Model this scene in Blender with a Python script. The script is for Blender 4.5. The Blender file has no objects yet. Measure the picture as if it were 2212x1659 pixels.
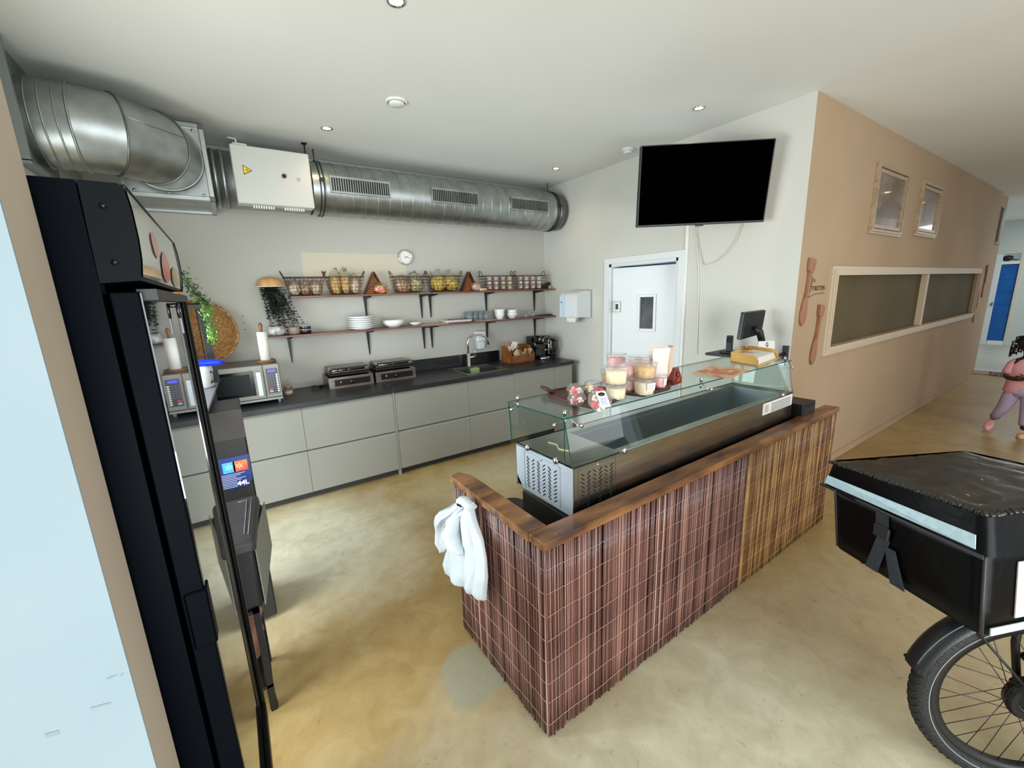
import bpy, bmesh, math, random
from mathutils import Vector, Matrix, Euler, noise
random.seed(7)
PI = math.pi
scene = bpy.context.scene
C = scene.collection

# ------------------------------------------------------------------ camera
CAMH = 1.74
YAW, PITCH, ROLL, FPX = 0.58635, -0.212211, -0.036484, 897.5
PW, PH = 2212.0, 1659.0
_f = Vector((math.sin(YAW)*math.cos(PITCH), math.cos(YAW)*math.cos(PITCH), math.sin(PITCH)))
_r = Vector((math.cos(YAW), -math.sin(YAW), 0))
_u = _r.cross(_f)
CR = _r*math.cos(ROLL) + _u*math.sin(ROLL)
CU = -_r*math.sin(ROLL) + _u*math.cos(ROLL)
CF = _f
cam_d = bpy.data.cameras.new('camera')
cam = bpy.data.objects.new('camera', cam_d)
C.objects.link(cam)
cam_d.sensor_width = 36.0
cam_d.sensor_fit = 'HORIZONTAL'
cam_d.lens = FPX/PW*36.0
cam_d.clip_start = 0.02
m = Matrix.Identity(4)
for i in range(3):
    m[i][0] = CR[i]; m[i][1] = CU[i]; m[i][2] = -CF[i]
m[0][3], m[1][3], m[2][3] = 0, 0, CAMH
cam.matrix_world = m
scene.camera = cam

# ------------------------------------------------------------------ light and exposure
scene.view_settings.view_transform = 'Standard'
scene.view_settings.look = 'None'
scene.view_settings.gamma = 1.0
scene.view_settings.use_curve_mapping = False
scene.view_settings.exposure = -0.2
w = bpy.data.worlds.new('World'); scene.world = w
w.use_nodes = True
bg = w.node_tree.nodes['Background']
bg.inputs[0].default_value = (0.80, 0.90, 1.0, 1)
bg.inputs[1].default_value = 1.6

def area(name, loc, aim, sx, sy, power, col):
    l = bpy.data.lights.new(name, 'AREA'); l.shape = 'RECTANGLE'
    l.size = sx; l.size_y = sy; l.energy = power; l.color = col
    o = bpy.data.objects.new(name, l); C.objects.link(o); o.location = loc
    o.rotation_euler = (Vector(aim)-Vector(loc)).to_track_quat('-Z', 'Y').to_euler()
    return o
# daylight outside the shop windows, plus fills marked as added
area('daylight_front', (0.55, -2.75, 1.50), (0.75, 0, 1.95), 3.2, 2.4, 158, (0.93, 0.98, 1.0))
area('fill_ceiling_front', (-0.2, -2.5, 0.42), (0.0, 1.0, 3.0), 1.6, 0.4, 85, (0.95, 1.0, 0.97))  # added upward fill just inside the front wall, brightens the ceiling
area('fill_ceiling_side', (-1.02, 2.15, 1.55), (0.25, 1.9, 3.06), 1.3, 0.9, 33, (0.93, 1.0, 0.96))  # added upward fill at the left window, brightens the ceiling's left part
area('fill_front_right', (4.6, -3.0, 1.6), (3.4, 0, 0.2), 2.1, 2.2, 42, (0.97, 0.98, 1.0))  # added fill that brightens the floor between bar and bike
ls = area('daylight_side', (-1.25, 2.55, 1.15), (0, 2.75, 0.75), 2.5, 2.1, 112, (0.86, 0.96, 1.0)); ls.data.spread = 2.0
area('far_room_light', (13.9, 0.6, 2.9), (13.9, 0.9, 0), 2.5, 1.6, 55, (0.92, 0.98, 1.0))  # area light below the end room's ceiling, facing down

# pixel -> point helpers (measured on the photograph, frame 2212 x 1659)
def ray(u, v): return CR*((u-PW/2)/FPX) - CU*((v-PH/2)/FPX) + CF
O = Vector((0, 0, CAMH))
def pY(u, v, y): r = ray(u, v); return O + r*(y/r.y)
def pX(u, v, x): r = ray(u, v); return O + r*(x/r.x)
def pZ(u, v, z): r = ray(u, v); return O + r*((z-CAMH)/r.z)

# ------------------------------------------------------------------ materials
def lin(c):
    c = c/255.0
    return c/12.92 if c <= 0.04045 else ((c+0.055)/1.055)**2.4
def rgb(c): return (lin(c[0]), lin(c[1]), lin(c[2]), 1)
MATS = {}
def mat(name, col, rough=0.6, metal=0.0, col2=None, scale=8.0, bump=0.0, bscale=60.0, spec=0.5, coat=0.0,
        stretch=None, rand=None, emit=None, detail=4.0, contrast=(0.35, 0.65), coords='Object'):
    if name in MATS: return MATS[name]
    M = bpy.data.materials.new(name); M.use_nodes = True
    nt = M.node_tree; N = nt.nodes; L = nt.links
    b = N['Principled BSDF']
    b.inputs['Roughness'].default_value = rough
    b.inputs['Metallic'].default_value = metal
    b.inputs['Specular IOR Level'].default_value = spec
    b.inputs['Coat Weight'].default_value = coat
    b.inputs['Base Color'].default_value = rgb(col)
    tc = N.new('ShaderNodeTexCoord'); mp = N.new('ShaderNodeMapping')
    L.new(tc.outputs[coords], mp.inputs[0])
    if stretch: mp.inputs['Scale'].default_value = stretch
    last = None
    if col2 is not None:
        n = N.new('ShaderNodeTexNoise'); n.inputs['Scale'].default_value = scale; n.inputs['Detail'].default_value = detail
        L.new(mp.outputs[0], n.inputs['Vector'])
        r = N.new('ShaderNodeValToRGB')
        r.color_ramp.elements[0].position = contrast[0]; r.color_ramp.elements[0].color = rgb(col)
        r.color_ramp.elements[1].position = contrast[1]; r.color_ramp.elements[1].color = rgb(col2)
        L.new(n.outputs['Fac'], r.inputs[0]); last = r.outputs[0]
    if rand is not None:
        oi = N.new('ShaderNodeObjectInfo'); r2 = N.new('ShaderNodeValToRGB')
        cr = r2.color_ramp
        for k, (p, c) in enumerate(rand):
            e = cr.elements[k] if k < 2 else cr.elements.new(p)
            e.position = p; e.color = rgb(c)
        L.new(oi.outputs['Random'], r2.inputs[0])
        if last is not None:
            mx = N.new('ShaderNodeMix'); mx.data_type = 'RGBA'; mx.inputs[0].default_value = 0.5
            L.new(last, mx.inputs[6]); L.new(r2.outputs[0], mx.inputs[7]); last = mx.outputs[2]
        else: last = r2.outputs[0]
    if last is not None: L.new(last, b.inputs['Base Color'])
    if bump:
        n2 = N.new('ShaderNodeTexNoise'); n2.inputs['Scale'].default_value = bscale; n2.inputs['Detail'].default_value = 3
        L.new(mp.outputs[0], n2.inputs['Vector'])
        bp = N.new('ShaderNodeBump'); bp.inputs['Strength'].default_value = bump; bp.inputs['Distance'].default_value = 0.01
        L.new(n2.outputs['Fac'], bp.inputs['Height']); L.new(bp.outputs[0], b.inputs['Normal'])
    if emit:
        b.inputs['Emission Color'].default_value = rgb(emit[0]); b.inputs['Emission Strength'].default_value = emit[1]
    MATS[name] = M
    return M
def glass(name, tint=(240, 250, 246), haze=0.0, hazecol=(255, 255, 255), ior=1.45, rough=0.0):
    if name in MATS: return MATS[name]
    M = bpy.data.materials.new(name); M.use_nodes = True
    nt = M.node_tree; N = nt.nodes; L = nt.links; N.clear()
    out = N.new('ShaderNodeOutputMaterial')
    t = N.new('ShaderNodeBsdfTransparent'); t.inputs[0].default_value = rgb(tint)
    g = N.new('ShaderNodeBsdfGlossy'); g.inputs['Roughness'].default_value = rough
    lw_ = N.new('ShaderNodeLayerWeight'); pw = N.new('ShaderNodeMath'); pw.operation = 'POWER'; pw.inputs[1].default_value = 5.0
    L.new(lw_.outputs['Facing'], pw.inputs[0]); fr = N.new('ShaderNodeMath'); fr.operation = 'MULTIPLY_ADD'
    f0 = ((ior-1)/(ior+1))**2; fr.inputs[1].default_value = 0.9-f0; fr.inputs[2].default_value = f0
    lw_.inputs[0].default_value = 0.5; L.new(pw.outputs[0], fr.inputs[0])
    mx = N.new('ShaderNodeMixShader')
    L.new(fr.outputs[0], mx.inputs[0])
    src = t.outputs[0]
    if haze:
        d = N.new('ShaderNodeBsdfDiffuse'); d.inputs[0].default_value = rgb(hazecol)
        m0 = N.new('ShaderNodeMixShader'); m0.inputs[0].default_value = haze
        L.new(src, m0.inputs[1]); L.new(d.outputs[0], m0.inputs[2]); src = m0.outputs[0]
    L.new(src, mx.inputs[1]); L.new(g.outputs[0], mx.inputs[2]); L.new(mx.outputs[0], out.inputs[0])
    MATS[name] = M
    return M

# ------------------------------------------------------------------ mesh builder
class MB:
    def __init__(s): s.bm = bmesh.new(); s.M = Matrix.Identity(4)
    def _mk(s, pts, faces, m=0, smooth=False, M=None):
        M = s.M @ M if M is not None else s.M
        vs = [s.bm.verts.new(M @ Vector(p)) for p in pts]
        fs = []
        for f in faces:
            try:
                fc = s.bm.faces.new([vs[i] for i in f]); fc.material_index = m; fc.smooth = smooth; fs.append(fc)
            except ValueError: pass
        return vs, fs
    def box(s, x0, x1, y0, y1, z0, z1, m=0, b=0.0, M=None, seg=1):
        p = [(x0,y0,z0),(x1,y0,z0),(x1,y1,z0),(x0,y1,z0),(x0,y0,z1),(x1,y0,z1),(x1,y1,z1),(x0,y1,z1)]
        return s.hexa(p, m, b, M, seg)
    def hexa(s, p, m=0, b=0.0, M=None, seg=1):
        vs, fs = s._mk(p, [(0,3,2,1),(4,5,6,7),(0,1,5,4),(1,2,6,5),(2,3,7,6),(3,0,4,7)], m, False, M)
        if b > 0:
            ed = list({e for f in fs for e in f.edges})
            r = bmesh.ops.bevel(s.bm, geom=ed, offset=b, segments=seg, profile=0.5, affect='EDGES')
            for f in r['faces']: f.material_index = m
            if seg > 1:
                for f in r['faces']: f.smooth = True
        return s
    def quad(s, a, b, c, d, m=0): s._mk([a, b, c, d], [(0,1,2,3)], m); return s
    def lathe(s, prof, n=24, c=(0,0,0), m=0, M=None, smooth=True, cap0=True, cap1=True, ang=2*PI, sy=1.0):
        pts = []; full = abs(ang-2*PI) < 1e-6; k = n if full else n+1
        for r, z in prof:
            for i in range(k):
                a = ang*i/n; pts.append((c[0]+r*math.cos(a), c[1]+r*math.sin(a)*sy, c[2]+z))
        F = []
        for j in range(len(prof)-1):
            for i in range(n if full else n):
                i2 = (i+1) % k if full else i+1
                F.append((j*k+i, j*k+i2, (j+1)*k+i2, (j+1)*k+i))
        if cap0 and prof[0][0] > 1e-6: F.append(tuple(range(k-1, -1, -1)))
        if cap1 and prof[-1][0] > 1e-6: F.append(tuple((len(prof)-1)*k+i for i in range(k)))
        vs, fs = s._mk(pts, F, m, smooth, M)
        for f in fs:
            if len(f.verts) > 4: f.smooth = False
        return s
    def cyl(s, c, r, z0, z1, n=20, m=0, M=None, smooth=True):
        return s.lathe([(r, z0), (r, z1)], n, c, m, M, smooth)
    def tube(s, path, r, n=6, m=0, closed=False, smooth=True, caps=True):
        P = [Vector(p) for p in path]; k = len(P); R = r if isinstance(r, (list, tuple)) else [r]*k
        pts = []; up = None
        for i in range(k):
            if closed: t = P[(i+1) % k]-P[i-1]
            else: t = P[min(i+1, k-1)]-P[max(i-1, 0)]
            t = t.normalized() if t.length > 1e-9 else Vector((0,0,1))
            if up is None:
                up = Vector((0,0,1)) if abs(t.z) < 0.9 else Vector((1,0,0))
            a = t.cross(up)
            if a.length < 1e-4: a = t.cross(Vector((1,0.3,0)))
            a.normalize(); b = a.cross(t); up = b
            for j in range(n):
                an = 2*PI*j/n; pts.append(P[i] + (a*math.cos(an)+b*math.sin(an))*R[i])
        F = []
        for i in range(k if closed else k-1):
            i2 = (i+1) % k
            for j in range(n):
                j2 = (j+1) % n; F.append((i*n+j, i*n+j2, i2*n+j2, i2*n+j))
        if caps and not closed:
            F.append(tuple(range(n-1, -1, -1))); F.append(tuple((k-1)*n+j for j in range(n)))
        s._mk(pts, F, m, smooth); return s
    def prism(s, poly, ax, a0, a1, m=0, M=None, smooth=False):
        # poly: 2D points in the two other axes, extruded along axis ax
        def mk(p, a):
            if ax == 'x': return (a, p[0], p[1])
            if ax == 'y': return (p[0], a, p[1])
            return (p[0], p[1], a)
        k = len(poly); pts = [mk(p, a0) for p in poly]+[mk(p, a1) for p in poly]
        F = [tuple(range(k)), tuple(range(2*k-1, k-1, -1))]
        F += [(i, i+k, (i+1) % k+k, (i+1) % k) for i in range(k)]
        vs, fs = s._mk(pts, F, m, smooth, M)
        bmesh.ops.recalc_face_normals(s.bm, faces=fs)
        return s
    def blob(s, c, r, sub=2, amp=0.15, fr=3.0, m=0, seed=0, M=None):
        T = Matrix.Translation(c) if M is None else M
        g = bmesh.ops.create_icosphere(s.bm, subdivisions=sub, radius=1.0)
        for v in g['verts']:
            d = v.co.copy(); k = 1+amp*noise.noise(d*fr+Vector((seed*7.3, seed*3.1, seed)))
            v.co = s.M @ (T @ Vector((d.x*r[0]*k, d.y*r[1]*k, d.z*r[2]*k)))
        for f in {f for v in g['verts'] for f in v.link_faces}: f.material_index = m; f.smooth = True
        return s
    def mesh(s, name, mats):
        me = bpy.data.meshes.new(name)
        bmesh.ops.remove_doubles(s.bm, verts=s.bm.verts, dist=1e-6)
        bmesh.ops.recalc_face_normals(s.bm, faces=s.bm.faces)
        s.bm.to_mesh(me); s.bm.free()
        for M in (mats if isinstance(mats, (list, tuple)) else [mats]): me.materials.append(M)
        return me
    def build(s, name, mats, parent=None, label=None):
        return put(name, s.mesh(name, mats), parent, label)
def put(name, me, parent=None, label=None, loc=None, rot=None):
    o = bpy.data.objects.new(name, me); C.objects.link(o)
    if parent is not None: o.parent = parent
    if label: o['label'] = label
    if loc is not None: o.location = loc
    if rot is not None: o.rotation_euler = rot
    return o
def thing(name, label, cat, loc=(0,0,0), rotz=0.0, group=None, rot=None):
    o = bpy.data.objects.new(name, None); C.objects.link(o)
    o.empty_display_size = 0.05
    o.location = loc; o.rotation_euler = rot if rot is not None else (0, 0, rotz)
    return tag(o, label, cat, group)
def tag(o, label, cat, group=None):
    o['label'] = label; o['category'] = cat
    if group: o['group'] = group
    return o
def struct(o): o['kind'] = 'structure'; return o
def stuff(o): o['kind'] = 'stuff'; return o
def dup(root, loc=None, rotz=None, label=None, group=None):
    r = root.copy(); C.objects.link(r)
    if loc is not None: r.location = loc
    if rotz is not None: r.rotation_euler = (0, 0, rotz)
    if label: r['label'] = label
    if group: r['group'] = group
    for ch in list(root.children):
        c = ch.copy(); C.objects.link(c); c.parent = r
        for g in list(ch.children):
            d = g.copy(); C.objects.link(d); d.parent = c
    return r
def text(name, body, size, M, material, parent, depth=0.0006, align='CENTER', bold=0.0):
    cu = bpy.data.curves.new(name, 'FONT'); cu.body = body; cu.size = size; cu.align_x = align; cu.align_y = 'CENTER'
    cu.extrude = depth; cu.offset = bold; cu.resolution_u = 2
    t = bpy.data.objects.new(name, cu); C.objects.link(t)
    me = bpy.data.meshes.new_from_object(t.evaluated_get(bpy.context.evaluated_depsgraph_get()))
    bpy.data.objects.remove(t); bpy.data.curves.remove(cu)
    me.transform(M); me.materials.clear(); me.materials.append(material)
    return put(name, me, parent)
def frameM(o, ux, uy):
    ux = Vector(ux).normalized(); uy = Vector(uy).normalized(); uz = ux.cross(uy)
    M = Matrix.Identity(4)
    for i in range(3): M[i][0] = ux[i]; M[i][1] = uy[i]; M[i][2] = uz[i]; M[i][3] = o[i]
    return M
def skin(name, verts, edges, radii, material, parent, levels=2):
    me = bpy.data.meshes.new(name); me.from_pydata([tuple(v) for v in verts], edges, [])
    o = bpy.data.objects.new(name, me); C.objects.link(o)
    sk = o.modifiers.new('s', 'SKIN'); sk.use_smooth_shade = True
    if not me.skin_vertices: pass
    for i, r in enumerate(radii):
        sv = me.skin_vertices[0].data[i]; sv.radius = r if isinstance(r, tuple) else (r, r); sv.use_root = (i == 0)
    sb = o.modifiers.new('b', 'SUBSURF'); sb.levels = levels; sb.render_levels = levels
    m2 = bpy.data.meshes.new_from_object(o.evaluated_get(bpy.context.evaluated_depsgraph_get()))
    bpy.data.objects.remove(o)
    for p in m2.polygons: p.use_smooth = True
    m2.materials.clear(); m2.materials.append(material)
    return put(name, m2, parent)

# ------------------------------------------------------------------ palette
wall_m = mat('wall_paint', (200, 198, 190), 0.85, col2=(194, 192, 183), scale=1.2, bump=0.05, bscale=90)
wallb_m = mat('wall_paint_beige', (190, 188, 179), 0.85, col2=(184, 182, 172), scale=1.2, bump=0.05, bscale=90)
taupe_m = mat('wall_paint_taupe', (176, 151, 122), 0.85, col2=(166, 141, 111), scale=0.9, bump=0.05, bscale=90)
ceil_m = mat('ceiling_paint', (226, 227, 222), 0.9, col2=(221, 222, 216), scale=0.8)
white_m = mat('white_lacquer', (216, 219, 220), 0.35)
whitem_m = mat('white_matt', (225, 226, 222), 0.6)
black_m = mat('black_paint', (14, 14, 15), 0.45)
blackg_m = mat('black_gloss', (6, 6, 7), 0.12, coat=0.4)
dark_m = mat('dark_plastic', (30, 32, 36), 0.5)
navy_m = mat('dark_powder_coat', (2, 5, 11), 0.5, col2=(3, 7, 13), scale=3, spec=0.04)
steel_m = mat('brushed_steel', (168, 168, 164), 0.26, 1.0, col2=(152, 152, 148), scale=6, stretch=(1, 1, 20))
steeld_m = mat('dark_steel', (120, 122, 122), 0.35, 1.0)  # darker steel for the duct end and small fittings
galv_m = mat('galvanised_steel', (182, 187, 186), 0.40, 1.0, col2=(160, 166, 164), scale=9, bump=0.03, bscale=25)
chrome_m = mat('chrome', (215, 215, 215), 0.08, 1.0)
rail_m = mat('worn_stained_wood', (66, 36, 20), 0.40, col2=(146, 100, 56), scale=5, stretch=(0.8, 3, 3), contrast=(0.34, 0.68), bump=0.15, bscale=40, coat=0.25)
shelfw_m = mat('shelf_wood', (96, 58, 44), 0.4, col2=(128, 80, 58), scale=6, stretch=(0.4, 4, 4), coat=0.2)
reed_m = mat('stained_reed', (52, 24, 23), 0.36, col2=(110, 72, 62), scale=14, stretch=(1, 1, 0.25), coat=0.2,
             rand=[(0.0, (40, 18, 18)), (1.0, (126, 84, 76)), (0.40, (66, 32, 31)), (0.74, (92, 54, 49))])
reedl_m = mat('light_reed', (124, 84, 75), 0.34, col2=(170, 130, 118), scale=14, stretch=(1, 1, 0.25), coat=0.2,
             rand=[(0.0, (92, 54, 49)), (1.0, (214, 180, 166)), (0.5, (130, 88, 79)), (0.82, (168, 126, 114))])
reedb_m = mat('brown_reed', (70, 40, 20), 0.45, col2=(140, 96, 56), scale=20, stretch=(1, 1, 0.3),
              rand=[(0.0, (64, 38, 20)), (1.0, (200, 156, 104)), (0.4, (104, 68, 38)), (0.75, (146, 102, 60))])
wire_m = mat('reed_wire', (206, 178, 162), 0.5, 0.1)
copper_m = mat('copper_wire', (104, 66, 54), 0.4, 0.7)
wtop_m = mat('worktop_black', (30, 30, 33), 0.38, col2=(38, 38, 42), scale=14, bump=0.03, bscale=120)
cab_m = mat('cabinet_grey', (146, 145, 136), 0.5)
porc_m = mat('porcelain', (236, 238, 238), 0.15, coat=0.3)
wood_m = mat('oak_wood', (196, 150, 84), 0.5, col2=(214, 170, 102), scale=10, stretch=(1, 8, 8))
woodd_m = mat('warm_wood', (122, 80, 50), 0.5, col2=(142, 96, 62), scale=10, stretch=(1, 6, 6))
paper_m = mat('white_paper', (236, 234, 228), 0.8)
glass_m = glass('clear_glass', (243, 249, 247))
gedge_m = mat('green_glass_edge', (20, 70, 62), 0.15)
plas_m = glass('clear_plastic', (246, 246, 246), 0.10, (255, 255, 255), 1.35, 0.06)
# ------------------------------------------------------------------ room
XW, YB, YC, ZC, XL = 3.657, 4.60, 1.491, 3.06, -0.76
def floor_material():
    M = mat('polished_concrete', (150, 128, 88), 0.32)
    nt = M.node_tree; N = nt.nodes; L = nt.links; b = N['Principled BSDF']
    tc = N.new('ShaderNodeTexCoord')
    def nz(sc, det, rgh=0.55, dist=0.0):
        n = N.new('ShaderNodeTexNoise'); n.inputs['Scale'].default_value = sc; n.inputs['Detail'].default_value = det
        n.inputs['Roughness'].default_value = rgh; n.inputs['Distortion'].default_value = dist
        L.new(tc.outputs['Object'], n.inputs['Vector']); return n
    def ramp(src, stops):
        r = N.new('ShaderNodeValToRGB')
        for k, (p, c) in enumerate(stops):
            e = r.color_ramp.elements[k] if k < 2 else r.color_ramp.elements.new(p)
            e.position = p; e.color = rgb(c)
        L.new(src, r.inputs[0]); return r
    a = ramp(nz(0.9, 6, 0.6, 0.6).outputs['Fac'], [(0.32, (148, 118, 70)), (0.70, (184, 162, 110)), (0.5, (164, 136, 84))])
    c = ramp(nz(5.5, 8, 0.65, 1.2).outputs['Fac'], [(0.36, (126, 98, 58)), (0.6, (170, 148, 102))])
    mx = N.new('ShaderNodeMix'); mx.data_type = 'RGBA'; mx.inputs[0].default_value = 0.32
    L.new(a.outputs[0], mx.inputs[6]); L.new(c.outputs[0], mx.inputs[7])
    # pale patches: daylight on the floor painted into its colour
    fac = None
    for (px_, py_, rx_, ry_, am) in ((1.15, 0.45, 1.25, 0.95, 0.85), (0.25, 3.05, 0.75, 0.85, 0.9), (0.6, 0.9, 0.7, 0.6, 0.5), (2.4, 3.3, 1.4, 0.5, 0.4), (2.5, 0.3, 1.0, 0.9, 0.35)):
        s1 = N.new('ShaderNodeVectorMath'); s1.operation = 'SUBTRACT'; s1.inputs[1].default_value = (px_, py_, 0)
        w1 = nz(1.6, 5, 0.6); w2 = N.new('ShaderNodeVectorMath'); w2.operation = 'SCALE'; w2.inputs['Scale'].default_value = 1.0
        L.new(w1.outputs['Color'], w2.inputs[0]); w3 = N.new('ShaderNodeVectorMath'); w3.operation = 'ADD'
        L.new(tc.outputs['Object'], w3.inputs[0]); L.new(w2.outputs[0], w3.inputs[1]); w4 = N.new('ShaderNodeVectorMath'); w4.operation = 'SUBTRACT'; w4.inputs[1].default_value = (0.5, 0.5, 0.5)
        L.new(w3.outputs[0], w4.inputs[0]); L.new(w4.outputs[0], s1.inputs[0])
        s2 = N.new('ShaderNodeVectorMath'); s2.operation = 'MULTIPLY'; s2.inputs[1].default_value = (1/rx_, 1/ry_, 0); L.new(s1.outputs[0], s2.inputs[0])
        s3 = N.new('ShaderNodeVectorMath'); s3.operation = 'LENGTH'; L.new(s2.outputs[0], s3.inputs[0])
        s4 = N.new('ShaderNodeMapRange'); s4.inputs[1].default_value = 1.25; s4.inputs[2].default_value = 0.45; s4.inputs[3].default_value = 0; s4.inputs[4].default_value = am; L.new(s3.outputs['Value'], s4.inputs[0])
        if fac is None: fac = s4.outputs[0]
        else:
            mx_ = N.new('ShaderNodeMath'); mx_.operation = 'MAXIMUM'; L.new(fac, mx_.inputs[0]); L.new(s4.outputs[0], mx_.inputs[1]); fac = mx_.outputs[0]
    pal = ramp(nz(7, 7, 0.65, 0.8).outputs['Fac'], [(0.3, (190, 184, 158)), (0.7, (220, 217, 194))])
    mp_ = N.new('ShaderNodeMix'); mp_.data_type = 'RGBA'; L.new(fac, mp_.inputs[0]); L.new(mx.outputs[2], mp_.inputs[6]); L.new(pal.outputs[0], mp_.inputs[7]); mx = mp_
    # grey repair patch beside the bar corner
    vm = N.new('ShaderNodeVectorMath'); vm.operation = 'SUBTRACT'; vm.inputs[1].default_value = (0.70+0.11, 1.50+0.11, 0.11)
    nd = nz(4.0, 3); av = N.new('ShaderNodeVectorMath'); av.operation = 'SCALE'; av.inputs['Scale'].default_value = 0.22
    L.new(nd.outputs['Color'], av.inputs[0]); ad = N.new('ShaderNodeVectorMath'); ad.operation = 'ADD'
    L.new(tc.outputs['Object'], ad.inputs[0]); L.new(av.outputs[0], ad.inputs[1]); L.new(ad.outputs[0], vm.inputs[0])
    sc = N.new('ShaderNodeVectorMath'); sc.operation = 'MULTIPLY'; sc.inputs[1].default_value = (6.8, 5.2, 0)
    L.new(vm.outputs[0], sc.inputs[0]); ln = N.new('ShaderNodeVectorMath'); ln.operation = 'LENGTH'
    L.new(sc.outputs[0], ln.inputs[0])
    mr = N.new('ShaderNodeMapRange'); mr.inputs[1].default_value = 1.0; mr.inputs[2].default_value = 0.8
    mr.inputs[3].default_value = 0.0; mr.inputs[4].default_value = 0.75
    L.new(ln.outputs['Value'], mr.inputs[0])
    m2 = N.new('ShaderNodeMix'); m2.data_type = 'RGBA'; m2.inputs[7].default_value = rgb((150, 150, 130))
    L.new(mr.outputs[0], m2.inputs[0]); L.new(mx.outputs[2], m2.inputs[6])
    # fine dark scuffs
    s = ramp(nz(26, 5, 0.7).outputs['Fac'], [(0.30, (118, 104, 78)), (0.40, (255, 255, 255))])
    m3 = N.new('ShaderNodeMix'); m3.data_type = 'RGBA'; m3.blend_type = 'MULTIPLY'; m3.inputs[0].default_value = 0.35
    L.new(m2.outputs[2], m3.inputs[6]); L.new(s.outputs[0], m3.inputs[7])
    L.new(m3.outputs[2], b.inputs['Base Color'])
    rr = N.new('ShaderNodeMapRange'); rr.inputs[3].default_value = 0.30; rr.inputs[4].default_value = 0.48
    L.new(nz(3, 4).outputs['Fac'], rr.inputs[0]); L.new(rr.outputs[0], b.inputs['Roughness'])
    return M
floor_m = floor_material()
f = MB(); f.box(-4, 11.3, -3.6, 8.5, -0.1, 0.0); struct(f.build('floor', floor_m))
f = MB(); f.box(-4, 17, -3.6, 8.5, ZC, ZC+0.12); struct(f.build('ceiling', ceil_m))
f = MB(); f.box(-2.5, XW, YB, YB+0.15, 0, ZC); struct(f.build('wall_back', wallb_m))
# TV wall with the kitchen door opening
DY0, DY1, DZ = 2.53, 3.42, 2.03
f = MB()
f.box(XW, XW+0.12, YC, DY0, 0, ZC); f.box(XW, XW+0.12, DY1, YB+0.15, 0, ZC); f.box(XW, XW+0.12, DY0, DY1, DZ, ZC)
wr_m = wall_m.copy(); wr_m.name = 'wall_paint_scuffed'; nt = wr_m.node_tree; N = nt.nodes; L = nt.links
tc = N.new('ShaderNodeTexCoord'); g_ = N.new('ShaderNodeVectorMath'); g_.operation = 'SUBTRACT'; g_.inputs[1].default_value = (3.657, 2.13, 1.42); L.new(tc.outputs['Object'], g_.inputs[0])
nn_ = N.new('ShaderNodeTexNoise'); nn_.inputs['Scale'].default_value = 6; L.new(tc.outputs['Object'], nn_.inputs['Vector'])
g2 = N.new('ShaderNodeVectorMath'); g2.operation = 'MULTIPLY'; g2.inputs[1].default_value = (1, 6.5, 4.2); L.new(g_.outputs[0], g2.inputs[0])
ln = N.new('ShaderNodeVectorMath'); ln.operation = 'LENGTH'; L.new(g2.outputs[0], ln.inputs[0])
ml = N.new('ShaderNodeMapRange'); ml.inputs[1].default_value = 1.0; ml.inputs[2].default_value = 0.0; ml.inputs[3].default_value = 0; ml.inputs[4].default_value = 0.55; L.new(ln.outputs['Value'], ml.inputs[0])
mm = N.new('ShaderNodeMath'); mm.operation = 'MULTIPLY'; L.new(ml.outputs[0], mm.inputs[0]); L.new(nn_.outputs['Fac'], mm.inputs[1])
mx = N.new('ShaderNodeMix'); mx.data_type = 'RGBA'; mx.inputs[7].default_value = rgb((120, 122, 120)); L.new(mm.outputs[0], mx.inputs[0])
src = N['Principled BSDF'].inputs['Base Color'].links[0].from_socket; L.new(src, mx.inputs[6]); L.new(mx.outputs[2], N['Principled BSDF'].inputs['Base Color'])
struct(f.build('wall_right', wr_m))
# corridor wall with the frosted window
WX0, WX1, WZ0, WZ1 = 4.30, 9.85, 1.19, 1.80
f = MB()
f.box(XW+0.001, WX0, YC-0.002, YC+0.12, 0, ZC); f.box(WX1, 10.6, YC-0.002, YC+0.12, 0, ZC)
f.box(WX0, WX1, YC-0.002, YC+0.12, 0, WZ0); f.box(WX0, WX1, YC-0.002, YC+0.12, WZ1, ZC)
struct(f.build('wall_corridor', taupe_m))
f = MB(); f.box(10.6, 11.3, YC+0.03, YC+0.15, 0, ZC); struct(f.build('wall_corridor_end', taupe_m))
f = MB(); f.box(XW+0.02, 10.55, YC-0.016, YC, 0, 0.075, b=0.004); f.box(XW+0.02, 10.55, YC-0.018, YC, 0.066, 0.076)
struct(f.build('baseboard_corridor', taupe_m))
# left facade with its window behind the fridge
f = MB()
f.box(XL-0.12, XL, 0.77, 1.40, 0, ZC); f.box(XL-0.12, XL, 3.75, YB+0.15, 0, ZC); f.box(XL-0.12, XL, 1.40, 3.75, 2.25, ZC); f.box(XL-0.12, XL, 1.40, 3.75, 0, 0.06)
struct(f.build('wall_left', wall_m))
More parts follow.
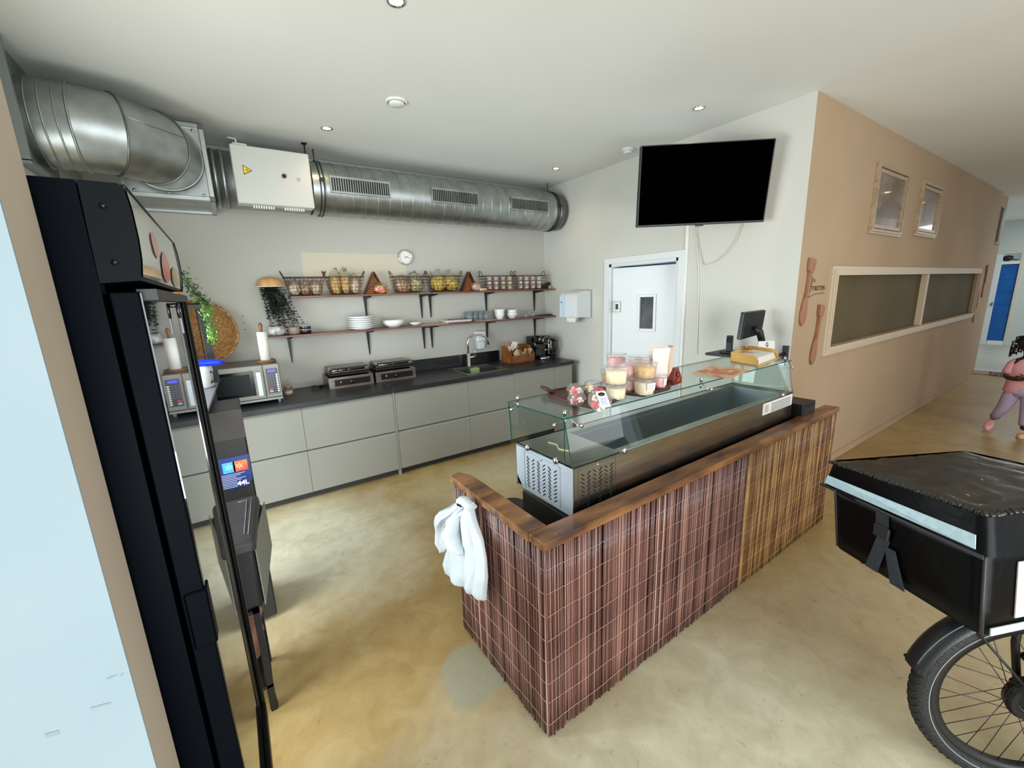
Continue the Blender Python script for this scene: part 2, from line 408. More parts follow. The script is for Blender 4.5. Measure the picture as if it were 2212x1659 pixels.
# pier in front of the fridge: white room face, beige end
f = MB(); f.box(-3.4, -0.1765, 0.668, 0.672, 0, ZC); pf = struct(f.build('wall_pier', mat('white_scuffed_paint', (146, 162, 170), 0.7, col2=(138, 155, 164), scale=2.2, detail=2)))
f = MB()
for u0, v0, u1, v1, w_ in ((231, 1467, 252, 1459, 0.0012), (260, 1461, 266, 1455, 0.0012), (196, 1531, 240, 1519, 0.0015), (98, 1590, 128, 1582, 0.003)):
    a, b = pY(u0, v0, 0.6674), pY(u1, v1, 0.6674); f.quad(a+Vector((0, 0, -w_)), b+Vector((0, 0, -w_)), b+Vector((0, 0, w_)), a+Vector((0, 0, w_)))
f.build('scuff', mat('scuff_mark', (130, 147, 155), 0.8), pf)
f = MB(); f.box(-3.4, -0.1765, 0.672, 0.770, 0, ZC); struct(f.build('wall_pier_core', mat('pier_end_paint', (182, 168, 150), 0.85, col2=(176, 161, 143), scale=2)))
# wall behind the camera with a shop window and an added opening for the right fill
f = MB()
for a in ((-3.4, -0.9, 0, ZC), (2.7, 3.5, 0, ZC), (5.8, 11.5, 0, ZC), (-0.9, 2.7, 2.8, ZC), (3.5, 5.8, 2.75, ZC), (-0.9, 2.7, 0, 0.3), (3.5, 5.8, 0, 0.3)):
    f.box(a[0], a[1], -2.7, -2.55, a[2], a[3])
struct(f.build('wall_front', wall_m))
f = MB(); f.box(-3.5, -3.38, -2.7, 0.77, 0, ZC); struct(f.build('wall_side', wall_m))
# room at the end of the corridor
tile_m = mat('pale_floor_tiles', (178, 176, 164), 0.4, col2=(168, 166, 154), scale=3)
f = MB(); f.box(11.3, 17, -1.5, 3.4, -0.02, 0.06); struct(f.build('floor_end_room', tile_m))
endw_m = mat('end_room_paint', (196, 202, 198), 0.85)
EX = 16.0
f = MB()
f.box(EX, EX+0.12, 2.16, 3.4, 0, ZC+0.3); f.box(EX, EX+0.12, -1.5, 1.76, 0, ZC+0.3); f.box(EX, EX+0.12, 1.76, 2.16, 2.28, ZC+0.3)
struct(f.build('wall_end', endw_m))
f = MB(); f.box(EX+1.2, EX+1.3, 1.2, 2.6, 0, 3); struct(f.build('wall_end_closet', endw_m))
f = MB(); f.box(11.3, 17, 3.3, 3.4, 0, ZC); struct(f.build('wall_end_side', endw_m))
f = MB(); f.box(11.28, 11.42, -1.5, YC+0.12, 0.0, 0.075, b=0.006); struct(f.build('trim_threshold', mat('threshold_white', (208, 206, 196), 0.5)))

# frosted corridor window
win = struct(thing('window_1', 'long interior window', 'window')); del win['category']; del win['label']
frm_m = mat('window_frame_paint', (200, 182, 156), 0.5)
f = MB()
for (d, e) in ((0.075, 0.022), (0.045, 0.035), (0.020, 0.045)):
    x0, x1, z0, z1 = WX0-d, WX1+d, WZ0-d, WZ1+d
    y0 = YC-e; t = d
    t = {0.075: 0.031, 0.045: 0.026, 0.020: 0.020}[d]
    f.box(x0, x1, y0, YC, z1-t, z1); f.box(x0, x1, y0, YC, z0, z0+t)
    f.box(x0, x0+t, y0, YC, z0+t, z1-t); f.box(x1-t, x1, y0, YC, z0+t, z1-t)
f.build('window_frame', frm_m, win)
f = MB(); f.box(7.0, 7.06, YC-0.03, YC+0.04, WZ0, WZ1, b=0.004); f.build('mullion', frm_m, win)
fro_m = mat('frosted_glass', (98, 86, 62), 0.6, col2=(90, 78, 55), scale=1.4, detail=1, spec=0.05)
for a, b in ((WX0, 7.0), (7.06, WX1)):
    f = MB(); f.box(a, b, YC+0.03, YC+0.04, WZ0, WZ1); f.build('pane', fro_m, win)

# kitchen door (door_1), ajar
door = struct(thing('door_1', 'x', 'door')); del door['category']; del door['label']
f = MB()
f.box(XW-0.022, XW, DY0-0.065, DY0, 0, DZ+0.065, b=0.004); f.box(XW-0.022, XW, DY1, DY1+0.065, 0, DZ+0.065, b=0.004); f.box(XW-0.022, XW, DY0, DY1, DZ, DZ+0.065, b=0.004)
f.box(XW-0.005, XW+0.13, DY0, DY0+0.03, 0, DZ); f.box(XW-0.005, XW+0.13, DY1-0.03, DY1, 0, DZ); f.box(XW-0.005, XW+0.13, DY0, DY1, DZ-0.03, DZ)
f.build('door_frame', white_m, door)
lf = put('door_leaf', None, door) ; lf.location = (XW+0.02, DY1-0.035, 0); lf.rotation_euler = (0, 0, math.radians(16))
lw = 0.80
f = MB()   # leaf runs along local -y
py0, py1, pz0, pz1 = -0.48, -0.33, 1.32, 1.66
f.box(0, 0.045, -lw, py0, 0.01, 1.985); f.box(0, 0.045, py1, 0, 0.01, 1.985); f.box(0, 0.045, py0, py1, 0.01, pz0); f.box(0, 0.045, py0, py1, pz1, 1.985)
bpy.data.objects.remove(lf)
lf = f.build('door_leaf', white_m, door); lf.location = (XW+0.02, DY1-0.035, 0); lf.rotation_euler = (0, 0, math.radians(16))
f = MB()
for a in ((py0-0.03, py0, pz0-0.03, pz1+0.03), (py1, py1+0.03, pz0-0.03, pz1+0.03), (py0, py1, pz0-0.03, pz0), (py0, py1, pz1, pz1+0.03)):
    f.box(-0.012, 0, a[0], a[1], a[2], a[3], b=0.003)
f.build('vision_frame', white_m, lf)
f = MB(); f.box(0.018, 0.024, py0, py1, pz0, pz1); f.build('vision_pane', mat('wired_glass', (52, 56, 58), 0.3, col2=(88, 92, 94), scale=5, spec=0.1), lf)
f = MB(); f.lathe([(0.012, 0), (0.012, 0.03), (0.028, 0.04), (0.030, 0.06), (0.02, 0.07), (0, 0.072)], 16, M=frameM((0, -lw+0.07, 1.0), (0, 0, 1), (0, 1, 0)) @ Matrix.Rotation(PI, 4, 'X')); f.build('door_knob', chrome_m, lf)
f = MB(); f.box(-0.014, 0.0, -0.10, 0.0, 1.50, 1.62, b=0.003); f.box(-0.018, -0.012, -0.075, -0.045, 1.53, 1.59, 1); f.box(-0.02, 0.0, 0.01, 0.03, 1.49, 1.63, 0); f.build('lock_plate', [steel_m, dark_m], lf)
# room behind the kitchen door
blue_m = mat('pale_blue_panelling', (120, 172, 208), 0.6)
f = MB(); f.box(4.95, 5.0, 1.7, 4.4, 0, 2.8); f.box(XW+0.12, 5.0, 4.35, 4.4, 0, 2.8)
f.box(XW+0.12, 5.0, 1.62, 1.7, 0, 2.8); br = struct(f.build('wall_kitchen_store', blue_m))
for k in range(5):
    f = MB(); f.box(4.94, 4.95, 1.7, 4.35, 0.30+k*0.42, 0.305+k*0.42); f.build('panel_joint', mat('joint_blue', (80, 120, 150), 0.7), br)
area('store_lamp', (4.3, 3.0, 2.6), (4.3, 3.0, 0), 0.5, 0.5, 4, (0.85, 0.95, 1.0))
# trim: white conduit batten beside the door
f = MB(); f.box(XW-0.022, XW, 2.435, 2.463, 0.0, 2.5, b=0.003); struct(f.build('trim_1', whitem_m))

# door_2: white leaf and blue door in the end wall
d2 = struct(thing('door_2', 'x', 'door')); del d2['category']; del d2['label']
f = MB()
f.box(EX-0.02, EX+0.02, 1.70, 1.76, 0.06, 2.34, b=0.004); f.box(EX-0.02, EX+0.02, 1.76, 2.2, 2.28, 2.34, b=0.004)
f.build('door_frame', mat('warm_white_frame', (206, 198, 182), 0.5), d2)
f = MB(); f.box(EX-0.02, EX+0.01, 1.76, 2.03, 0.05, 0.16); f.build('threshold', whitem_m, d2)
f = MB(); f.box(EX-0.05, EX-0.01, 2.045, 2.16, 0.06, 2.28, b=0.004); wl = f.build('white_leaf', white_m, d2, 'white door leaf standing open')
f = MB(); f.box(EX-0.075, EX-0.05, 2.055, 2.075, 1.03, 1.12); f.box(EX-0.09, EX-0.075, 2.055, 2.11, 1.065, 1.08); f.build('door_handle', steel_m, wl)
f = MB()
bz = 0.16
while bz < 1.99:
    f.box(EX+0.03, EX+0.06, 1.78, 2.06, bz, min(bz+0.30, 2.02)-0.003, b=0.002); bz += 0.30
f.box(EX+0.045, EX+0.065, 1.77, 2.07, 0.14, 2.03); bl = f.build('blue_leaf', mat('blue_door_paint', (12, 96, 172), 0.4, col2=(8, 86, 160), scale=3), d2, 'bright blue panelled door')
f = MB(); f.box(EX+0.02, EX+0.03, 1.82, 1.86, 0.66, 0.70); f.build('door_handle', chrome_m, bl)
f = MB(); f.box(EX-0.01, EX+0.06, 1.76, 2.06, 2.03, 2.10); f.build('head_rail', whitem_m, d2)
f = MB(); f.blob((EX+0.02, 1.97, 2.17), (0.05, 0.09, 0.07), 2, 0.3, 2, seed=3); f.tube([(EX, 1.9, 2.15), (EX, 1.83, 2.12), (EX, 1.79, 2.13)], 0.012)
tag(f.build('cloth', black_m), 'black cloth bundle lying above the blue door', 'cloth')
f = MB(); f.box(11.26, 11.275, 1.12, 1.32, 0.005, 0.07, b=0.002); tag(f.build('step_sign', mat('blue_sign', (70, 82, 120), 0.5, col2=(190, 190, 200), scale=40)), 'small blue lettered strip on the step to the end room', 'sign')
# louvred vent high at the corridor's end
lv = thing('wall_vent', 'tall narrow dark vent high at the far end of the corridor wall', 'vent')
f = MB(); f.box(10.70, 11.12, YC+0.0, YC+0.03, 2.28, 2.86, b=0.004); f.build('vent_frame', mat('vent_brown', (150, 132, 112), 0.6), lv)
f = MB(); f.box(10.72, 10.86, YC-0.01, YC+0.0, 2.31, 2.84); f.build('vent_slot', mat('vent_dark', (70, 56, 40), 0.7), lv)

# ------------------------------------------------------------------ ceiling fittings
lamp_m = mat('lamp_glow', (255, 236, 190), 0.4, emit=((255, 226, 165), 30.0))
def downlight(x, y, label, power=7.0):
    t = thing('downlight', label, 'lamp', (x, y, ZC), 0, 'recessed ceiling downlights')
    f = MB(); f.lathe([(0.032, 0.0), (0.033, -0.006), (0.043, -0.005), (0.044, 0.0)], 24); f.build('ring', chrome_m, t)
    f = MB(); f.lathe([(0.031, -0.001), (0.0, -0.001)], 20, cap0=False); f.build('bulb', lamp_m, t)
    l = bpy.data.lights.new('spot', 'SPOT'); l.energy = power; l.color = (1.0, 0.76, 0.48); l.spot_size = 2.2; l.spot_blend = 0.9; l.shadow_soft_size = 0.03
    o = bpy.data.objects.new('downlight_beam', l); C.objects.link(o); o.parent = t; o.location = (0, 0, -0.02)
downlight(0.85, 3.76, 'downlight in the ceiling above the white box on the duct')
downlight(3.18, 3.77, 'downlight near the right end of the spiral duct')
downlight(3.16, 2.08, 'downlight in front of the television')
downlight(0.84, 2.10, 'downlight cut off by the top edge of the photo')
for k, x in enumerate((4.6, 6.6, 8.6, 10.4)):
    downlight(x, 0.55, '%s corridor ceiling downlight counted from the bar' % ('first', 'second', 'third', 'fourth')[k], 12)
downlight(2.2, -0.9, 'downlight behind the bike', 14); downlight(5.6, -1.0, 'downlight deep in the shop', 14)
t = thing('ceiling_valve', 'round white ventilation valve in the middle of the ceiling', 'vent', (1.167, 3.06, ZC))
f = MB(); f.lathe([(0.075, 0), (0.074, -0.008), (0.062, -0.016), (0.058, -0.006)], 32, cap1=False); f.build('rim', whitem_m, t)
f = MB(); f.lathe([(0.052, -0.004), (0.052, -0.020), (0.045, -0.026), (0, -0.027)], 32); f.build('disc', whitem_m, t)
t = thing('smoke_detector', 'small round white smoke detector on the ceiling left of the television', 'detector', (3.389, 2.96, ZC))
f = MB(); f.lathe([(0.055, 0), (0.055, -0.015), (0.05, -0.02)], 28); f.build('base', whitem_m, t)
f = MB(); f.lathe([(0.043, -0.02), (0.043, -0.034), (0.036, -0.042), (0, -0.043)], 28); f.build('cap', white_m, t)

# ------------------------------------------------------------------ duct
YD, ZD, RD = 4.30, 2.728, 0.222
duct = thing('ventilation_duct', 'galvanised spiral ventilation duct running along the top of the back wall', 'duct', (0, YD, ZD))
MX = Matrix.Rotation(PI/2, 4, 'Y')      # lathe z -> x
def ring(f, x0, x1, r, n=48, m=0): f.lathe([(r, x0), (r, x1)], n, m=m, M=MX)
f = MB(); f.lathe([(RD, 0.76), (RD, 3.52)], 64, M=MX, cap0=False, cap1=False); f.build('spiral_pipe', galv_m, duct)
f = MB()
for k in range(25):     # spiral seams
    x = 0.80+k*0.112; pth = []
    for a in range(49):
        an = 2*PI*a/48; pth.append((x+0.112*a/48, RD*math.cos(an)*1.004, RD*math.sin(an)*1.004))
    if x+0.112 < 3.53: f.tube(pth, 0.0045, 4)
f.build('spiral_seam', galv_m, duct)
f = MB(); f.lathe([(RD*0.985, 3.50), (RD*0.985, 3.60), (RD*0.96, 3.61), (RD*0.96, 3.63), (0, 3.63)], 48, M=MX); f.build('end_cap', steeld_m, duct)
def clamp(x):
    f = MB()
    for dx in (0, 0.028): f.lathe([(RD+0.001, x+dx), (RD+0.010, x+dx), (RD+0.010, x+dx+0.008), (RD+0.001, x+dx+0.008)], 48, M=MX, cap0=False, cap1=False)
    f.box(x-0.002, x+0.04, -RD-0.018, -RD-0.006, 0.02, 0.045)
    f.tube([(x+0.018, 0, RD), (x+0.018, 0, ZC-ZD)], 0.005, 6)
    return f.build('clamp', mat('rubber_clamp', (30, 32, 32), 0.5), duct)
clamp(0.815); clamp(3.47)
f = MB(); f.tube([(0.745, -0.12, 0.15), (0.745, -0.12, ZC-ZD-0.001)], 0.006, 6); f.box(0.725, 0.765, -0.14, -0.10, ZC-ZD-0.008, ZC-ZD); f.build('hanger_rod', dark_m, duct)
gdir = Vector((0, -1, 0.0))
for gx in (0.905, 1.845, 2.79):
    el = math.radians(-2); gw, gh = 0.50, 0.105
    R_ = Matrix.Rotation(el, 4, 'X')
    g = None
    f = MB(); yy = -RD-0.020
    f.box(gx-0.012, gx+gw+0.012, yy, yy+0.02, gh/2, gh/2+0.016); f.box(gx-0.012, gx+gw+0.012, yy, yy+0.02, -gh/2-0.016, -gh/2)
    f.box(gx-0.012, gx, yy, yy+0.02, -gh/2, gh/2); f.box(gx+gw, gx+gw+0.012, yy, yy+0.02, -gh/2, gh/2)
    g = f.build('grille', galv_m, duct)
    f = MB(); f.box(gx, gx+gw, yy+0.014, yy+0.02, -gh/2, gh/2); f.build('grille_back', black_m, g)
    f = MB()
    for k in range(24): f.box(gx+0.012+k*gw/24.4, gx+0.019+k*gw/24.4, yy+0.002, yy+0.012, -gh/2, gh/2, M=None)
    f.build('louvre', galv_m, g)
# connector between plenum and white box
f = MB(); ring(f, 0.03, 0.80, RD*0.97); ring(f, 0.06, 0.085, RD); ring(f, 0.115, 0.14, RD); f.build('connector', galv_m, duct)
# plenum box
f = MB(); f.box(-0.46, 0.03, -0.30, 0.27, -0.215, 0.275, b=0.004)
pl = f.build('plenum_box', galv_m, duct)
f = MB(); B = [(-0.475, 0.045), (-0.315, 0.285), (-0.23, 0.29)]; t_ = 0.030
for y in (B[1][0], B[1][1]-t_):
    for z in (B[2][0], B[2][1]-t_): f.box(B[0][0], B[0][1], y, y+t_, z, z+t_, b=0.003)
for x in (B[0][0], B[0][1]-t_):
    for z in (B[2][0], B[2][1]-t_): f.box(x, x+t_, B[1][0], B[1][1], z, z+t_, b=0.003)
    for y in (B[1][0], B[1][1]-t_): f.box(x, x+t_, y, y+t_, B[2][0], B[2][1], b=0.003)
f.build('edge_profile', mat('aluminium', (186, 190, 188), 0.35, 0.9), pl)
f = MB()
for x in (B[0][0]-0.002, B[0][1]-t_-0.004):
    for z in (B[2][0]-0.002, B[2][1]-t_-0.004): f.box(x, x+0.036, B[1][0]-0.003, B[1][0]+0.033, z, z+0.036, b=0.004)
f.build('corner_cap', mat('grey_plastic', (96, 96, 94), 0.5), pl)
f = MB()
for x in (-0.41, -0.22, -0.02):
    for z in (-0.19, 0.245): f.lathe([(0.010, 0), (0.010, 0.006), (0, 0.007)], 8, M=frameM((x, -0.302, z), (1, 0, 0), (0, 0, 1)))
f.build('bolt', chrome_m, pl)
# segmented elbow: collar on the box front, then turning to the left wall plate
cx, cz = -0.215, 0.035
f = MB(); f.lathe([(RD+0.004, 0), (RD+0.004, 0.05), (RD+0.012, 0.055), (RD+0.012, 0.065), (RD, 0.07), (RD, 0.075)], 48, M=Matrix.Translation((cx, -0.30, cz)) @ Matrix.Rotation(PI/2, 4, 'X'))
f.build('collar', galv_m, duct)
def slantrings(secs, n=48):
    pts = []; F = []
    for (c, ux, uz, r) in secs:
        for i in range(n):
            a = 2*PI*i/n; pts.append(Vector(c)+Vector(ux)*r*math.cos(a)+Vector(uz)*r*math.sin(a))
    for j in range(len(secs)-1):
        for i in range(n): F.append((j*n+i, j*n+(i+1) % n, (j+1)*n+(i+1) % n, (j+1)*n+i))
    return pts, F
# bend in plan: from (cx,-0.375) heading -y to heading -x at the wall plate
bend_c = (cx-0.34, -0.375); br_ = 0.34
def bsec(th):   # th 0 -> heading -y, 90 -> heading -x
    a = math.radians(th); p = (bend_c[0]+br_*math.cos(a), bend_c[1]-br_*math.sin(a), cz)
    return p, (math.cos(a), -math.sin(a), 0), (0, 0, 1)
cuts = [0, 27, 66, 90]; segs_m = [galv_m]*3
for k in range(3):
    f = MB(); a0, a1 = cuts[k], cuts[k+1]; am = (a0+a1)/2
    s0, s1 = bsec(a0), bsec(a1)
    h = math.radians((a1-a0)/2); st = 1/math.cos(h)
    p, F = slantrings([(s0[0], s0[1], s0[2], RD), (s1[0], s1[1], s1[2], RD)])
    # mitred straight segment: circle section perpendicular to the chord
    ax = (Vector(s1[0])-Vector(s0[0])).normalized()
    f._mk(p, F, 0, True)
    for s_ in (s0, s1):
        pth = [Vector(s_[0])+Vector(s_[1])*(RD+0.003)*math.cos(2*PI*i/40)+Vector(s_[2])*(RD+0.003)*math.sin(2*PI*i/40) for i in range(40)]
        f.tube(pth, 0.0062, 6, closed=True)
    if k == 1:      # longitudinal weld seam
        f.tube([Vector(s_[0])-Vector(s_[1])*(-(RD+0.001)*math.cos(-0.25))+Vector(s_[2])*(RD+0.001)*math.sin(0.25) for s_ in (s0, s1)], 0.003, 5)
    f.build('elbow_segment', galv_m, duct)
ex = bend_c[0]; ey = bend_c[1]-br_
f = MB(); f.lathe([(RD, 0), (RD, 0.20)], 48, M=Matrix.Translation((ex, ey, cz)) @ Matrix.Rotation(-PI/2, 4, 'Y'), cap0=False, cap1=False)
for q in (0.045, 0.10, 0.15): f.lathe([(RD, q), (RD+0.007, q+0.003), (RD, q+0.009)], 48, M=Matrix.Translation((ex, ey, cz)) @ Matrix.Rotation(-PI/2, 4, 'Y'), cap0=False, cap1=False)
f.build('straight_section', galv_m, duct)
f = MB(); f.box(XL-0.001, XL+0.012, ey-0.32, ey+0.33, -0.235, ZC-ZD, b=0.002); f.box(XL, XL+0.05, ey-0.34, ey-0.32, -0.24, ZC-ZD); f.box(XL, XL+0.05, ey-0.34, ey+0.34, -0.255, -0.235)
f.build('wall_plate', mat('flat_galvanised', (150, 158, 156), 0.5, 0.8), duct)

# white electrical box
eb = thing('electrical_box', 'white electrical box with a yellow warning triangle mounted on the duct', 'box', (0.19, 3.97, 2.50))
f = MB(); f.box(0, 0.54, 0, 0.12, 0, 0.415, b=0.006); body = f.build('housing', mat('white_steel', (196, 196, 190), 0.45), eb)
f = MB(); f.prism([(0.065, 0.205), (0.065, 0.275), (0.125, 0.238)], 'y', -0.002, 0.0, 0); f.build('warning_triangle', mat('warning_black', (20, 20, 16), 0.5), eb)
f = MB(); f.prism([(0.069, 0.213), (0.069, 0.267), (0.116, 0.238)], 'y', -0.003, -0.002, 0); wt = f.build('warning_sign', mat('warning_yellow', (240, 208, 20), 0.5), eb)
f = MB(); f.prism([(0.075, 0.240), (0.094, 0.245), (0.092, 0.238), (0.108, 0.237), (0.09, 0.232), (0.092, 0.236)], 'y', -0.004, -0.003, 0); f.build('flash_symbol', MATS['warning_black'], eb)
f = MB(); f.lathe([(0.016, 0), (0.016, 0.012), (0.006, 0.014), (0.006, 0.012), (0, 0.012)], 16, M=frameM((0.34, 0, 0.225), (1, 0, 0), (0, 0, 1))); f.build('button', mat('button_dark', (70, 20, 20), 0.4), eb)
f = MB(); f.lathe([(0.011, 0), (0.011, 0.008), (0, 0.009)], 16, M=frameM((0.44, 0, 0.21), (1, 0, 0), (0, 0, 1))); f.build('switch', chrome_m, eb)
f = MB()
for x in (0.10, 0.32):
    for k in range(9): f.box(x+k*0.017, x+k*0.017+0.010, 0.06, 0.075, -0.02, 0.0)
f.build('terminal_strip', whitem_m, eb)
f = MB(); f.box(0.02, 0.12, 0.04, 0.10, 0.415, 0.44, b=0.008); f.tube([(0.05, 0.06, 0.44), (0.05, 0.07, 0.47), (0.0, 0.09, 0.48)], 0.006); f.build('cable_gland', whitem_m, eb)
# ------------------------------------------------------------------ kitchen units
FY = 3.90
def drawer_front(par, x0, x1, z0, z1, nm='drawer'):
    f = MB(); g = 0.0015
    f.prism([(FY, z0+g), (FY, z1-0.028), (FY+0.012, z1-0.010), (FY+0.018, z1-0.008), (FY+0.018, z0+g)], 'x', x0+g, x1-g)
    return f.build(nm, cab_m, par)
def unit(name, label, x0, x1, kind):
    t = thing(name, label, 'cabinet', (0, 0, 0), 0, 'grey base cabinets under the worktop')
    f = MB(); f.box(x0, x1, FY+0.02, YB-0.01, 0.065, 0.852); f.bm.verts.ensure_lookup_table()
    if name == 'sink_cabinet':
        for v in f.bm.verts: v.co.z = min(v.co.z, 0.72)
    f.build('carcass', mat('carcass_dark', (70, 70, 66), 0.7), t)
    if kind == 'drawers': drawer_front(t, x0, x1, 0.065, 0.460); drawer_front(t, x0, x1, 0.463, 0.855)
    elif kind == 'door':
        f = MB(); f.box(x0+0.0015, x1-0.0015, FY, FY+0.018, 0.065, 0.853, b=0.001); f.build('door', cab_m, t)
    else:
        f = MB(); f.box(x0+0.0015, x1, FY, FY+0.018, 0.0, 0.853, b=0.001); f.build('filler_panel', cab_m, t)
    f = MB(); f.box(x0, x1, FY+0.05, FY+0.066, 0.0, 0.065); f.build('plinth', mat('plinth_dark', (52, 52, 50), 0.6), t)
    return t
unit('drawer_cabinet', 'leftmost grey drawer cabinet, under the microwave', -0.40, 0.40, 'drawers')
unit('drawer_cabinet', 'wide grey drawer cabinet left of the full-height divider, under the first contact grill', 0.40, 1.198, 'drawers')
f = MB(); f.box(1.200, 1.216, FY-0.002, YB-0.01, 0.0, 0.853); tag(f.build('divider_panel', cab_m), 'thin grey upright panel reaching the floor between the drawer cabinets', 'panel')
unit('drawer_cabinet', 'wide grey drawer cabinet right of the full-height divider', 1.218, 2.02, 'drawers')
unit('sink_cabinet', 'narrower grey drawer cabinet under the sink', 2.02, 2.622, 'drawers')
unit('corner_cabinet', 'grey cabinet with one plain door right of the sink cabinet', 2.622, 3.222, 'door')
unit('end_cabinet', 'narrow plain grey filler cabinet at the right end of the kitchen row', 3.222, 3.512, 'filler')
f = MB(); f.box(-0.72, 1.205, 3.872, YB, 0.856, 0.898, b=0.002); tag(f.build('worktop', wtop_m), 'left black worktop carrying the microwave and the first contact grill', 'worktop', 'black worktops')
# right worktop with sink cut-out
SX0, SX1, SY0, SY1 = 2.10, 2.58, 4.00, 4.42
f = MB()
f.box(1.213, SX0, 3.872, YB, 0.856, 0.898); f.box(SX1, 3.525, 3.872, YB, 0.856, 0.898)
f.box(SX0, SX1, 3.872, SY0, 0.856, 0.898); f.box(SX0, SX1, SY1, YB, 0.856, 0.898)
tag(f.build('worktop', wtop_m), 'right black worktop with the sink let into it', 'worktop', 'black worktops')
f = MB(); f.box(1.205, 1.213, 3.875, YB-0.02, 0.86, 0.902); tag(f.build('worktop_strip', steel_m), 'thin metal joint strip across the black worktop', 'strip')
f = MB(); f.box(1.60, 2.86, YB-0.014, YB, 0.899, 1.035, b=0.001); tag(f.build('splashback', mat('splash_black', (20, 20, 22), 0.3, coat=0.3)), 'long black splashback strip behind the tap', 'splashback')
# sink
sk = thing('sink', 'rectangular stainless steel sink with a green sponge holder inside', 'sink', (0, 0, 0))
f = MB()
f.box(SX0-0.03, SX1+0.03, SY0-0.03, SY0, 0.896, 0.902, b=0.001); f.box(SX0-0.03, SX1+0.03, SY1, SY1+0.09, 0.896, 0.902, b=0.001)
f.box(SX0-0.03, SX0, SY0, SY1, 0.896, 0.902, b=0.001); f.box(SX1, SX1+0.03, SY0, SY1, 0.896, 0.902, b=0.001)
f.build('rim', steel_m, sk)
f = MB(); z = 0.74
f.box(SX0, SX1, SY0, SY1, z-0.004, z); f.box(SX0, SX0+0.004, SY0, SY1, z, 0.898); f.box(SX1-0.004, SX1, SY0, SY1, z, 0.898)
f.box(SX0, SX1, SY0, SY0+0.004, z, 0.898); f.box(SX0, SX1, SY1-0.004, SY1, z, 0.898); f.build('basin', steel_m, sk)
f = MB(); f.lathe([(0.045, z+0.001), (0.04, z+0.004), (0.0, z+0.002)], 20, c=(2.34, 4.21, 0)); f.build('drain', chrome_m, sk)
f = MB(); f.box(2.33, 2.44, SY1-0.05, SY1-0.006, 0.80, 0.885, b=0.008); tag(f.build('sponge', mat('sponge_green', (150, 168, 110), 0.9, bump=0.3)), 'pale green sponge against the back of the sink', 'sponge')
fc = thing('tap', 'tall curved chrome kitchen tap behind the sink', 'tap', (2.365, 4.50, 0.902))
f = MB(); f.lathe([(0.026, 0), (0.026, 0.006), (0.022, 0.01), (0.022, 0.15), (0.019, 0.155)], 20); f.build('body', chrome_m, fc)
pth = [(0, 0, 0.15), (0, 0, 0.28)]
for k in range(1, 15):
    a = PI*k/14*0.86; pth.append((0.13-0.13*math.cos(a), -0.02*(1-math.cos(a)), 0.28+0.09*math.sin(a)))
pth.append((0.268, -0.04, 0.24))
f = MB(); f.tube([(p[0]*1.0, p[1], p[2]) for p in pth], 0.012, 12); f.build('spout', chrome_m, fc)
f = MB(); f.tube([(0.02, 0, 0.10), (0.10, 0, 0.10)], 0.016, 12); f.tube([(0.09, 0, 0.11), (0.09, 0.0, 0.20)], 0.006, 8); f.build('lever', chrome_m, fc)
# soap dispenser, towel dispenser, sockets
t = thing('soap_dispenser', 'white soap dispenser on the back wall behind the tap', 'dispenser', (2.565, YB, 1.20))
f = MB(); f.box(-0.065, 0.065, -0.10, 0, -0.02, 0.11, b=0.018, seg=3); f.build('cover', white_m, t)
f = MB(); f.hexa([(-0.04, -0.085, -0.115), (0.04, -0.085, -0.115), (0.045, -0.01, -0.115), (-0.045, -0.01, -0.115), (-0.055, -0.09, -0.02), (0.055, -0.09, -0.02), (0.055, 0, -0.02), (-0.055, 0, -0.02)], 0, 0.008); f.build('reservoir', mat('translucent_white', (205, 216, 220), 0.3), t)
f = MB(); f.box(0.01, 0.035, -0.103, -0.10, 0.035, 0.055); f.build('badge', mat('badge_blue', (40, 70, 110), 0.4), t)
t = thing('towel_dispenser', 'white paper towel dispenser on the right wall beside the kitchen door', 'dispenser', (XW, 3.86, 1.595))
f = MB(); f.prism([(-0.02, -0.16), (-0.02, 0.155), (-0.10, 0.16), (-0.21, 0.13), (-0.235, 0.10), (-0.24, -0.15)], 'y', -0.155, 0.155); f.build('cover', white_m, t)
f = MB(); f.box(-0.02, 0, -0.165, 0.16, -0.165, 0.165, b=0.005); f.build('back_plate', mat('grey_back', (150, 156, 160), 0.5), t)
f = MB(); f.box(-0.243, -0.238, 0.05, 0.11, -0.14, 0.12); f.build('window_strip', mat('pale_blue_strip', (190, 212, 236), 0.3), t)
f = MB(); f.box(-0.2405, -0.238, 0.115, 0.13, 0.02, 0.04); f.build('badge', MATS['badge_blue'], t)
f = MB()
for k in range(3): f.quad((-0.19+k*0.02, -0.09, -0.158), (-0.19+k*0.02, 0.09, -0.158), (-0.20+k*0.025, 0.06, -0.205-0.01*k), (-0.17+k*0.02, -0.05, -0.215+0.01*k))
f.build('paper_towel', paper_m, t)
t = thing('socket', 'white double wall socket in the corner beside the black kettle', 'socket', (XW, 4.50, 1.03))
f = MB(); f.box(-0.012, 0, -0.045, 0.045, -0.075, 0.075, b=0.004); f.build('plate', white_m, t)
f = MB()
for z in (-0.035, 0.035): f.lathe([(0.022, 0), (0.019, 0.004), (0, 0.004)], 16, M=frameM((-0.0122, 0, z), (0, -1, 0), (0, 0, 1)))
f.build('outlet', whitem_m, t)

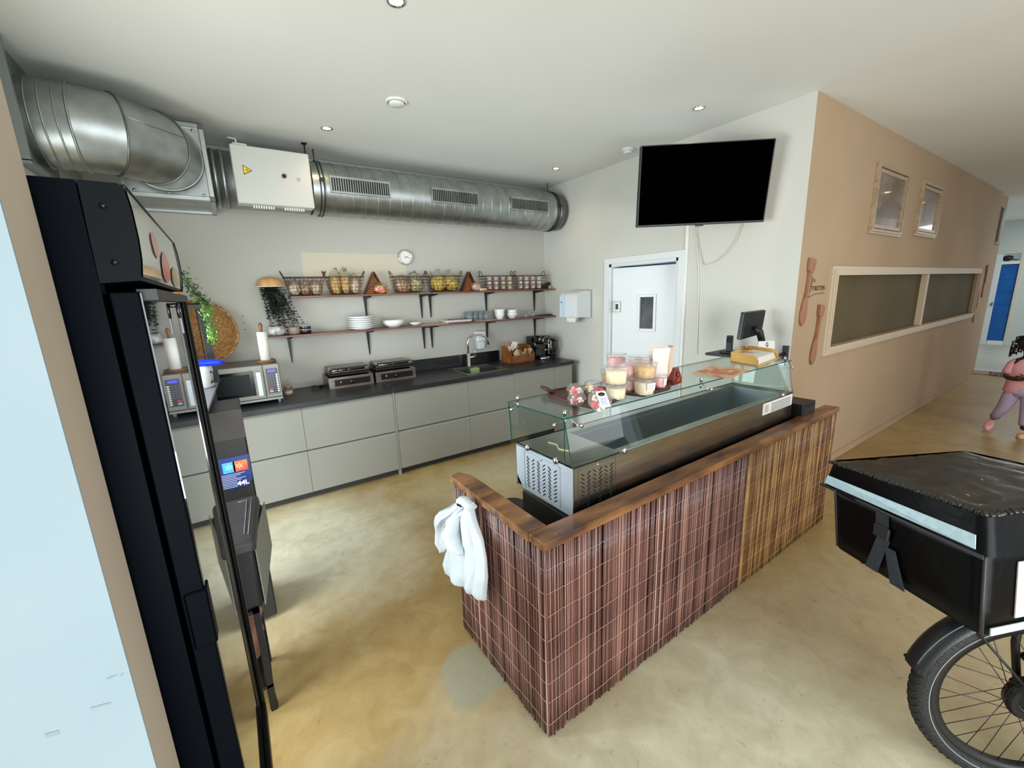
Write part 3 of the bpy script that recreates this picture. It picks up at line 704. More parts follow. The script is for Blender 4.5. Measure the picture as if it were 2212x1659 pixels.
# microwave
mw_m = mat('microwave_steel', (128, 126, 120), 0.42, 0.85, col2=(116, 114, 108), scale=5, stretch=(1, 1, 16))
t = thing('microwave', 'stainless steel microwave oven at the left end of the worktop', 'microwave', (-0.235, 4.05, 0.898))
W_, H_, D_ = 0.528, 0.34, 0.42
f = MB(); f.box(0, W_, 0.012, D_, 0.025, H_, b=0.004); f.build('housing', mw_m, t)
f = MB(); f.box(0.0, 0.405, 0, 0.014, 0.05, H_-0.002, b=0.004); dr = f.build('door', mw_m, t)
f = MB(); f.box(0.03, 0.335, -0.003, 0.0, 0.085, H_-0.045, b=0.0015); f.build('window', mat('oven_glass', (4, 7, 9), 0.15, spec=0.15), dr)
f = MB(); f.box(0.06, 0.305, -0.0045, -0.003, 0.11, H_-0.07); f.build('mesh_screen', mat('oven_mesh', (8, 14, 16), 0.3, spec=0.15), dr)
f = MB(); f.box(0.352, 0.390, -0.03, -0.018, 0.075, 0.285, b=0.006); f.box(0.358, 0.384, -0.018, 0, 0.08, 0.10); f.box(0.358, 0.384, -0.018, 0, 0.26, 0.28); f.build('handle', mat('handle_white', (186, 192, 196), 0.25), dr)
f = MB(); f.box(0.408, W_, 0, 0.014, 0.05, H_-0.002, b=0.004); cp = f.build('control_panel', mw_m, t)
f = MB(); f.box(0.425, W_-0.015, -0.002, 0.0, 0.085, 0.30); f.build('keypad', mat('keypad_navy', (14, 18, 40), 0.3), cp)
f = MB(); f.box(0.44, W_-0.03, -0.003, -0.002, 0.27, 0.29); f.build('display', mat('display_blue', (40, 60, 220), 0.3, emit=((60, 70, 255), 1.2)), cp)
f = MB()
for k in range(9): f.box(W_-0.033, W_-0.020, -0.003, -0.002, 0.095+k*0.018, 0.107+k*0.018)
f.build('white_key', paper_m, cp)
f = MB()
for k in range(6):
    for j in range(3): f.box(0.434+j*0.019, 0.442+j*0.019, -0.003, -0.002, 0.150+k*0.018, 0.156+k*0.018)
f.build('grey_key', mat('key_grey', (120, 126, 130), 0.5), cp)
f = MB(); f.box(0.435, 0.460, -0.003, -0.002, 0.118, 0.134); f.build('red_key', mat('key_red', (220, 50, 60), 0.5), cp)
f = MB(); f.box(0.435, 0.460, -0.003, -0.002, 0.096, 0.112); f.build('green_key', mat('key_teal', (110, 200, 190), 0.5), cp)
f = MB(); f.box(0, W_, 0.002, 0.02, 0.025, 0.048, b=0.003); f.box(0.03, 0.06, 0.03, 0.06, 0, 0.03); f.box(W_-0.04, W_-0.02, 0.03, 0.05, 0, 0.03); f.box(0.03, 0.06, D_-0.06, D_-0.03, 0, 0.03); f.box(W_-0.06, W_-0.03, D_-0.06, D_-0.03, 0, 0.03); f.build('foot_rail', steeld_m, t)
# paper roll on the microwave
t = thing('paper_roll_holder', 'kitchen paper roll on a round wooden stand on top of the microwave', 'paper towel', (0.215, 4.22, 1.238))
f = MB(); f.lathe([(0.075, 0), (0.078, 0.006), (0.075, 0.016), (0, 0.016)], 28); f.build('base', woodd_m, t)
f = MB(); f.lathe([(0.010, 0.255), (0.011, 0.29), (0.016, 0.315), (0.012, 0.335), (0.0, 0.345)], 14); f.build('knob', woodd_m, t)
f = MB(); f.lathe([(0.012, 0.017), (0.040, 0.017), (0.040, 0.262), (0.012, 0.262)], 28, cap0=False, cap1=False); f.build('paper_roll', paper_m, t)
# wicker tray standing on the microwave against the wall
wick_m = mat('wicker', (150, 104, 54), 0.7, col2=(196, 150, 92), scale=60, bump=0.6, bscale=90)
t = thing('wicker_tray', 'large round woven wicker tray leaning against the wall behind the microwave', 'tray', (-0.225, 4.515, 1.505), rot=(math.radians(84), 0, 0))
f = MB(); f.lathe([(0.0, 0.0), (0.255, 0.0), (0.255, 0.004), (0.0, 0.004)], 48, cap0=False, cap1=False); f.build('base_weave', wick_m, t)
f = MB()
for k in range(9):
    r0 = 0.03+k*0.027
    f.tube([(r0*math.cos(2*PI*i/40), r0*math.sin(2*PI*i/40), 0.006+0.002*(i % 2)) for i in range(40)], 0.004, 4, closed=True)
f.build('weave_ring', wick_m, t)
f = MB()
for k, (r0, z0) in enumerate(((0.262, 0.012), (0.270, 0.024), (0.274, 0.038))):
    f.tube([((r0+0.002*math.sin(20*2*PI*i/120+k))*math.cos(2*PI*i/120), (r0+0.002*math.sin(20*2*PI*i/120+k))*math.sin(2*PI*i/120), z0) for i in range(120)], 0.0075, 6, closed=True)
f.build('woven_rim', mat('wicker_rim', (120, 74, 36), 0.6, col2=(206, 160, 100), scale=50), t)

# jars stack right of the microwave
for k, (r, z, c) in enumerate(((0.036, 0, (214, 205, 190)), (0.034, 0.042, (150, 104, 88)))):
    t = thing('spice_jar', ('lower', 'upper')[k]+' of two small stacked jars right of the microwave', 'jar', (0.365, 4.36, 0.898+z), 0, 'small stacked jars')
    f = MB(); f.lathe([(r, 0), (r, 0.030), (r*0.93, 0.032)], 20); f.build('body', mat('jar_%d' % k, c, 0.3), t)
    f = MB(); f.lathe([(r+0.002, 0.030), (r+0.002, 0.040), (0, 0.041)], 20); f.build('lid', glass('jar_lid', (220, 220, 215), 0.4, (225, 222, 214)), t)
# cable on the worktop
f = MB(); pth = []
for k in range(40): a = k*0.42; pth.append((0.62+0.055*math.cos(a)*(1-k*0.008), 4.42+0.05*math.sin(a), 0.905+0.0022*k % 0.03))
pth += [(0.66, 4.44, 0.905), (0.72, 4.45, 0.91)]
f.tube(pth, 0.0045, 5); tag(f.build('power_cable', black_m), 'coiled black power cable on the worktop left of the first grill', 'cable')

# contact grills
def grill(loc, label):
    t = thing('contact_grill', label, 'grill', loc, 0, 'stainless contact grills')
    f = MB(); f.prism([(0, 0.0), (0.004, 0.105), (0.30, 0.115), (0.30, 0.0)], 'x', 0, 0.43); bd = f.build('base', mat('grill_steel', (138, 132, 124), 0.3, 1.0, col2=(120, 114, 106), scale=8), t)
    f = MB(); f.box(0.055, 0.395, -0.003, 0.001, 0.022, 0.080); f.build('control_plate', mat('control_black', (16, 14, 18), 0.25), bd)
    f = MB(); f.lathe([(0.018, 0), (0.016, 0.016), (0, 0.017)], 16, M=frameM((0.215, -0.003, 0.05), (1, 0, 0), (0, 0, 1))); f.build('dial', blackg_m, bd)
    f = MB(); f.lathe([(0.008, 0), (0, 0.003)], 10, M=frameM((0.11, -0.004, 0.056), (1, 0, 0), (0, 0, 1))); f.build('pilot_lamp', mat('pilot_white', (240, 235, 220), 0.3), bd)
    f = MB(); f.box(0.05, 0.40, -0.0015, 0.0005, 0.016, 0.086); f.build('plate_rim', mat('plate_rim_red', (110, 60, 56), 0.4), bd)
    f = MB(); f.box(0.02, 0.41, 0.03, 0.28, 0.118, 0.136, b=0.006); f.build('lower_plate', mat('cast_iron', (40, 38, 34), 0.5), t)
    f = MB(); f.box(0.02, 0.41, 0.02, 0.28, 0.138, 0.185, b=0.012, seg=2); f.box(0.03, 0.40, 0.05, 0.28, 0.185, 0.192, 0, b=0.003); f.build('lid', MATS['grill_steel'], t)
    f = MB(); f.tube([(0.03, 0.10, 0.19), (0.03, -0.0, 0.178), (0.05, -0.022, 0.178), (0.38, -0.022, 0.178), (0.40, 0.0, 0.178), (0.40, 0.10, 0.19)], 0.009, 10); f.build('handle', chrome_m, t)
    f = MB(); f.tube([(0.085, -0.022, 0.178), (0.345, -0.022, 0.178)], 0.0135, 12); f.build('grip', blackg_m, t)
    f = MB()
    for x in (0.03, 0.40): f.lathe([(0.018, 0), (0.018, 0.02)], 14, M=frameM((x, -0.0, 0.178), (1, 0, 0), (0, 0, 1)))
    f.build('knob', chrome_m, t)
    f = MB(); f.box(0.03, 0.07, 0.27, 0.30, 0.10, 0.17); f.box(0.36, 0.40, 0.27, 0.30, 0.10, 0.17); f.build('hinge', steeld_m, t)
grill((0.712, 4.285, 0.898), 'left stainless steel contact grill with black control plate')
grill((1.165, 4.285, 0.898), 'right stainless steel contact grill, beside the splashback')

# wooden caddy with sachets
t = thing('wooden_caddy', 'brown wooden divided caddy full of sachets right of the sink', 'caddy', (2.80, 4.20, 0.898), math.radians(3))
f = MB(); ww = 0.37
f.box(0, ww, 0, 0.012, 0, 0.10); f.box(0, ww, 0.20, 0.212, 0, 0.21); f.box(0, ww, 0, 0.212, 0, 0.01)
for x in (0, ww-0.012): f.prism([(0, 0), (0, 0.10), (0.10, 0.205), (0.212, 0.21), (0.212, 0)], 'x', x, x+0.012)
f.build('box', mat('caddy_wood', (110, 62, 26), 0.4, col2=(138, 82, 38), scale=12, coat=0.3), t)
f = MB(); f.box(0.15, 0.158, 0.0, 0.2, 0.01, 0.17); f.box(0.26, 0.268, 0, 0.2, 0.01, 0.15); f.box(0, ww, 0.10, 0.108, 0.01, 0.15); f.build('divider', MATS['caddy_wood'], t)
rr = random.Random(4)
for k in range(16):
    x = 2.83+rr.random()*0.30; row = k % 3; y = (4.25, 4.34, 4.38)[row]; z = 0.90+(0.12, 0.20, 0.23)[row]*(0.8+0.3*rr.random())
    f = MB(); f.box(-0.026, 0.026, -0.003, 0.003, -0.045, 0.04, b=0.001)
    o = put('sachet', f.mesh('sachet', mat('sachet_%d' % (k % 3), ((196, 170, 136), (226, 220, 210), (164, 128, 92))[k % 3], 0.6)), None, None, (x, y, z), ((rr.random()-0.5)*0.5, (rr.random()-0.5)*1.2, (rr.random()-0.5)*0.6))
    tag(o, 'paper sachet standing in the wooden caddy beside the sink', 'sachet', 'sachets in the wooden caddy')
# coffee machine
t = thing('coffee_machine', 'black capsule coffee machine right of the wooden caddy', 'coffee machine', (3.235, 4.20, 0.898))
f = MB(); f.box(0, 0.19, 0.10, 0.30, 0, 0.30, b=0.02, seg=2); f.box(0.0, 0.19, 0.0, 0.20, 0.20, 0.31, b=0.03, seg=3); f.build('body', blackg_m, t)
f = MB(); f.lathe([(0.05, -0.10), (0.052, 0.0), (0.045, 0.008), (0, 0.01)], 24, M=frameM((0.095, 0.0, 0.25), (1, 0, 0), (0, 0, 1))); f.build('brew_head', blackg_m, t)
f = MB(); f.tube([(0.095+0.046*math.cos(2*PI*i/24), -0.012, 0.25+0.046*math.sin(2*PI*i/24)) for i in range(24)], 0.004, 6, closed=True); f.build('chrome_ring', chrome_m, t)
f = MB(); f.lathe([(0.07, 0), (0.075, 0.01), (0.075, 0.035), (0.06, 0.04), (0, 0.04)], 24, c=(0.095, 0.03, 0), sy=0.8); f.build('drip_tray', steel_m, t)
f = MB(); f.box(0.07, 0.12, -0.01, 0.03, 0.12, 0.135, b=0.004); f.build('spout', chrome_m, t)
t = thing('kettle', 'black electric kettle in the corner right of the coffee machine', 'kettle', (3.52, 4.34, 0.898))
f = MB(); f.lathe([(0.085, 0.0), (0.085, 0.02), (0.080, 0.022)], 24); f.build('base', dark_m, t)
f = MB(); f.lathe([(0.078, 0.022), (0.08, 0.05), (0.066, 0.22), (0.060, 0.25), (0.03, 0.262), (0, 0.264)], 24); f.build('body', blackg_m, t)
f = MB(); f.tube([(0.0, -0.066, 0.235), (0.02, -0.115, 0.22), (0.02, -0.12, 0.15), (0, -0.085, 0.07)], 0.011, 8); f.build('handle', dark_m, t)

# ------------------------------------------------------------------ shelves
SD = 0.235
def shelf(label, x0, x1, z, brs):
    t = thing('wall_shelf', label, 'shelf', (0, 0, 0), 0, 'dark wooden wall shelves')
    f = MB(); f.box(x0, x1, YB-SD, YB, z-0.018, z, b=0.002); f.build('board', shelfw_m, t)
    for bx in brs:
        f = MB(); zt = z-0.018
        f.prism([(YB, zt), (YB-0.022, zt), (YB-0.016, zt-0.14), (YB-0.010, zt-0.265), (YB, zt-0.265)], 'x', bx-0.016, bx+0.016)
        f.prism([(YB, zt), (YB-SD+0.03, zt), (YB-SD+0.035, zt-0.012), (YB-0.02, zt-0.03)], 'x', bx-0.014, bx+0.014)
        # taper the upright towards its tip
        for v in f.bm.verts:
            if v.co.z < zt-0.04: v.co.x = bx+(v.co.x-bx)*(1-0.72*(zt-v.co.z)/0.265)
        f.build('bracket', black_m, t)
    return t
ZU, ZLO = 1.795, 1.442
shelf('upper shelf board left of centre, under the first four wire baskets', 0.50, 1.885, ZU, (1.222, 1.845))
shelf('upper shelf board right of centre, ending at the right wall', 1.895, 3.655, ZU, (1.955, 2.705, 3.46))
shelf('lower shelf board left of centre, with the stack of plates', 0.265, 1.885, ZLO, (0.455, 1.212, 1.845))
shelf('lower shelf board right of centre, with the glasses and bowls', 1.895, 3.655, ZLO, (1.943, 2.70, 3.46))

# wire baskets
def basket_mesh(w, wb, d, h):
    f = MB(); rows = 5
    for k in range(rows+1):
        s = k/rows; hw = (wb+(w-wb)*s)/2; hd = d/2*(0.88+0.12*s); z = 0.004+h*s
        f.tube([(-hw, -hd, z), (hw, -hd, z), (hw, hd, z), (-hw, hd, z)], 0.0034 if k == rows else 0.0016, 4, closed=True, smooth=False)
    n = 9
    for k in range(n+1):
        s = k/n-0.5
        for sg in (-1, 1): f.tube([(wb*s, sg*d/2*0.88, 0.004), (w*s, sg*d/2, h)], 0.0015, 4)
        f.tube([(wb*s, -d/2*0.88, 0.004), (wb*s, d/2*0.88, 0.004)], 0.0015, 4)
    for k in range(4):
        s = k/3-0.5
        for sg in (-1, 1): f.tube([(sg*wb/2, d*s*0.88, 0.004), (sg*w/2, d*s, h)], 0.0015, 4)
    return f.mesh('cage', copper_m)
def handle_mesh(sg, w, h):
    f = MB(); f.tube([(sg*(w/2+0.028*math.sin(a)*1.0), 0.035*math.cos(a), h+0.062*math.sin(a)) for a in [PI*i/12 for i in range(13)]], 0.0045, 6)
    return f.mesh('handle', copper_m)
def basket(px0, px1, pz, label, w=None, wb=None, h=0.165):
    x0 = pY(px0, pz, YB-0.13).x; x1 = pY(px1, pz, YB-0.13).x
    w = x1-x0
    t = thing('wire_basket', label, 'basket', ((x0+x1)/2, YB-0.122, ZU+0.003), 0, 'copper wire baskets on the upper shelf')
    put('cage', basket_mesh(w, w*0.74, 0.18, h), t)
    for sg in (-1, 1): put('handle', handle_mesh(sg, w, h), t)
    return t, (x0+x1)/2, w
def snack_mats(k, c1, c2, sc): return mat('snack_%s' % k, c1, 0.6, col2=c2, scale=sc, bump=0.5, bscale=60, detail=2)
wrap_m = glass('crinkled_wrap', (250, 250, 248), 0.05, (255, 255, 255), 1.6, 0.12)
def snack_bag(loc, size, m, label, group, seed, tilt=0.0):
    t = thing('snack_bag', label, 'bag', loc, seed*0.7 % 0.5-0.25, group)
    f = MB(); f.blob((0, 0, size[2]*0.40), (size[0]*0.43, size[1]*0.43, size[2]*0.40), 3, 0.3, 4, seed=seed)
    for v in f.bm.verts: v.co.z = max(v.co.z, 0.003)
    f.build('contents', m, t)
    f = MB(); f.blob((0, 0, size[2]*0.5), (size[0]*0.5, size[1]*0.5, size[2]*0.52), 3, 0.5, 3.3, seed=seed+20)
    for v in f.bm.verts:
        v.co.z = max(v.co.z, 0.001); s = max(0, (v.co.z-size[2]*0.72)/(size[2]*0.3)); v.co.y *= 1-0.8*min(s, 1)
    f.build('wrapper', wrap_m, t)
    return t
nuts = snack_mats('nuts', (196, 168, 132), (236, 222, 200), 34)
gold = snack_mats('gold', (190, 140, 60), (236, 204, 130), 26)
olive = snack_mats('olive', (110, 96, 40), (206, 196, 130), 40)
yell = snack_mats('yellow', (150, 96, 20), (232, 206, 50), 22)
brown = snack_mats('brown', (120, 80, 44), (212, 172, 120), 30)
specs = [((612, 697, 592), 'first wire basket from the left on the upper shelf, filled with pale nut bags', [(nuts, 0.12), (brown, 0.13), (nuts, 0.12)], 'pale nut'),
         ((703, 781, 590), 'second wire basket from the left, heaped high with golden snack bags', [(gold, 0.19), (gold, 0.20), (nuts, 0.16)], 'golden snack'),
         ((847, 916, 592), 'third wire basket from the left, below the clock', [(brown, 0.15), (olive, 0.17)], 'greenish nut'),
         ((924, 993, 590), 'fourth wire basket from the left, holding bright yellow bags', [(yell, 0.18), (yell, 0.18)], 'bright yellow crisp')]
for i, ((a, b, c), lab, items, nm) in enumerate(specs):
    t, cxb, wv = basket(a, b, c, lab)
    n = len(items)
    for k, (mm, hh) in enumerate(items):
        snack_bag((cxb+(k-(n-1)/2)*wv*0.78/n, YB-0.122, ZU+0.008), (wv*0.98/n, 0.165, hh*1.2), mm, '%s %s bag in the %s wire basket from the left' % ((('left', 'right') if n == 2 else ('left', 'middle', 'right'))[k], nm, ('first', 'second', 'third', 'fourth')[i]), '%s bags in the %s basket' % (nm, ('first', 'second', 'third', 'fourth')[i]), i*5+k)
# tub baskets
def tub(loc, r, h, mm, label, group, seed=0, sticker=None, fill=0.75, lidcol=None, stk_ang=-2.2):
    t = thing('food_tub', label, 'tub', loc, 0, group)
    f = MB(); f.lathe([(r*0.80, 0.0), (r*0.84, 0.002), (r*0.985, h-0.010), (r*1.02, h-0.008)], 24, cap1=False); f.build('tub_body', plas_m, t)
    f = MB(); f.lathe([(r*1.03, h-0.010), (r*1.05, h-0.004), (r*1.03, h), (r*0.92, h-0.001), (r*0.88, h-0.005), (0, h-0.004)], 24, cap0=False); f.build('lid', plas_m, t)
    f = MB(); f.lathe([(r*0.77, 0.003), (r*0.80, h*fill*0.5), (r*0.84, h*fill*0.93), (r*0.7, h*fill), (0, h*fill*1.04)], 20)
    for v in f.bm.verts: v.co += Vector((1, 1, 0.6))*0.10*r*noise.noise(v.co*60+Vector((seed, 0, 0)))
    f.build('contents', mm, t)
    if sticker:
        f = MB(); a0, a1 = stk_ang, stk_ang+1.0; n = 8
        for k in range(n):
            p = []
            for (aa, zz) in ((a0+(a1-a0)*k/n, h*0.28), (a0+(a1-a0)*(k+1)/n, h*0.28), (a0+(a1-a0)*(k+1)/n, h*0.75), (a0+(a1-a0)*k/n, h*0.75)):
                q = r*(0.86+0.14*zz/h)*1.02; p.append((q*math.cos(aa), q*math.sin(aa), zz))
            f.quad(*p)
        sl = f.build('sticker', paper_m, t)
        f = MB()
        for ln in range(4):
            zz = h*(0.36+0.09*ln)
            for k in range(5 if ln % 2 else 6):
                aa = a0+0.12+k*0.11; q = r*(0.86+0.14*zz/h)*1.028
                f.quad((q*math.cos(aa), q*math.sin(aa), zz), (q*math.cos(aa+0.08), q*math.sin(aa+0.08), zz), (q*math.cos(aa+0.08), q*math.sin(aa+0.08), zz+h*0.03), (q*math.cos(aa), q*math.sin(aa), zz+h*0.03))
        f.build('print', mat('ink', (70, 72, 80), 0.7), sl)
    return t
cookie = mat('cookies', (212, 160, 96), 0.7, col2=(236, 196, 134), scale=40, bump=0.4)
pale = mat('pale_cookies', (226, 208, 166), 0.7, col2=(242, 230, 200), scale=50, bump=0.4)
pink = mat('pink_sweets', (226, 130, 140), 0.6, col2=(244, 196, 196), scale=40, bump=0.4)
choc = mat('brown_snack', (150, 96, 66), 0.6, col2=(206, 160, 128), scale=40, bump=0.4)
for i, (a, b, lab) in enumerate(((1041, 1109, 'fifth wire basket from the left, holding stacked small tubs with brown snacks'), (1109, 1172, 'rightmost wire basket on the upper shelf, holding stacked pale tubs'))):
    t, cxb, wv = basket(a, b, 590, lab)
    for cc in range(4):
        for lv in range(3):
            mm = (choc, pink, choc, cookie)[cc] if i == 0 else (choc, pale, pink, pale)[cc]
            tub((cxb+(cc-1.5)*wv*0.215, YB-0.15, ZU+0.008+lv*0.053), 0.035, 0.053, mm,
                '%s small food tub of the %s stack in the %s wire basket' % (('bottom', 'middle', 'top')[lv], ('leftmost', 'second', 'third', 'rightmost')[cc], ('fifth', 'rightmost')[i]), 'small tubs in the %s wire basket' % ('fifth', 'rightmost')[i], cc*3+lv, sticker=True)
# triangular wooden holders
for i, (u, lab, mm) in enumerate(((809, 'left triangular wooden holder on the upper shelf, between the second and third baskets', pink), (1018, 'right triangular wooden holder on the upper shelf, left of the tub baskets', choc))):
    p = pY(u, 600, YB-0.12)
    t = thing('triangle_holder', lab, 'holder', (p.x-(0.0 if i == 0 else 0.02), YB-0.10, ZU+0.001), 0, 'triangular wooden holders')
    hw = 0.105; hh = 0.215
    f = MB(); f.prism([(-hw, 0), (hw, 0), (0, hh)], 'y', 0.03, 0.04); f.build('back_board', mat('holder_wood', (150, 84, 30), 0.5, col2=(170, 100, 42), scale=12), t)
    f = MB()
    for sg in (-1, 1): f.prism([(sg*hw, 0.0), (sg*(hw+0.008), 0.0), (sg*0.004, hh+0.010), (0, hh)], 'y', -0.03, 0.04)
    f.build('side_slat', mat('holder_edge', (84, 44, 18), 0.5), t)
    f = MB()
    for k in range(3): f.box(-hw*0.95+k*0.02, 0.0, -0.03, -0.02, 0.006+k*0.022, 0.020+k*0.022)
    f.build('front_slat', MATS['holder_wood'], t)
    snack_bag((p.x+0.035, YB-0.17, ZU+0.002), (0.14, 0.06, 0.105), mat('mixed_sweets', (200, 70, 70), 0.5, col2=(210, 180, 60), scale=28, contrast=(0.45, 0.55)) if i == 0 else mat('pink_wrap', (168, 110, 104), 0.3, col2=(236, 206, 186), scale=14), 'see-through bag of sweets in front of the %s triangular holder' % ('left', 'right')[i], None, 40+i)
p = pY(1042, 622, YB-0.19)
f = MB(); f.box(-0.045, 0.045, -0.02, 0.02, 0, 0.028, b=0.003); tag(put('snack_bar', f.mesh('snack_bar', mat('bar_wrap', (222, 200, 160), 0.4, col2=(190, 140, 110), scale=30)), None, None, (p.x, YB-0.20, ZU+0.001)), 'small pale wrapped bar lying right of the right triangular holder', 'snack')
# black wedge and wood block at the right end of the upper shelf
t = thing('knife_sheath', 'black wedge-shaped stand with a small wood block at the right end of the upper shelf', 'stand', (3.50, YB-0.10, ZU+0.001))
f = MB(); f.prism([(-0.16, 0), (0.13, 0), (0.13, 0.085), (0.10, 0.09)], 'y', -0.05, -0.04); f.build('wedge', black_m, t)
f = MB(); f.box(0.09, 0.13, -0.075, -0.052, 0.0, 0.04, b=0.003); f.build('wood_block', wood_m, t)
# clock
t = thing('wall_clock', 'round chrome wall clock with a white face above the shelves', 'clock', (1.695, YB, 2.178), rot=(PI/2, 0, 0))
f = MB(); f.lathe([(0.074, 0.0), (0.080, 0.018), (0.079, 0.034), (0.070, 0.036), (0.067, 0.026)], 40, cap1=False); f.build('rim', chrome_m, t)
f = MB(); f.lathe([(0.069, 0.022), (0.0, 0.0221)], 40, cap0=False); f.build('dial', paper_m, t)
f = MB()
for k in range(12):
    a = k*PI/6; f.box(-0.0015, 0.0015, 0.053, 0.062, 0.0225, 0.0235, M=Matrix.Rotation(a, 4, 'Z'))
f.build('hour_mark', mat('clock_ink', (90, 92, 92), 0.6), t)
f = MB(); f.box(-0.002, 0.002, -0.008, 0.036, 0.0245, 0.0255, M=Matrix.Rotation(-math.radians(68), 4, 'Z')); f.build('hour_hand', dark_m, t)
f = MB(); f.box(-0.0014, 0.0014, -0.008, 0.054, 0.026, 0.027, M=Matrix.Rotation(-math.radians(97), 4, 'Z')); f.build('minute_hand', dark_m, t)

# hanging plant in a half bowl
p = pY(584, 618, YB-0.11)
t = thing('hanging_plant', 'dark trailing plant spilling from a domed wooden wall bowl left of the shelves', 'plant', (p.x, YB-0.10, p.z))
f = MB(); f.lathe([(0.107, -0.005), (0.104, 0.025), (0.085, 0.055), (0.05, 0.075), (0, 0.082)], 32, sy=0.85); f.build('wooden_bowl', mat('bowl_wood', (196, 140, 82), 0.45, col2=(222, 172, 112), scale=14), t)
f = MB(); f.tube([(0.107*math.cos(2*PI*i/40), 0.091*math.sin(2*PI*i/40), -0.004) for i in range(40)], 0.006, 6, closed=True); f.build('bowl_rim', mat('rim_white', (226, 214, 196), 0.5), t)
rr = random.Random(11)
leaf_d = mat('dark_leaves', (16, 22, 18), 0.5, col2=(34, 46, 34), scale=20)
vf = MB(); lfm = MB()
for k in range(52):
    a = rr.random()*2*PI; r0 = 0.10*math.sqrt(rr.random()); x = r0*math.cos(a); y = r0*math.sin(a)*0.8
    L_ = 0.16+0.28*rr.random()
    if x < -0.085: L_ = 0.10+rr.random()*0.08; x -= 0.02
    dx = 0.02+0.10*max(0, (x+0.06)/0.16)+0.02*rr.random(); q = []
    n = 12
    for i in range(n+1):
        s = i/n; q.append(Vector((x+dx*s+0.006*math.sin(s*9+k), y-0.01*s, -0.01-L_*s)))
    vf.tube(q, 0.0012, 3)
    for i in range(0, n+1):
        for sg in (-1, 1):
            c = q[i]+Vector((sg*0.007, (rr.random()-0.5)*0.01, (rr.random()-0.5)*0.01)); e = 0.0095+rr.random()*0.004
            ax = Vector((rr.random()-0.5, rr.random()-0.5, rr.random()-0.5)).normalized(); bx_ = ax.cross(Vector((0, 0, 1))).normalized()
            lfm._mk([c-ax*e, c+bx_*e*0.8, c+ax*e, c-bx_*e*0.8], [(0, 1, 2, 3)], 0, False)
vf.build('vine', leaf_d, t); stuff(lfm.build('leaf', leaf_d, t))
p = pY(598, 712, YB-0.14)
t = thing('pot', 'small mottled grey and white pot behind the trailing leaves on the lower shelf', 'pot', (p.x, YB-0.12, ZLO))
f = MB(); f.lathe([(0.045, 0), (0.068, 0.02), (0.072, 0.05), (0.062, 0.085), (0.056, 0.085), (0.05, 0.06)], 28, cap1=False); f.build('body', mat('mottled_glaze', (150, 150, 146), 0.3, col2=(226, 226, 222), scale=26), t)
# lower shelf objects
def cup(u, r, h, m, label, cat='cup', name='cup', y=YB-0.13, prof=None, group=None, z=ZLO):
    p = pY(u, 690, y)
    t = thing(name, label, cat, (p.x, y, z), 0, group)
    f = MB(); pr = prof or [(r*0.8, 0), (r, h*0.25), (r, h*0.8), (r*0.94, h), (r*0.88, h-0.002), (r*0.85, h*0.2), (0, h*0.18)]
    f.lathe(pr, 28, cap1=False); f.build('body', m, t)
    return t
mug_m = mat('taupe_glaze', (142, 124, 112), 0.3, col2=(160, 142, 128), scale=8)
t = cup(632, 0.052, 0.075, mug_m, 'squat taupe mug on the lower shelf beside the trailing plant', 'mug', 'mug')
f = MB(); f.tube([(-0.045, -0.02, 0.06), (-0.075, -0.025, 0.055), (-0.078, -0.025, 0.03), (-0.05, -0.02, 0.018)], 0.008, 8); f.build('handle', mug_m, t)
for k in range(2):
    tt = cup(657, 0.050, 0.040, mat('dark_blue_glaze', (20, 24, 32), 0.2, coat=0.5), '%s of two stacked dark bowls with pale rims on the lower shelf' % ('bottom', 'top')[k], 'bowl', 'bowl', z=ZLO+0.034*k)
    f = MB(); f.tube([(0.048*math.cos(2*PI*i/32), 0.048*math.sin(2*PI*i/32), 0.040) for i in range(32)], 0.004, 6, closed=True); f.build('rim', mat('pale_rim', (196, 196, 180), 0.3), tt)
xp = pY(779, 690, YB-0.125).x
for k in range(6):
    t = thing('plate', '%s white plate of the stack on the lower shelf' % ('lowest', 'second lowest', 'third lowest', 'third highest', 'second highest', 'topmost')[k], 'plate', (xp, YB-0.141, ZLO+0.001+k*0.0215), 0, 'stacked white plates')
    f = MB(); f.lathe([(0.085, 0), (0.09, 0.002), (0.130, 0.020), (0.134, 0.026), (0.128, 0.026), (0.088, 0.007), (0, 0.006)], 40, cap1=False); f.build('disc', porc_m, t)
def bowl(x, r, h, z, label, group=None):
    t = thing('bowl', label, 'bowl', (x, YB-0.125, z), 0, group)
    f = MB(); f.lathe([(r*0.5, 0), (r*0.52, 0.004), (r*0.75, h*0.25), (r*0.95, h*0.7), (r, h), (r*0.95, h), (r*0.7, h*0.3), (0, h*0.15)], 36, cap1=False); f.build('body', porc_m, t)
xb = pY(849, 690, YB-0.125).x
for k in range(3): bowl(xb, 0.112, 0.056, ZLO+k*0.010, ('bottom', 'middle', 'top')[k]+' bowl of the shallow stack right of the plates', 'shallow white bowls')
bowl(pY(896, 690, YB-0.125).x, 0.065, 0.034, ZLO, 'small shallow white dish standing alone near the middle of the lower shelf')
xs = pY(1079, 680, YB-0.125).x
for k in range(3): bowl(xs, 0.066-0.002*(2-k), 0.07, ZLO+k*0.026, ('bottom', 'middle', 'top')[k]+' bowl of the tall white stack right of the glasses', 'deep white bowls in the tall stack')
xs = pY(1106, 680, YB-0.125).x
for k in range(2): bowl(xs, 0.072-0.006*k, 0.068, ZLO+k*0.04, ('lower', 'upper')[k]+' of the two rounded white bowls at the shelf bracket', 'rounded white bowls')
gl_m = glass('drinking_glass', (236, 241, 243), 0.10, (240, 245, 250), 1.5)
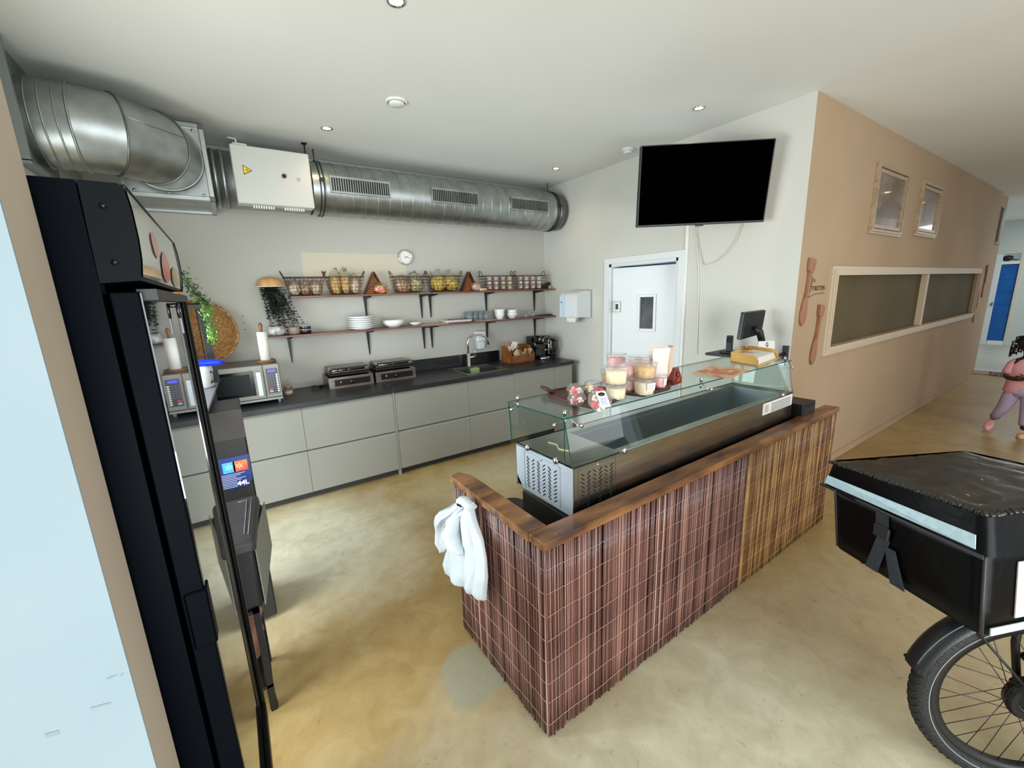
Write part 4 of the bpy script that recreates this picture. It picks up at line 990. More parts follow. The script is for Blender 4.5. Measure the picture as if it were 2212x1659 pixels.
for k in range(8):
    i, j = k % 4, k//4; x = pY(1010+i*11.5, 680, YB-0.11).x
    t = thing('drinking_glass', '%s drinking glass of the %s row right of the cutlery tray' % (('leftmost', 'second', 'third', 'rightmost')[i], ('front', 'back')[j]), 'glass', (x+0.01*j, YB-0.165+0.075*j, ZLO), 0, 'drinking glasses in a double row')
    f = MB(); f.lathe([(0.030, 0), (0.034, 0.002), (0.038, 0.115), (0.036, 0.115), (0.031, 0.008), (0, 0.007)], 20, cap1=False); f.build('body', gl_m, t)
for k, (u, r, h) in enumerate(((1134, 0.028, 0.05), (1150, 0.045, 0.055), (1146, 0.032, 0.085))):
    x = pY(u, 680, YB-0.12).x
    t = thing('glass_jar', ('small', 'wide', 'tall')[k]+' clear glass container near the right end of the lower shelf', 'jar', (x, YB-0.14+0.05*(k == 2), ZLO), 0, None)
    f = MB(); f.lathe([(r*0.7, 0), (r, h*0.3), (r*0.92, h*0.8), (r*0.7, h)], 20); f.build('body', gl_m, t)
# cutlery tray
x0 = pY(956, 690, YB-0.16).x; x1 = pY(1016, 690, YB-0.16).x
t = thing('cutlery_tray', 'white tray with dark forks near the middle of the lower shelf', 'tray', ((x0+x1)/2, YB-0.15, ZLO+0.004))
hw = (x1-x0)/2
f = MB(); f.hexa([(-hw*0.85, -0.06, 0), (hw*0.9, -0.06, 0), (hw*0.9, 0.06, 0), (-hw*0.85, 0.06, 0), (-hw, -0.075, 0.03), (hw, -0.07, 0.022), (hw, 0.07, 0.022), (-hw, 0.075, 0.03)], 0, 0.004); f.build('tray', mat('tray_white', (222, 208, 206), 0.5), t)
for k in range(6):
    x = (x0+x1)/2-hw*0.7+k*hw*0.24
    f = MB(); f.box(-0.05, 0.03, -0.006, 0.006, 0, 0.003); 
    for q in range(3): f.box(-0.085, -0.05, -0.008+q*0.006, -0.005+q*0.006, 0, 0.003)
    o = put('fork', f.mesh('fork', mat('fork_brown', (88, 58, 50), 0.4)), None, None, (x+0.03, YB-0.15, ZLO+0.040), (0.15, -0.1, 0.5+0.1*k)); tag(o, 'brown fork lying in the white cutlery tray', 'fork', 'forks in the cutlery tray')
for (a, b, s) in ((900, 968, 'left of'), (1019, 1092, 'right of')):
    xa, xc = pY(a+10, 700, YB-0.22).x, pY(b, 690, YB-0.22).x
    f = MB(); f.box(xa, xc, YB-SD+0.002, YB-0.12, ZLO+0.0005, ZLO+0.003); tag(f.build('paper_strip', mat('strip_pink', (214, 196, 184), 0.7)), 'pale paper shelf strip lying %s the cutlery tray' % s, 'paper')
# dark chain-like cutlery at the right end
t = thing('cutlery_pile', 'pile of dark looped tongs at the far right end of the lower shelf', 'tongs', (3.50, YB-0.17, ZLO))
f = MB()
for k in range(7): f.tube([(-0.14+k*0.042+0.024*math.cos(2*PI*i/14), 0.02*math.sin(2*PI*i/14), 0.012+0.009*math.sin(2*PI*i/14+k)) for i in range(14)], 0.0045, 5, closed=True)
f.build('loop', mat('gunmetal', (46, 42, 42), 0.3, 0.6), t)
f = MB()
for k in range(3): f.tube([(-0.15+k*0.06, -0.03, 0.006), (0.0+k*0.05, 0.03, 0.008)], 0.004, 5)
f.build('arm', steel_m, t)
# drill holes in the wall
f = MB()
for (u, v) in ((524, 683), (526, 697), (529, 712)):
    p = pY(u, v, YB); f.lathe([(0.005, 0), (0, 0.001)], 8, M=frameM((p.x, YB-0.0005, p.z), (1, 0, 0), (0, 0, 1)))
struct(f.build('trim_screw_holes', dark_m))
# lighter repainted rectangle on the back wall
a = pY(649, 545, YB); b = pY(870, 600, YB)
f = MB(); f.box(a.x, b.x+0.05, YB-0.0015, YB-0.0005, ZU+0.0, a.z); struct(f.build('wall_back_patch', mat('wall_patch_cream', (206, 198, 178), 0.85)))
# ------------------------------------------------------------------ bar
BR = 0.0125
bar = thing('bar_counter', 'L-shaped bar counter with a worn stained wood rail', 'counter', (0.811, 1.05, 0), BR)
BLn, BS = 2.675, 0.715
f = MB(); f.box(-0.015, BLn, -0.015, 0.078, 0.845, 0.880, b=0.004); f.build('long_rail', rail_m, bar)
f = MB(); f.prism([(-0.017, 0.079), (0.072, 0.079), (0.072, 0.655), (0.036, 0.725), (-0.012, 0.715)], 'z', 0.844, 0.879); f.build('short_rail', rail_m, bar)
f = MB(); f.box(0.012, BLn-0.02, 0.012, 0.05, 0.0, 0.845); f.box(0.012, 0.05, 0.05, BS-0.02, 0.0, 0.845); f.build('partition', mat('partition_black', (20, 18, 18), 0.8), bar)
# reeds
def reed_mesh(i, r, h, rr, wob):
    f = MB(); n = 5; pts = []
    b0 = rr.uniform(0.0, 0.018)
    for k in range(n+1):
        z = b0+(h-b0)*k/n
        pts.append((rr.uniform(-wob, wob), rr.uniform(-wob, wob)*0.6, z))
    f.tube(pts, [r*rr.uniform(0.85, 1.15) for _ in pts], 6, smooth=True)
    return f
rr = random.Random(3)
SPL = 1.435      # local x where the brown screen takes over
def screen(label, mat_, wire_z, spans, pitch, r, wob, nvar=14, light=None, edge=0):
    t = thing('reed_screen', label, 'screen', (0.811, 1.05, 0), BR)
    meshes = [reed_mesh(i, r, 0.846-rr.uniform(0, 0.012), rr, wob).mesh('reed', mat_) for i in range(nvar)]
    lights = [reed_mesh(i, r*0.74, 0.846-rr.uniform(0, 0.012), rr, wob).mesh('reed', light) for i in range(nvar)] if light else []
    for ax, a0, a1 in spans:
        n = int((a1-a0)/pitch)
        for k in range(n):
            a = a0+(k+0.5)*(a1-a0)/n+rr.uniform(-0.0008, 0.0008)
            loc = (a, rr.uniform(-0.001, 0.003), 0) if ax == 'x' else (rr.uniform(-0.001, 0.003), a, 0)
            ms = lights if (light and ((k % 2 == 0 and rr.random() < 0.72) or rr.random() < 0.08 or k < edge)) else meshes
            put('reed', ms[rr.randrange(nvar)], t, None, loc, (rr.uniform(-0.003, 0.003), rr.uniform(-0.004, 0.004), rr.uniform(0, 6)))
    for z in wire_z:
        for sgn in (0, 1):
            f = MB()
            for ax, a0, a1 in spans:
                n = int((a1-a0)/0.018); pth = []
                for k in range(n+1):
                    a = a0+(a1-a0)*k/n; dz = 0.0016*math.sin(k*PI+sgn*PI)+0.011*noise.noise(Vector((a*5, z*9, 0))); o_ = -r*0.95-0.0006+0.0006*math.sin(k*2.1)
                    pth.append((a, o_, z+dz+0.002*(k % 2)*(1 if sgn else -1)) if ax == 'x' else (o_, a, z+dz+0.002*(k % 2)*(1 if sgn else -1)))
                f.tube(pth, 0.0008, 4)
            if sgn == 0: f.build('binding_wire', wire_m, t)
            else: f.bm.free()
    return t
WZ = (0.765, 0.665, 0.565, 0.465, 0.368, 0.268, 0.172, 0.072)
screen('dark red willow reed screen wrapped round the near corner of the bar', reed_m, WZ, (('x', 0.0, SPL), ('y', 0.002, BS)), 0.0090, 0.0050, 0.0009, light=reedl_m)
screen('brown twig reed screen at the far right end of the bar front', reedb_m, tuple(z-0.02 for z in WZ), (('x', SPL, BLn),), 0.0080, 0.0043, 0.0026, light=mat('pale_twig', (150, 116, 66), 0.45, col2=(196, 160, 104), scale=20, stretch=(1, 1, 0.3)), edge=5)

# white bag hanging from the short rail
bg_m = mat('white_bag', (188, 195, 199), 0.6, col2=(178, 186, 191), scale=6, bump=0.3, bscale=18)
t = thing('carrier_bag', 'white cloth-like bag hanging from the short end of the bar rail', 'bag', (0.775, 1.515, 0.850))
t.scale = (1.15, 0.82, 0.80)
def bag_layer(prof, seed, off, n=96):
    f = MB(); pts = []; F = []; P = []
    for j in range(len(prof)-1):          # resample the profile
        for k in range(4):
            s_ = k/4; P.append(tuple(x*(1-s_)+y*s_ for x, y in zip(prof[j], prof[j+1])))
    P.append(prof[-1])
    for j, (dz, y0, y1, th) in enumerate(P):
        t_ = j/(len(P)-1)
        for i in range(n):
            a = 2*PI*i/n; cy = (y0+y1)/2; hy = (y1-y0)/2
            fold = noise.noise(Vector((math.cos(a)*2.6+seed, math.sin(a)*2.6, t_*1.6+seed)))
            cr = abs(noise.noise(Vector((math.cos(a)*3.4, seed+5, t_*2.2+math.sin(a)*2))))
            x = -th*0.5+math.sin(a)*th*0.5+off+(-0.020*fold-0.022*cr)*(math.sin(a) < 0.3)*min(1, 0.3+2*t_)
            y = cy+math.cos(a)*hy*(1+0.04*noise.noise(Vector((seed, t_*3, math.cos(a)))))
            pts.append((x, y, dz-0.085*math.cos(a)*max(0, t_-0.25)+0.010*math.sin(a*2+seed)*(t_ > 0.9)))
    for j in range(len(P)-1):
        for i in range(n): F.append((j*n+i, (j+1)*n+i, (j+1)*n+(i+1) % n, j*n+(i+1) % n))
    F.append(tuple((len(P)-1)*n+i for i in range(n)))
    f._mk(pts, F, 0, True); return f
bag_layer([(0.02, -0.045, 0.035, 0.03), (-0.03, -0.05, 0.03, 0.045), (-0.07, -0.08, 0.07, 0.055), (-0.16, -0.15, 0.16, 0.055), (-0.26, -0.18, 0.21, 0.055), (-0.38, -0.19, 0.26, 0.06), (-0.50, -0.17, 0.33, 0.06), (-0.555, -0.16, 0.34, 0.045), (-0.575, -0.15, 0.33, 0.02)], 1.3, 0.0).build('pouch', bg_m, t)
bag_layer([(0.0, -0.02, 0.05, 0.03), (-0.07, 0.02, 0.14, 0.04), (-0.15, 0.10, 0.29, 0.04), (-0.23, 0.16, 0.34, 0.04), (-0.35, 0.19, 0.34, 0.04), (-0.42, 0.20, 0.33, 0.02)], 2.6, -0.03).build('side_flap', bg_m, t)
f = MB()
f.tube([(-0.02, -0.045, -0.005), (-0.04, -0.01, 0.025), (-0.035, 0.035, 0.012), (-0.025, 0.045, -0.025), (-0.02, 0.0, -0.035)], 0.021, 10, closed=True)
f.tube([(-0.045, 0.03, -0.03), (-0.075, 0.02, -0.09), (-0.085, 0.05, -0.17), (-0.08, 0.02, -0.25), (-0.075, -0.04, -0.26)], [0.018, 0.026, 0.038, 0.034, 0.010], 10)
f.tube([(-0.04, -0.02, -0.03), (-0.06, 0.06, -0.11), (-0.07, 0.13, -0.20), (-0.065, 0.17, -0.24)], [0.016, 0.022, 0.02, 0.006], 8)
for v in f.bm.verts: v.co.x += 0.008*noise.noise(v.co*30)
f.build('knot', bg_m, t)

# refrigerated base under the case, bin
t = thing('refrigerated_counter', 'dark refrigerated counter behind the bar carrying the glass display case', 'counter', (1.07, 1.19, 0), 0.010)
f = MB(); f.box(0, 2.20, 0, 0.36, 0.06, 0.80, b=0.004); f.build('body', mat('counter_black', (16, 17, 18), 0.5), t)
f = MB()
for k in range(4): f.box(0.04+k*0.54, 0.54+k*0.54, 0.36, 0.375, 0.10, 0.76, b=0.004)
f.build('door', mat('counter_steel', (120, 122, 122), 0.4, 0.8), t)
f = MB()
for x in (0.05, 1.1, 2.12): f.cyl((x, 0.05, 0), 0.02, 0, 0.06, 12); f.cyl((x, 0.31, 0), 0.02, 0, 0.06, 12)
f.build('foot', dark_m, t)
f = MB(); f.box(0.0, 1.93, 0.01, 0.35, 0.80, 0.832, b=0.002); f.build('top_plate', steeld_m, t)
t = thing('waste_bin', 'round black bin behind the short end of the bar', 'bin', (1.095, 1.69, 0))
f = MB(); f.lathe([(0.085, 0), (0.095, 0.60), (0.100, 0.61), (0.092, 0.615), (0.085, 0.05), (0, 0.05)], 28, cap1=False); f.build('body', dark_m, t)
f = MB(); f.lathe([(0.099, 0.612), (0.103, 0.616), (0.103, 0.635), (0.085, 0.65), (0, 0.655)], 28); f.build('lid', black_m, t)

# display case
CS = thing('display_case', 'long stainless steel refrigerated display case with glass sneeze guard', 'display case', (1.055, 1.169, 0.832), 0.0102)
CL, CD, CHt, GH = 1.965, 0.405, 0.213, 0.198
f = MB()
w0, w1, v0, v1 = 0.29, 1.86, 0.045, 0.345
f.box(0, CL, 0, 0.012, 0.0, CHt); f.box(0, CL, CD-0.012, CD, 0.0, CHt)
f.box(CL-0.01, CL, 0.012, CD-0.012, 0.0, CHt); f.box(0.0, CL, 0.0, CD, 0.0, 0.01)
f.box(0.0, w0, 0.0, CD, CHt-0.004, CHt); f.box(w1, CL, 0, CD, CHt-0.004, CHt); f.box(w0, w1, 0, v0, CHt-0.004, CHt); f.box(w0, w1, v1, CD, CHt-0.004, CHt)
f.build('case_body', mat('case_steel', (184, 182, 176), 0.25, 1.0, col2=(168, 166, 160), scale=5, stretch=(1, 1, 12)), CS)
f = MB(); z = 0.04; f.box(w0, w1, v0, v1, z-0.003, z)
f.box(w0, w0+0.003, v0, v1, z, CHt-0.003); f.box(w1-0.003, w1, v0, v1, z, CHt-0.003); f.box(w0, w1, v0, v0+0.003, z, CHt-0.003); f.box(w0, w1, v1-0.003, v1, z, CHt-0.003)
f.box(w0, w1, v0, v0+0.01, CHt-0.03, CHt-0.024); f.box(w0, w1, v1-0.01, v1, CHt-0.03, CHt-0.024)
f.build('well', mat('well_steel', (160, 168, 172), 0.32, 0.85), CS)
f = MB(); f.prism([(0, 0), (0, CHt), (CD-0.012, CHt), (CD-0.012, 0.06), (CD-0.06, 0.0)], 'x', -0.002, 0.01); f.build('end_plate', mat('lit_end_steel', (176, 184, 192), 0.5, 0.55, col2=(160, 168, 176), scale=5), CS)  # paler, bluer copy of the case steel: window light put into its colour
# louvred panels (left end and left part of the front)
def louvres(name, M, w, h):
    f = MB(); g = 0.006
    for a in ((0, w, 0, 0.003), (0, w, h-0.003, h), (0, 0.003, 0, h), (w-0.003, w, 0, h)):
        f.box(a[0], a[1], a[2], a[3], 0, 0.002, M=M)
    p_ = f.build(name, MATS['lit_end_steel'] if name[0] == 'e' else steel_m, CS)
    f = MB(); cols = 6; rows = 9
    for i in range(cols):
        for j in range(rows):
            x = w*0.12+i*w*0.76/(cols-1); y = h*0.10+j*h*0.74/(rows-1); s = 1 if i % 2 else -1; d = 0.008
            p = [Vector((x-d, y-s*d*0.8, 0)), Vector((x+d, y+s*d*0.8, 0))]; nrm = Vector((-s*0.8, 1, 0)).normalized()*0.0022
            q = [p[0]-nrm, p[1]-nrm, p[1]+nrm, p[0]+nrm]
            f._mk([M @ v for v in q]+[M @ (v+Vector((0, 0, 0.0016))) for v in q], [(0, 1, 2, 3), (4, 5, 6, 7), (0, 1, 5, 4), (1, 2, 6, 5), (2, 3, 7, 6), (3, 0, 4, 7)])
    f.build('vent_slot', black_m, p_)
    f = MB(); f.lathe([(0.006, 0), (0.006, 0.004), (0, 0.006)], 10, M=M @ Matrix.Translation((w*0.5, h*0.965, 0))); f.build('screw', chrome_m, p_)
louvres('end_louvre_panel', frameM((-0.003, 0.33, 0.012), (0, -1, 0), (0, 0, 1)), 0.255, 0.185)
louvres('front_louvre_panel', frameM((0.028, 0.0, 0.008), (1, 0, 0), (0, 0, 1)), 0.225, 0.195)
f = MB()
for y in (0.03, 0.375): f.lathe([(0.006, 0), (0, 0.002)], 10, M=frameM((-0.0005, y, CHt-0.03), (0, -1, 0), (0, 0, 1)))
f.build('rubber_plug', black_m, CS)
# glass: top, front, ends
ya = 0.048
def pane(name, corners, th, nrm):
    n_ = Vector(nrm).normalized()*th; a = [Vector(c) for c in corners]; b = [c+n_ for c in a]
    f = MB(); f._mk(a+b, [(0, 1, 2, 3), (7, 6, 5, 4)], 0); f._mk(a+b, [(0, 1, 5, 4), (1, 2, 6, 5), (2, 3, 7, 6), (3, 0, 4, 7)], 1)
    return f.build(name, [glass_m, gedge_m], CS)
ZG0, ZG1 = CHt+0.002, CHt+GH
pane('top_glass', [(-0.008, ya-0.006, ZG1), (1.995, ya-0.006, ZG1), (1.995, 0.415, ZG1), (-0.028, 0.42, ZG1)], 0.006, (0, 0, 1))
pane('front_glass', [(0.0, 0.002, ZG0), (CL, 0.002, ZG0), (CL+0.02, ya, ZG1), (0.002, ya, ZG1)], 0.006, (0, 0.97, -0.2))
pane('left_glass', [(0.0, ya+0.004, ZG0-0.004), (-0.012, 0.418, ZG0-0.004), (-0.022, 0.418, ZG1), (0.0, ya+0.004, ZG1)], 0.006, (1, 0, 0))
pane('right_glass', [(CL-0.008, ya, ZG0), (CL-0.008, 0.40, ZG0), (CL+0.01, 0.40, ZG1), (CL+0.01, ya, ZG1)], 0.006, (-1, 0, 0))
f = MB(); f.box(w0-0.01, w1, -0.002, 0.004, CHt-0.001, CHt+0.006); f.build('glass_channel', mat('glass_channel', (150, 160, 158), 0.2, 0.6), CS)
f = MB()
for (x, y) in ((0.02, 0.40), (0.02, ya+0.02), (0.98, ya+0.015), (1.95, ya+0.015), (0.98, 0.40), (1.95, 0.40)):
    f.cyl((x, y, 0), 0.0075, ZG1+0.006, ZG1+0.030, 12); f.cyl((x, y, 0), 0.005, ZG1-0.028, ZG1, 8)
f.build('standoff_pin', chrome_m, CS)
f = MB()
for (x, y) in ((0.045, 0.03), (0.99, 0.03), (1.94, 0.03)):
    f.tube([(x, y+0.03, ZG1-0.01), (x+0.012, y+0.005, ZG1-0.034), (x+0.03, y, ZG1-0.034)], 0.004, 6); f.lathe([(0.009, 0), (0.009, 0.01), (0, 0.012)], 12, M=frameM((x+0.022, y-0.004, ZG1-0.034), (1, 0, 0), (0, 0, 1)))
for y in (0.09, 0.40): f.lathe([(0.008, 0), (0.008, 0.012), (0, 0.014)], 12, M=frameM((-0.012, y, ZG1-0.03), (0, -1, 0), (0, 0, 1)))
f.build('glass_clamp', chrome_m, CS)
f = MB()
for M_ in (frameM((-0.004, 0.10, CHt+0.006), (0, -1, 0), (0, 0, 1)), frameM((-0.004, 0.30, CHt+0.006), (0, -1, 0), (0, 0, 1)), frameM((0.30, -0.004, CHt+0.006), (1, 0, 0), (0, 0, 1)), frameM((1.80, -0.004, CHt+0.006), (1, 0, 0), (0, 0, 1))):
    f.lathe([(0.015, 0), (0.015, 0.005), (0.010, 0.010), (0, 0.012)], 18, M=M_)
f.build('round_clamp', chrome_m, CS)
a = pY(1653, 850, 1.18); b = pY(1708, 846, 1.18)
f = MB(); x0 = a.x-1.055; x1 = CL-0.012; f.box(x0, x1, -0.002, 0, CHt-0.085, CHt-0.012); lb = f.build('rating_label', paper_m, CS)
f = MB()
for k in range(5): f.box(x0+0.02, x0+0.07, -0.003, -0.002, CHt-0.03-k*0.010, CHt-0.027-k*0.010); f.box(x0+0.10, x1-0.02, -0.003, -0.002, CHt-0.03-k*0.012, CHt-0.026-k*0.012)
f.build('label_print', MATS['ink'], lb)
f = MB(); f.tube([(0.12, 0.30, CHt+0.002), (0.13, 0.25, CHt+0.002), (0.10, 0.20, CHt+0.002), (0.12, 0.15, CHt+0.002)], 0.003, 5); tag(f.build('rubber_band', mat('cream_band', (226, 210, 150), 0.5)), 'x', 'x')
for o in list(bpy.data.objects):
    if o.name.startswith('rubber_band'):
        o.matrix_world = CS.matrix_basis.copy(); tag(o, 'cream curled strip lying on the steel at the left end of the display case', 'strip')
# black box on the counter at the right of the case
bb = thing('cash_drawer', 'flat black box at the right end of the display case, just above the wooden rail', 'cash drawer', (3.05, 1.135, 0.80), 0.0102)
f = MB(); f.box(0, 0.20, 0, 0.17, 0.0, 0.158, b=0.003); f.build('housing', black_m, bb)
f = MB(); f.box(0.01, 0.19, -0.004, 0, 0.02, 0.13, b=0.002); f.build('drawer_front', dark_m, bb)

# ------------------------------------------------------------------ things on the glass
ZT = 0.832+ZG1+0.006+0.0005
def T(u, v): p = pZ(u, v, ZT); return p
def stray(label, px, col=(78, 46, 44)):
    pts = [T(*q) for q in px]; c = sum(pts, Vector())/len(pts)
    t = thing('wooden_tray', label, 'tray', (c.x, c.y, ZT), 0, 'dark brown trays on the glass')
    L_ = [((p-c).x, (p-c).y) for p in pts]
    if (L_[1][0]-L_[0][0])*(L_[2][1]-L_[0][1])-(L_[1][1]-L_[0][1])*(L_[2][0]-L_[0][0]) < 0: L_.reverse()
    bm_ = mat('tray_brown', (66, 38, 35), 0.5, col2=(84, 52, 47), scale=14, spec=0.25)
    f = MB(); f.prism(L_, 'z', 0.0, 0.010); f.build('board', bm_, t)
    f = MB(); n = len(L_); rim = []
    for i in range(n):      # rounded path
        a, b, c2 = Vector(L_[i-1]), Vector(L_[i]), Vector(L_[(i+1) % n])
        rim.append(b+(a-b).normalized()*0.02); rim.append(b+(c2-b).normalized()*0.02)
    f.tube([(p.x, p.y, 0.011) for p in rim], 0.0065, 8, closed=True); f.build('rim', bm_, t)
    return t
t1 = stray('large dark brown tray at the left of the glass, carrying fruit boxes and cookie tubs', [(1183, 860), (1288, 887), (1351, 860), (1342, 845), (1258, 838), (1190, 848)])
f = MB(); c = Vector(t1.location); h_ = T(1186, 852)-c; f.tube([(h_.x+0.03, h_.y+0.04, 0.014), (h_.x-0.005, h_.y+0.05, 0.03), (h_.x-0.02, h_.y+0.0, 0.03), (h_.x+0.01, h_.y-0.03, 0.014)], 0.009, 8); f.build('handle', MATS['tray_brown'], t1)
stray('second dark brown tray right of the first, under the biscuit tubs', [(1345, 853), (1390, 858), (1447, 842), (1446, 830), (1380, 826), (1340, 838)])
ZS = ZT+0.010
def tb(u, v, r, h, mm, label, z=ZS, **k):
    p = pZ(u, v, z)
    return tub((p.x, p.y, z), r, h, mm, label, None, seed=u % 17, **k), p
ribbon = mat('cheese_biscuits', (232, 212, 160), 0.6, col2=(246, 236, 200), scale=30, bump=0.6)
_, p = tb(1330, 860, 0.052, 0.068, pale, 'lower cookie tub with pale round biscuits on the large tray')
tub((p.x, p.y, ZS+0.069), 0.056, 0.082, ribbon, 'tall tub of cream curled biscuits, stacked on the pale cookie tub', None, seed=3)
_, p = tb(1391, 850, 0.054, 0.078, pale, 'lower round tub with a white printed sticker, front of the second tray', sticker=True)
tub((p.x, p.y, ZS+0.079), 0.056, 0.072, cookie, 'round tub of golden biscuits stacked on the tub with the big sticker', None, seed=5)
_, p = tb(1424, 838, 0.036, 0.070, pink, 'small tub of pink sweets with a sticker beside the paper bag', sticker=True, stk_ang=-1.9)
_, p = tb(1358, 844, 0.050, 0.075, choc, 'round tub of brown sticks behind the cream biscuit tub')
tub((p.x+0.005, p.y, ZS+0.076), 0.055, 0.070, pink, 'pink sweets tub with a barcode sticker in the middle of the pile', None, seed=6, sticker=True, stk_ang=-1.7)
_, p = tb(1318, 829, 0.050, 0.078, choc, 'round tub at the back left of the pile, mostly hidden')
tub((p.x+0.035, p.y-0.01, ZS+0.079), 0.052, 0.080, pink, 'topmost left tub of pink sweets', None, seed=8)
_, p = tb(1380, 832, 0.050, 0.076, pink, 'round tub at the back right of the pile, mostly hidden')
tub((p.x-0.005, p.y, ZS+0.077), 0.055, 0.074, pink, 'topmost right tub of pink sweets', None, seed=9)
# salad / sweets boxes
def fruitbox(u, v, r, h, label, cols, tilt=0, rz=0, z=ZS, lbl=False):
    p = pZ(u, v, z)
    t = thing('snack_box', label, 'box', (p.x, p.y, z), 0, None, rot=(tilt, 0, rz))
    f = MB(); f.lathe([(r*0.78, 0), (r*0.82, 0.002), (r, h*0.5), (r*1.06, h*0.52), (r, h*0.56), (r*0.8, h), (0, h)], 8); f.build('clear_shell', plas_m, t)
    rq = random.Random(u)
    for k, c in enumerate(cols):
        a = 2*PI*k/len(cols)+0.4
        f = MB()
        for q in range(10):
            an = a+rq.uniform(-0.7, 0.7); rad = r*rq.uniform(0.1, 0.62)
            f.blob((rad*math.cos(an), rad*math.sin(an), h*rq.uniform(0.12, 0.62)), (r*0.19, r*0.19, r*0.16), 1, 0.3, 3, seed=q)
        f.build('sweets', mat('sweet_%d_%d_%d' % c, c, 0.5), t)
    if lbl:
        f = MB(); f.box(-0.020, 0.024, -0.036, 0.034, h+0.0005, h+0.0015); lb = f.build('label_card', paper_m, t)
        f = MB(); f.lathe([(0.016, 0), (0, 0.0005)], 20, c=(0.002, 0.020, h+0.0016), sy=0.55); f.build('label_emblem', mat('label_dark', (40, 46, 30), 0.5), lb)
        f = MB()
        for k in range(5): f.box(-0.014, 0.016-0.004*(k % 2), 0.0-k*0.006, 0.002-k*0.006, h+0.0016, h+0.002)
        f.build('label_print', mat('label_blue', (90, 110, 190), 0.6), lb)
        f = MB(); f.box(0.000, 0.02, 0.034, 0.046, h, h+0.001); f.build('red_tag', mat('tag_red', (200, 60, 60), 0.5), lb)
    return t
P_ = (226, 80, 130); Y_ = (244, 190, 70); W__ = (240, 228, 206); G_ = (120, 190, 50); R_ = (196, 60, 80)
fruitbox(1246, 872, 0.042, 0.045, 'lower clear box of pink and white sweets at the left of the large tray', [P_, W__, R_, W__])
p = pZ(1246, 872, ZS)
o = fruitbox(1246, 872, 0.042, 0.045, 'upper clear box of pink and yellow sweets at the left of the large tray', [P_, Y_, P_, W__]); o.location = (p.x-0.004, p.y, ZS+0.042)
fruitbox(1291, 872, 0.052, 0.045, 'clear sweets box tilted up to show its white label card, green and orange inside', [G_, Y_, W__, R_, W__, G_], tilt=math.radians(52), rz=math.radians(-14), lbl=True, z=ZS+0.034)
fruitbox(1281, 850, 0.046, 0.060, 'clear sweets box standing behind the tilted labelled box', [W__, Y_, W__, P_])
# paper bag and red carton
p = T(1447, 834)
t = thing('paper_bag_stack', 'tall upright stack of folded white and brown paper bags right of the tubs', 'paper bags', (p.x-0.012, p.y+0.05, ZT), -0.5)
f = MB()
for k in range(5): f.hexa([(-0.042, k*0.009, 0.0), (0.036, k*0.009, 0.0), (0.036, k*0.009+0.008, 0.0), (-0.042, k*0.009+0.008, 0.0), (-0.05, k*0.011-0.01, 0.195+0.003*k), (0.042, k*0.011-0.01, 0.195+0.003*k), (0.042, k*0.011, 0.195), (-0.05, k*0.011, 0.195)])
f.build('white_bag', mat('bag_white', (226, 214, 206), 0.7, col2=(212, 196, 188), scale=6), t)
f = MB(); f.hexa([(0.036, -0.006, 0), (0.058, 0.0, 0), (0.058, 0.05, 0), (0.036, 0.05, 0), (0.042, -0.014, 0.195), (0.066, -0.004, 0.200), (0.066, 0.05, 0.200), (0.042, 0.05, 0.195)]); f.build('brown_bag', mat('bag_brown', (196, 168, 146), 0.7), t)
p = T(1458, 829)
t = thing('red_carton', 'small dark red tapered carton standing in front of the paper bags', 'carton', (p.x, p.y, ZT), 0.15)
f = MB(); f.hexa([(-0.052, -0.014, 0), (0.045, -0.014, 0), (0.045, 0.02, 0), (-0.052, 0.02, 0), (-0.052, -0.014, 0.03), (0.045, -0.014, 0.03), (0.045, 0.02, 0.03), (-0.052, 0.02, 0.03)])
f.hexa([(-0.052, -0.014, 0.03), (0.045, -0.014, 0.03), (0.045, 0.02, 0.03), (-0.052, 0.02, 0.03), (-0.018, -0.004, 0.085), (0.022, -0.004, 0.085), (0.022, 0.012, 0.085), (-0.018, 0.012, 0.085)])
f.build('carton', mat('carton_red', (92, 30, 18), 0.35, col2=(120, 44, 24), scale=12), t)
f = MB(); f.lathe([(0.015, 0), (0, 0.001)], 14, M=frameM((0.004, -0.0135, 0.052), (1, 0, 0), (0, 0.22, 1))); f.box(-0.012, 0.02, -0.0165, -0.0145, 0.012, 0.034); f.build('emblem', mat('emblem_red', (196, 44, 40), 0.5, col2=(40, 60, 40), scale=60), t)
# menu sheet
ps = [T(1493, 807), T(1577, 819), T(1622, 799), T(1536, 790)]
f = MB(); f._mk([v for v in ps]+[v+Vector((0, 0, 0.0015)) for v in ps], [(0, 1, 2, 3), (4, 5, 6, 7), (0, 1, 5, 4), (1, 2, 6, 5), (2, 3, 7, 6), (3, 0, 4, 7)])
mn = thing('menu_sheet', 'tan printed menu sheet lying on the glass left of the wooden tray', 'menu')
f.build('sheet', mat('menu_print', (214, 176, 140), 0.6, col2=(204, 110, 90), scale=16, contrast=(0.5, 0.62), detail=1), mn)
def inq(q, a, b): return q[0].lerp(q[1], a).lerp(q[3].lerp(q[2], a), b)
f = MB()
for (a0, a1, b0, b1) in ((0.3, 0.7, 0.25, 0.55), (0.3, 0.62, 0.62, 0.7), (0.1, 0.25, 0.2, 0.5), (0.75, 0.9, 0.3, 0.7)):
    f._mk([inq(ps, a, b)+Vector((0, 0, 0.002)) for a, b in ((a0, b0), (a1, b0), (a1, b1), (a0, b1))], [(0, 1, 2, 3)])
f.build('print_block', mat('menu_red', (206, 112, 92), 0.6, col2=(170, 130, 84), scale=30), mn)
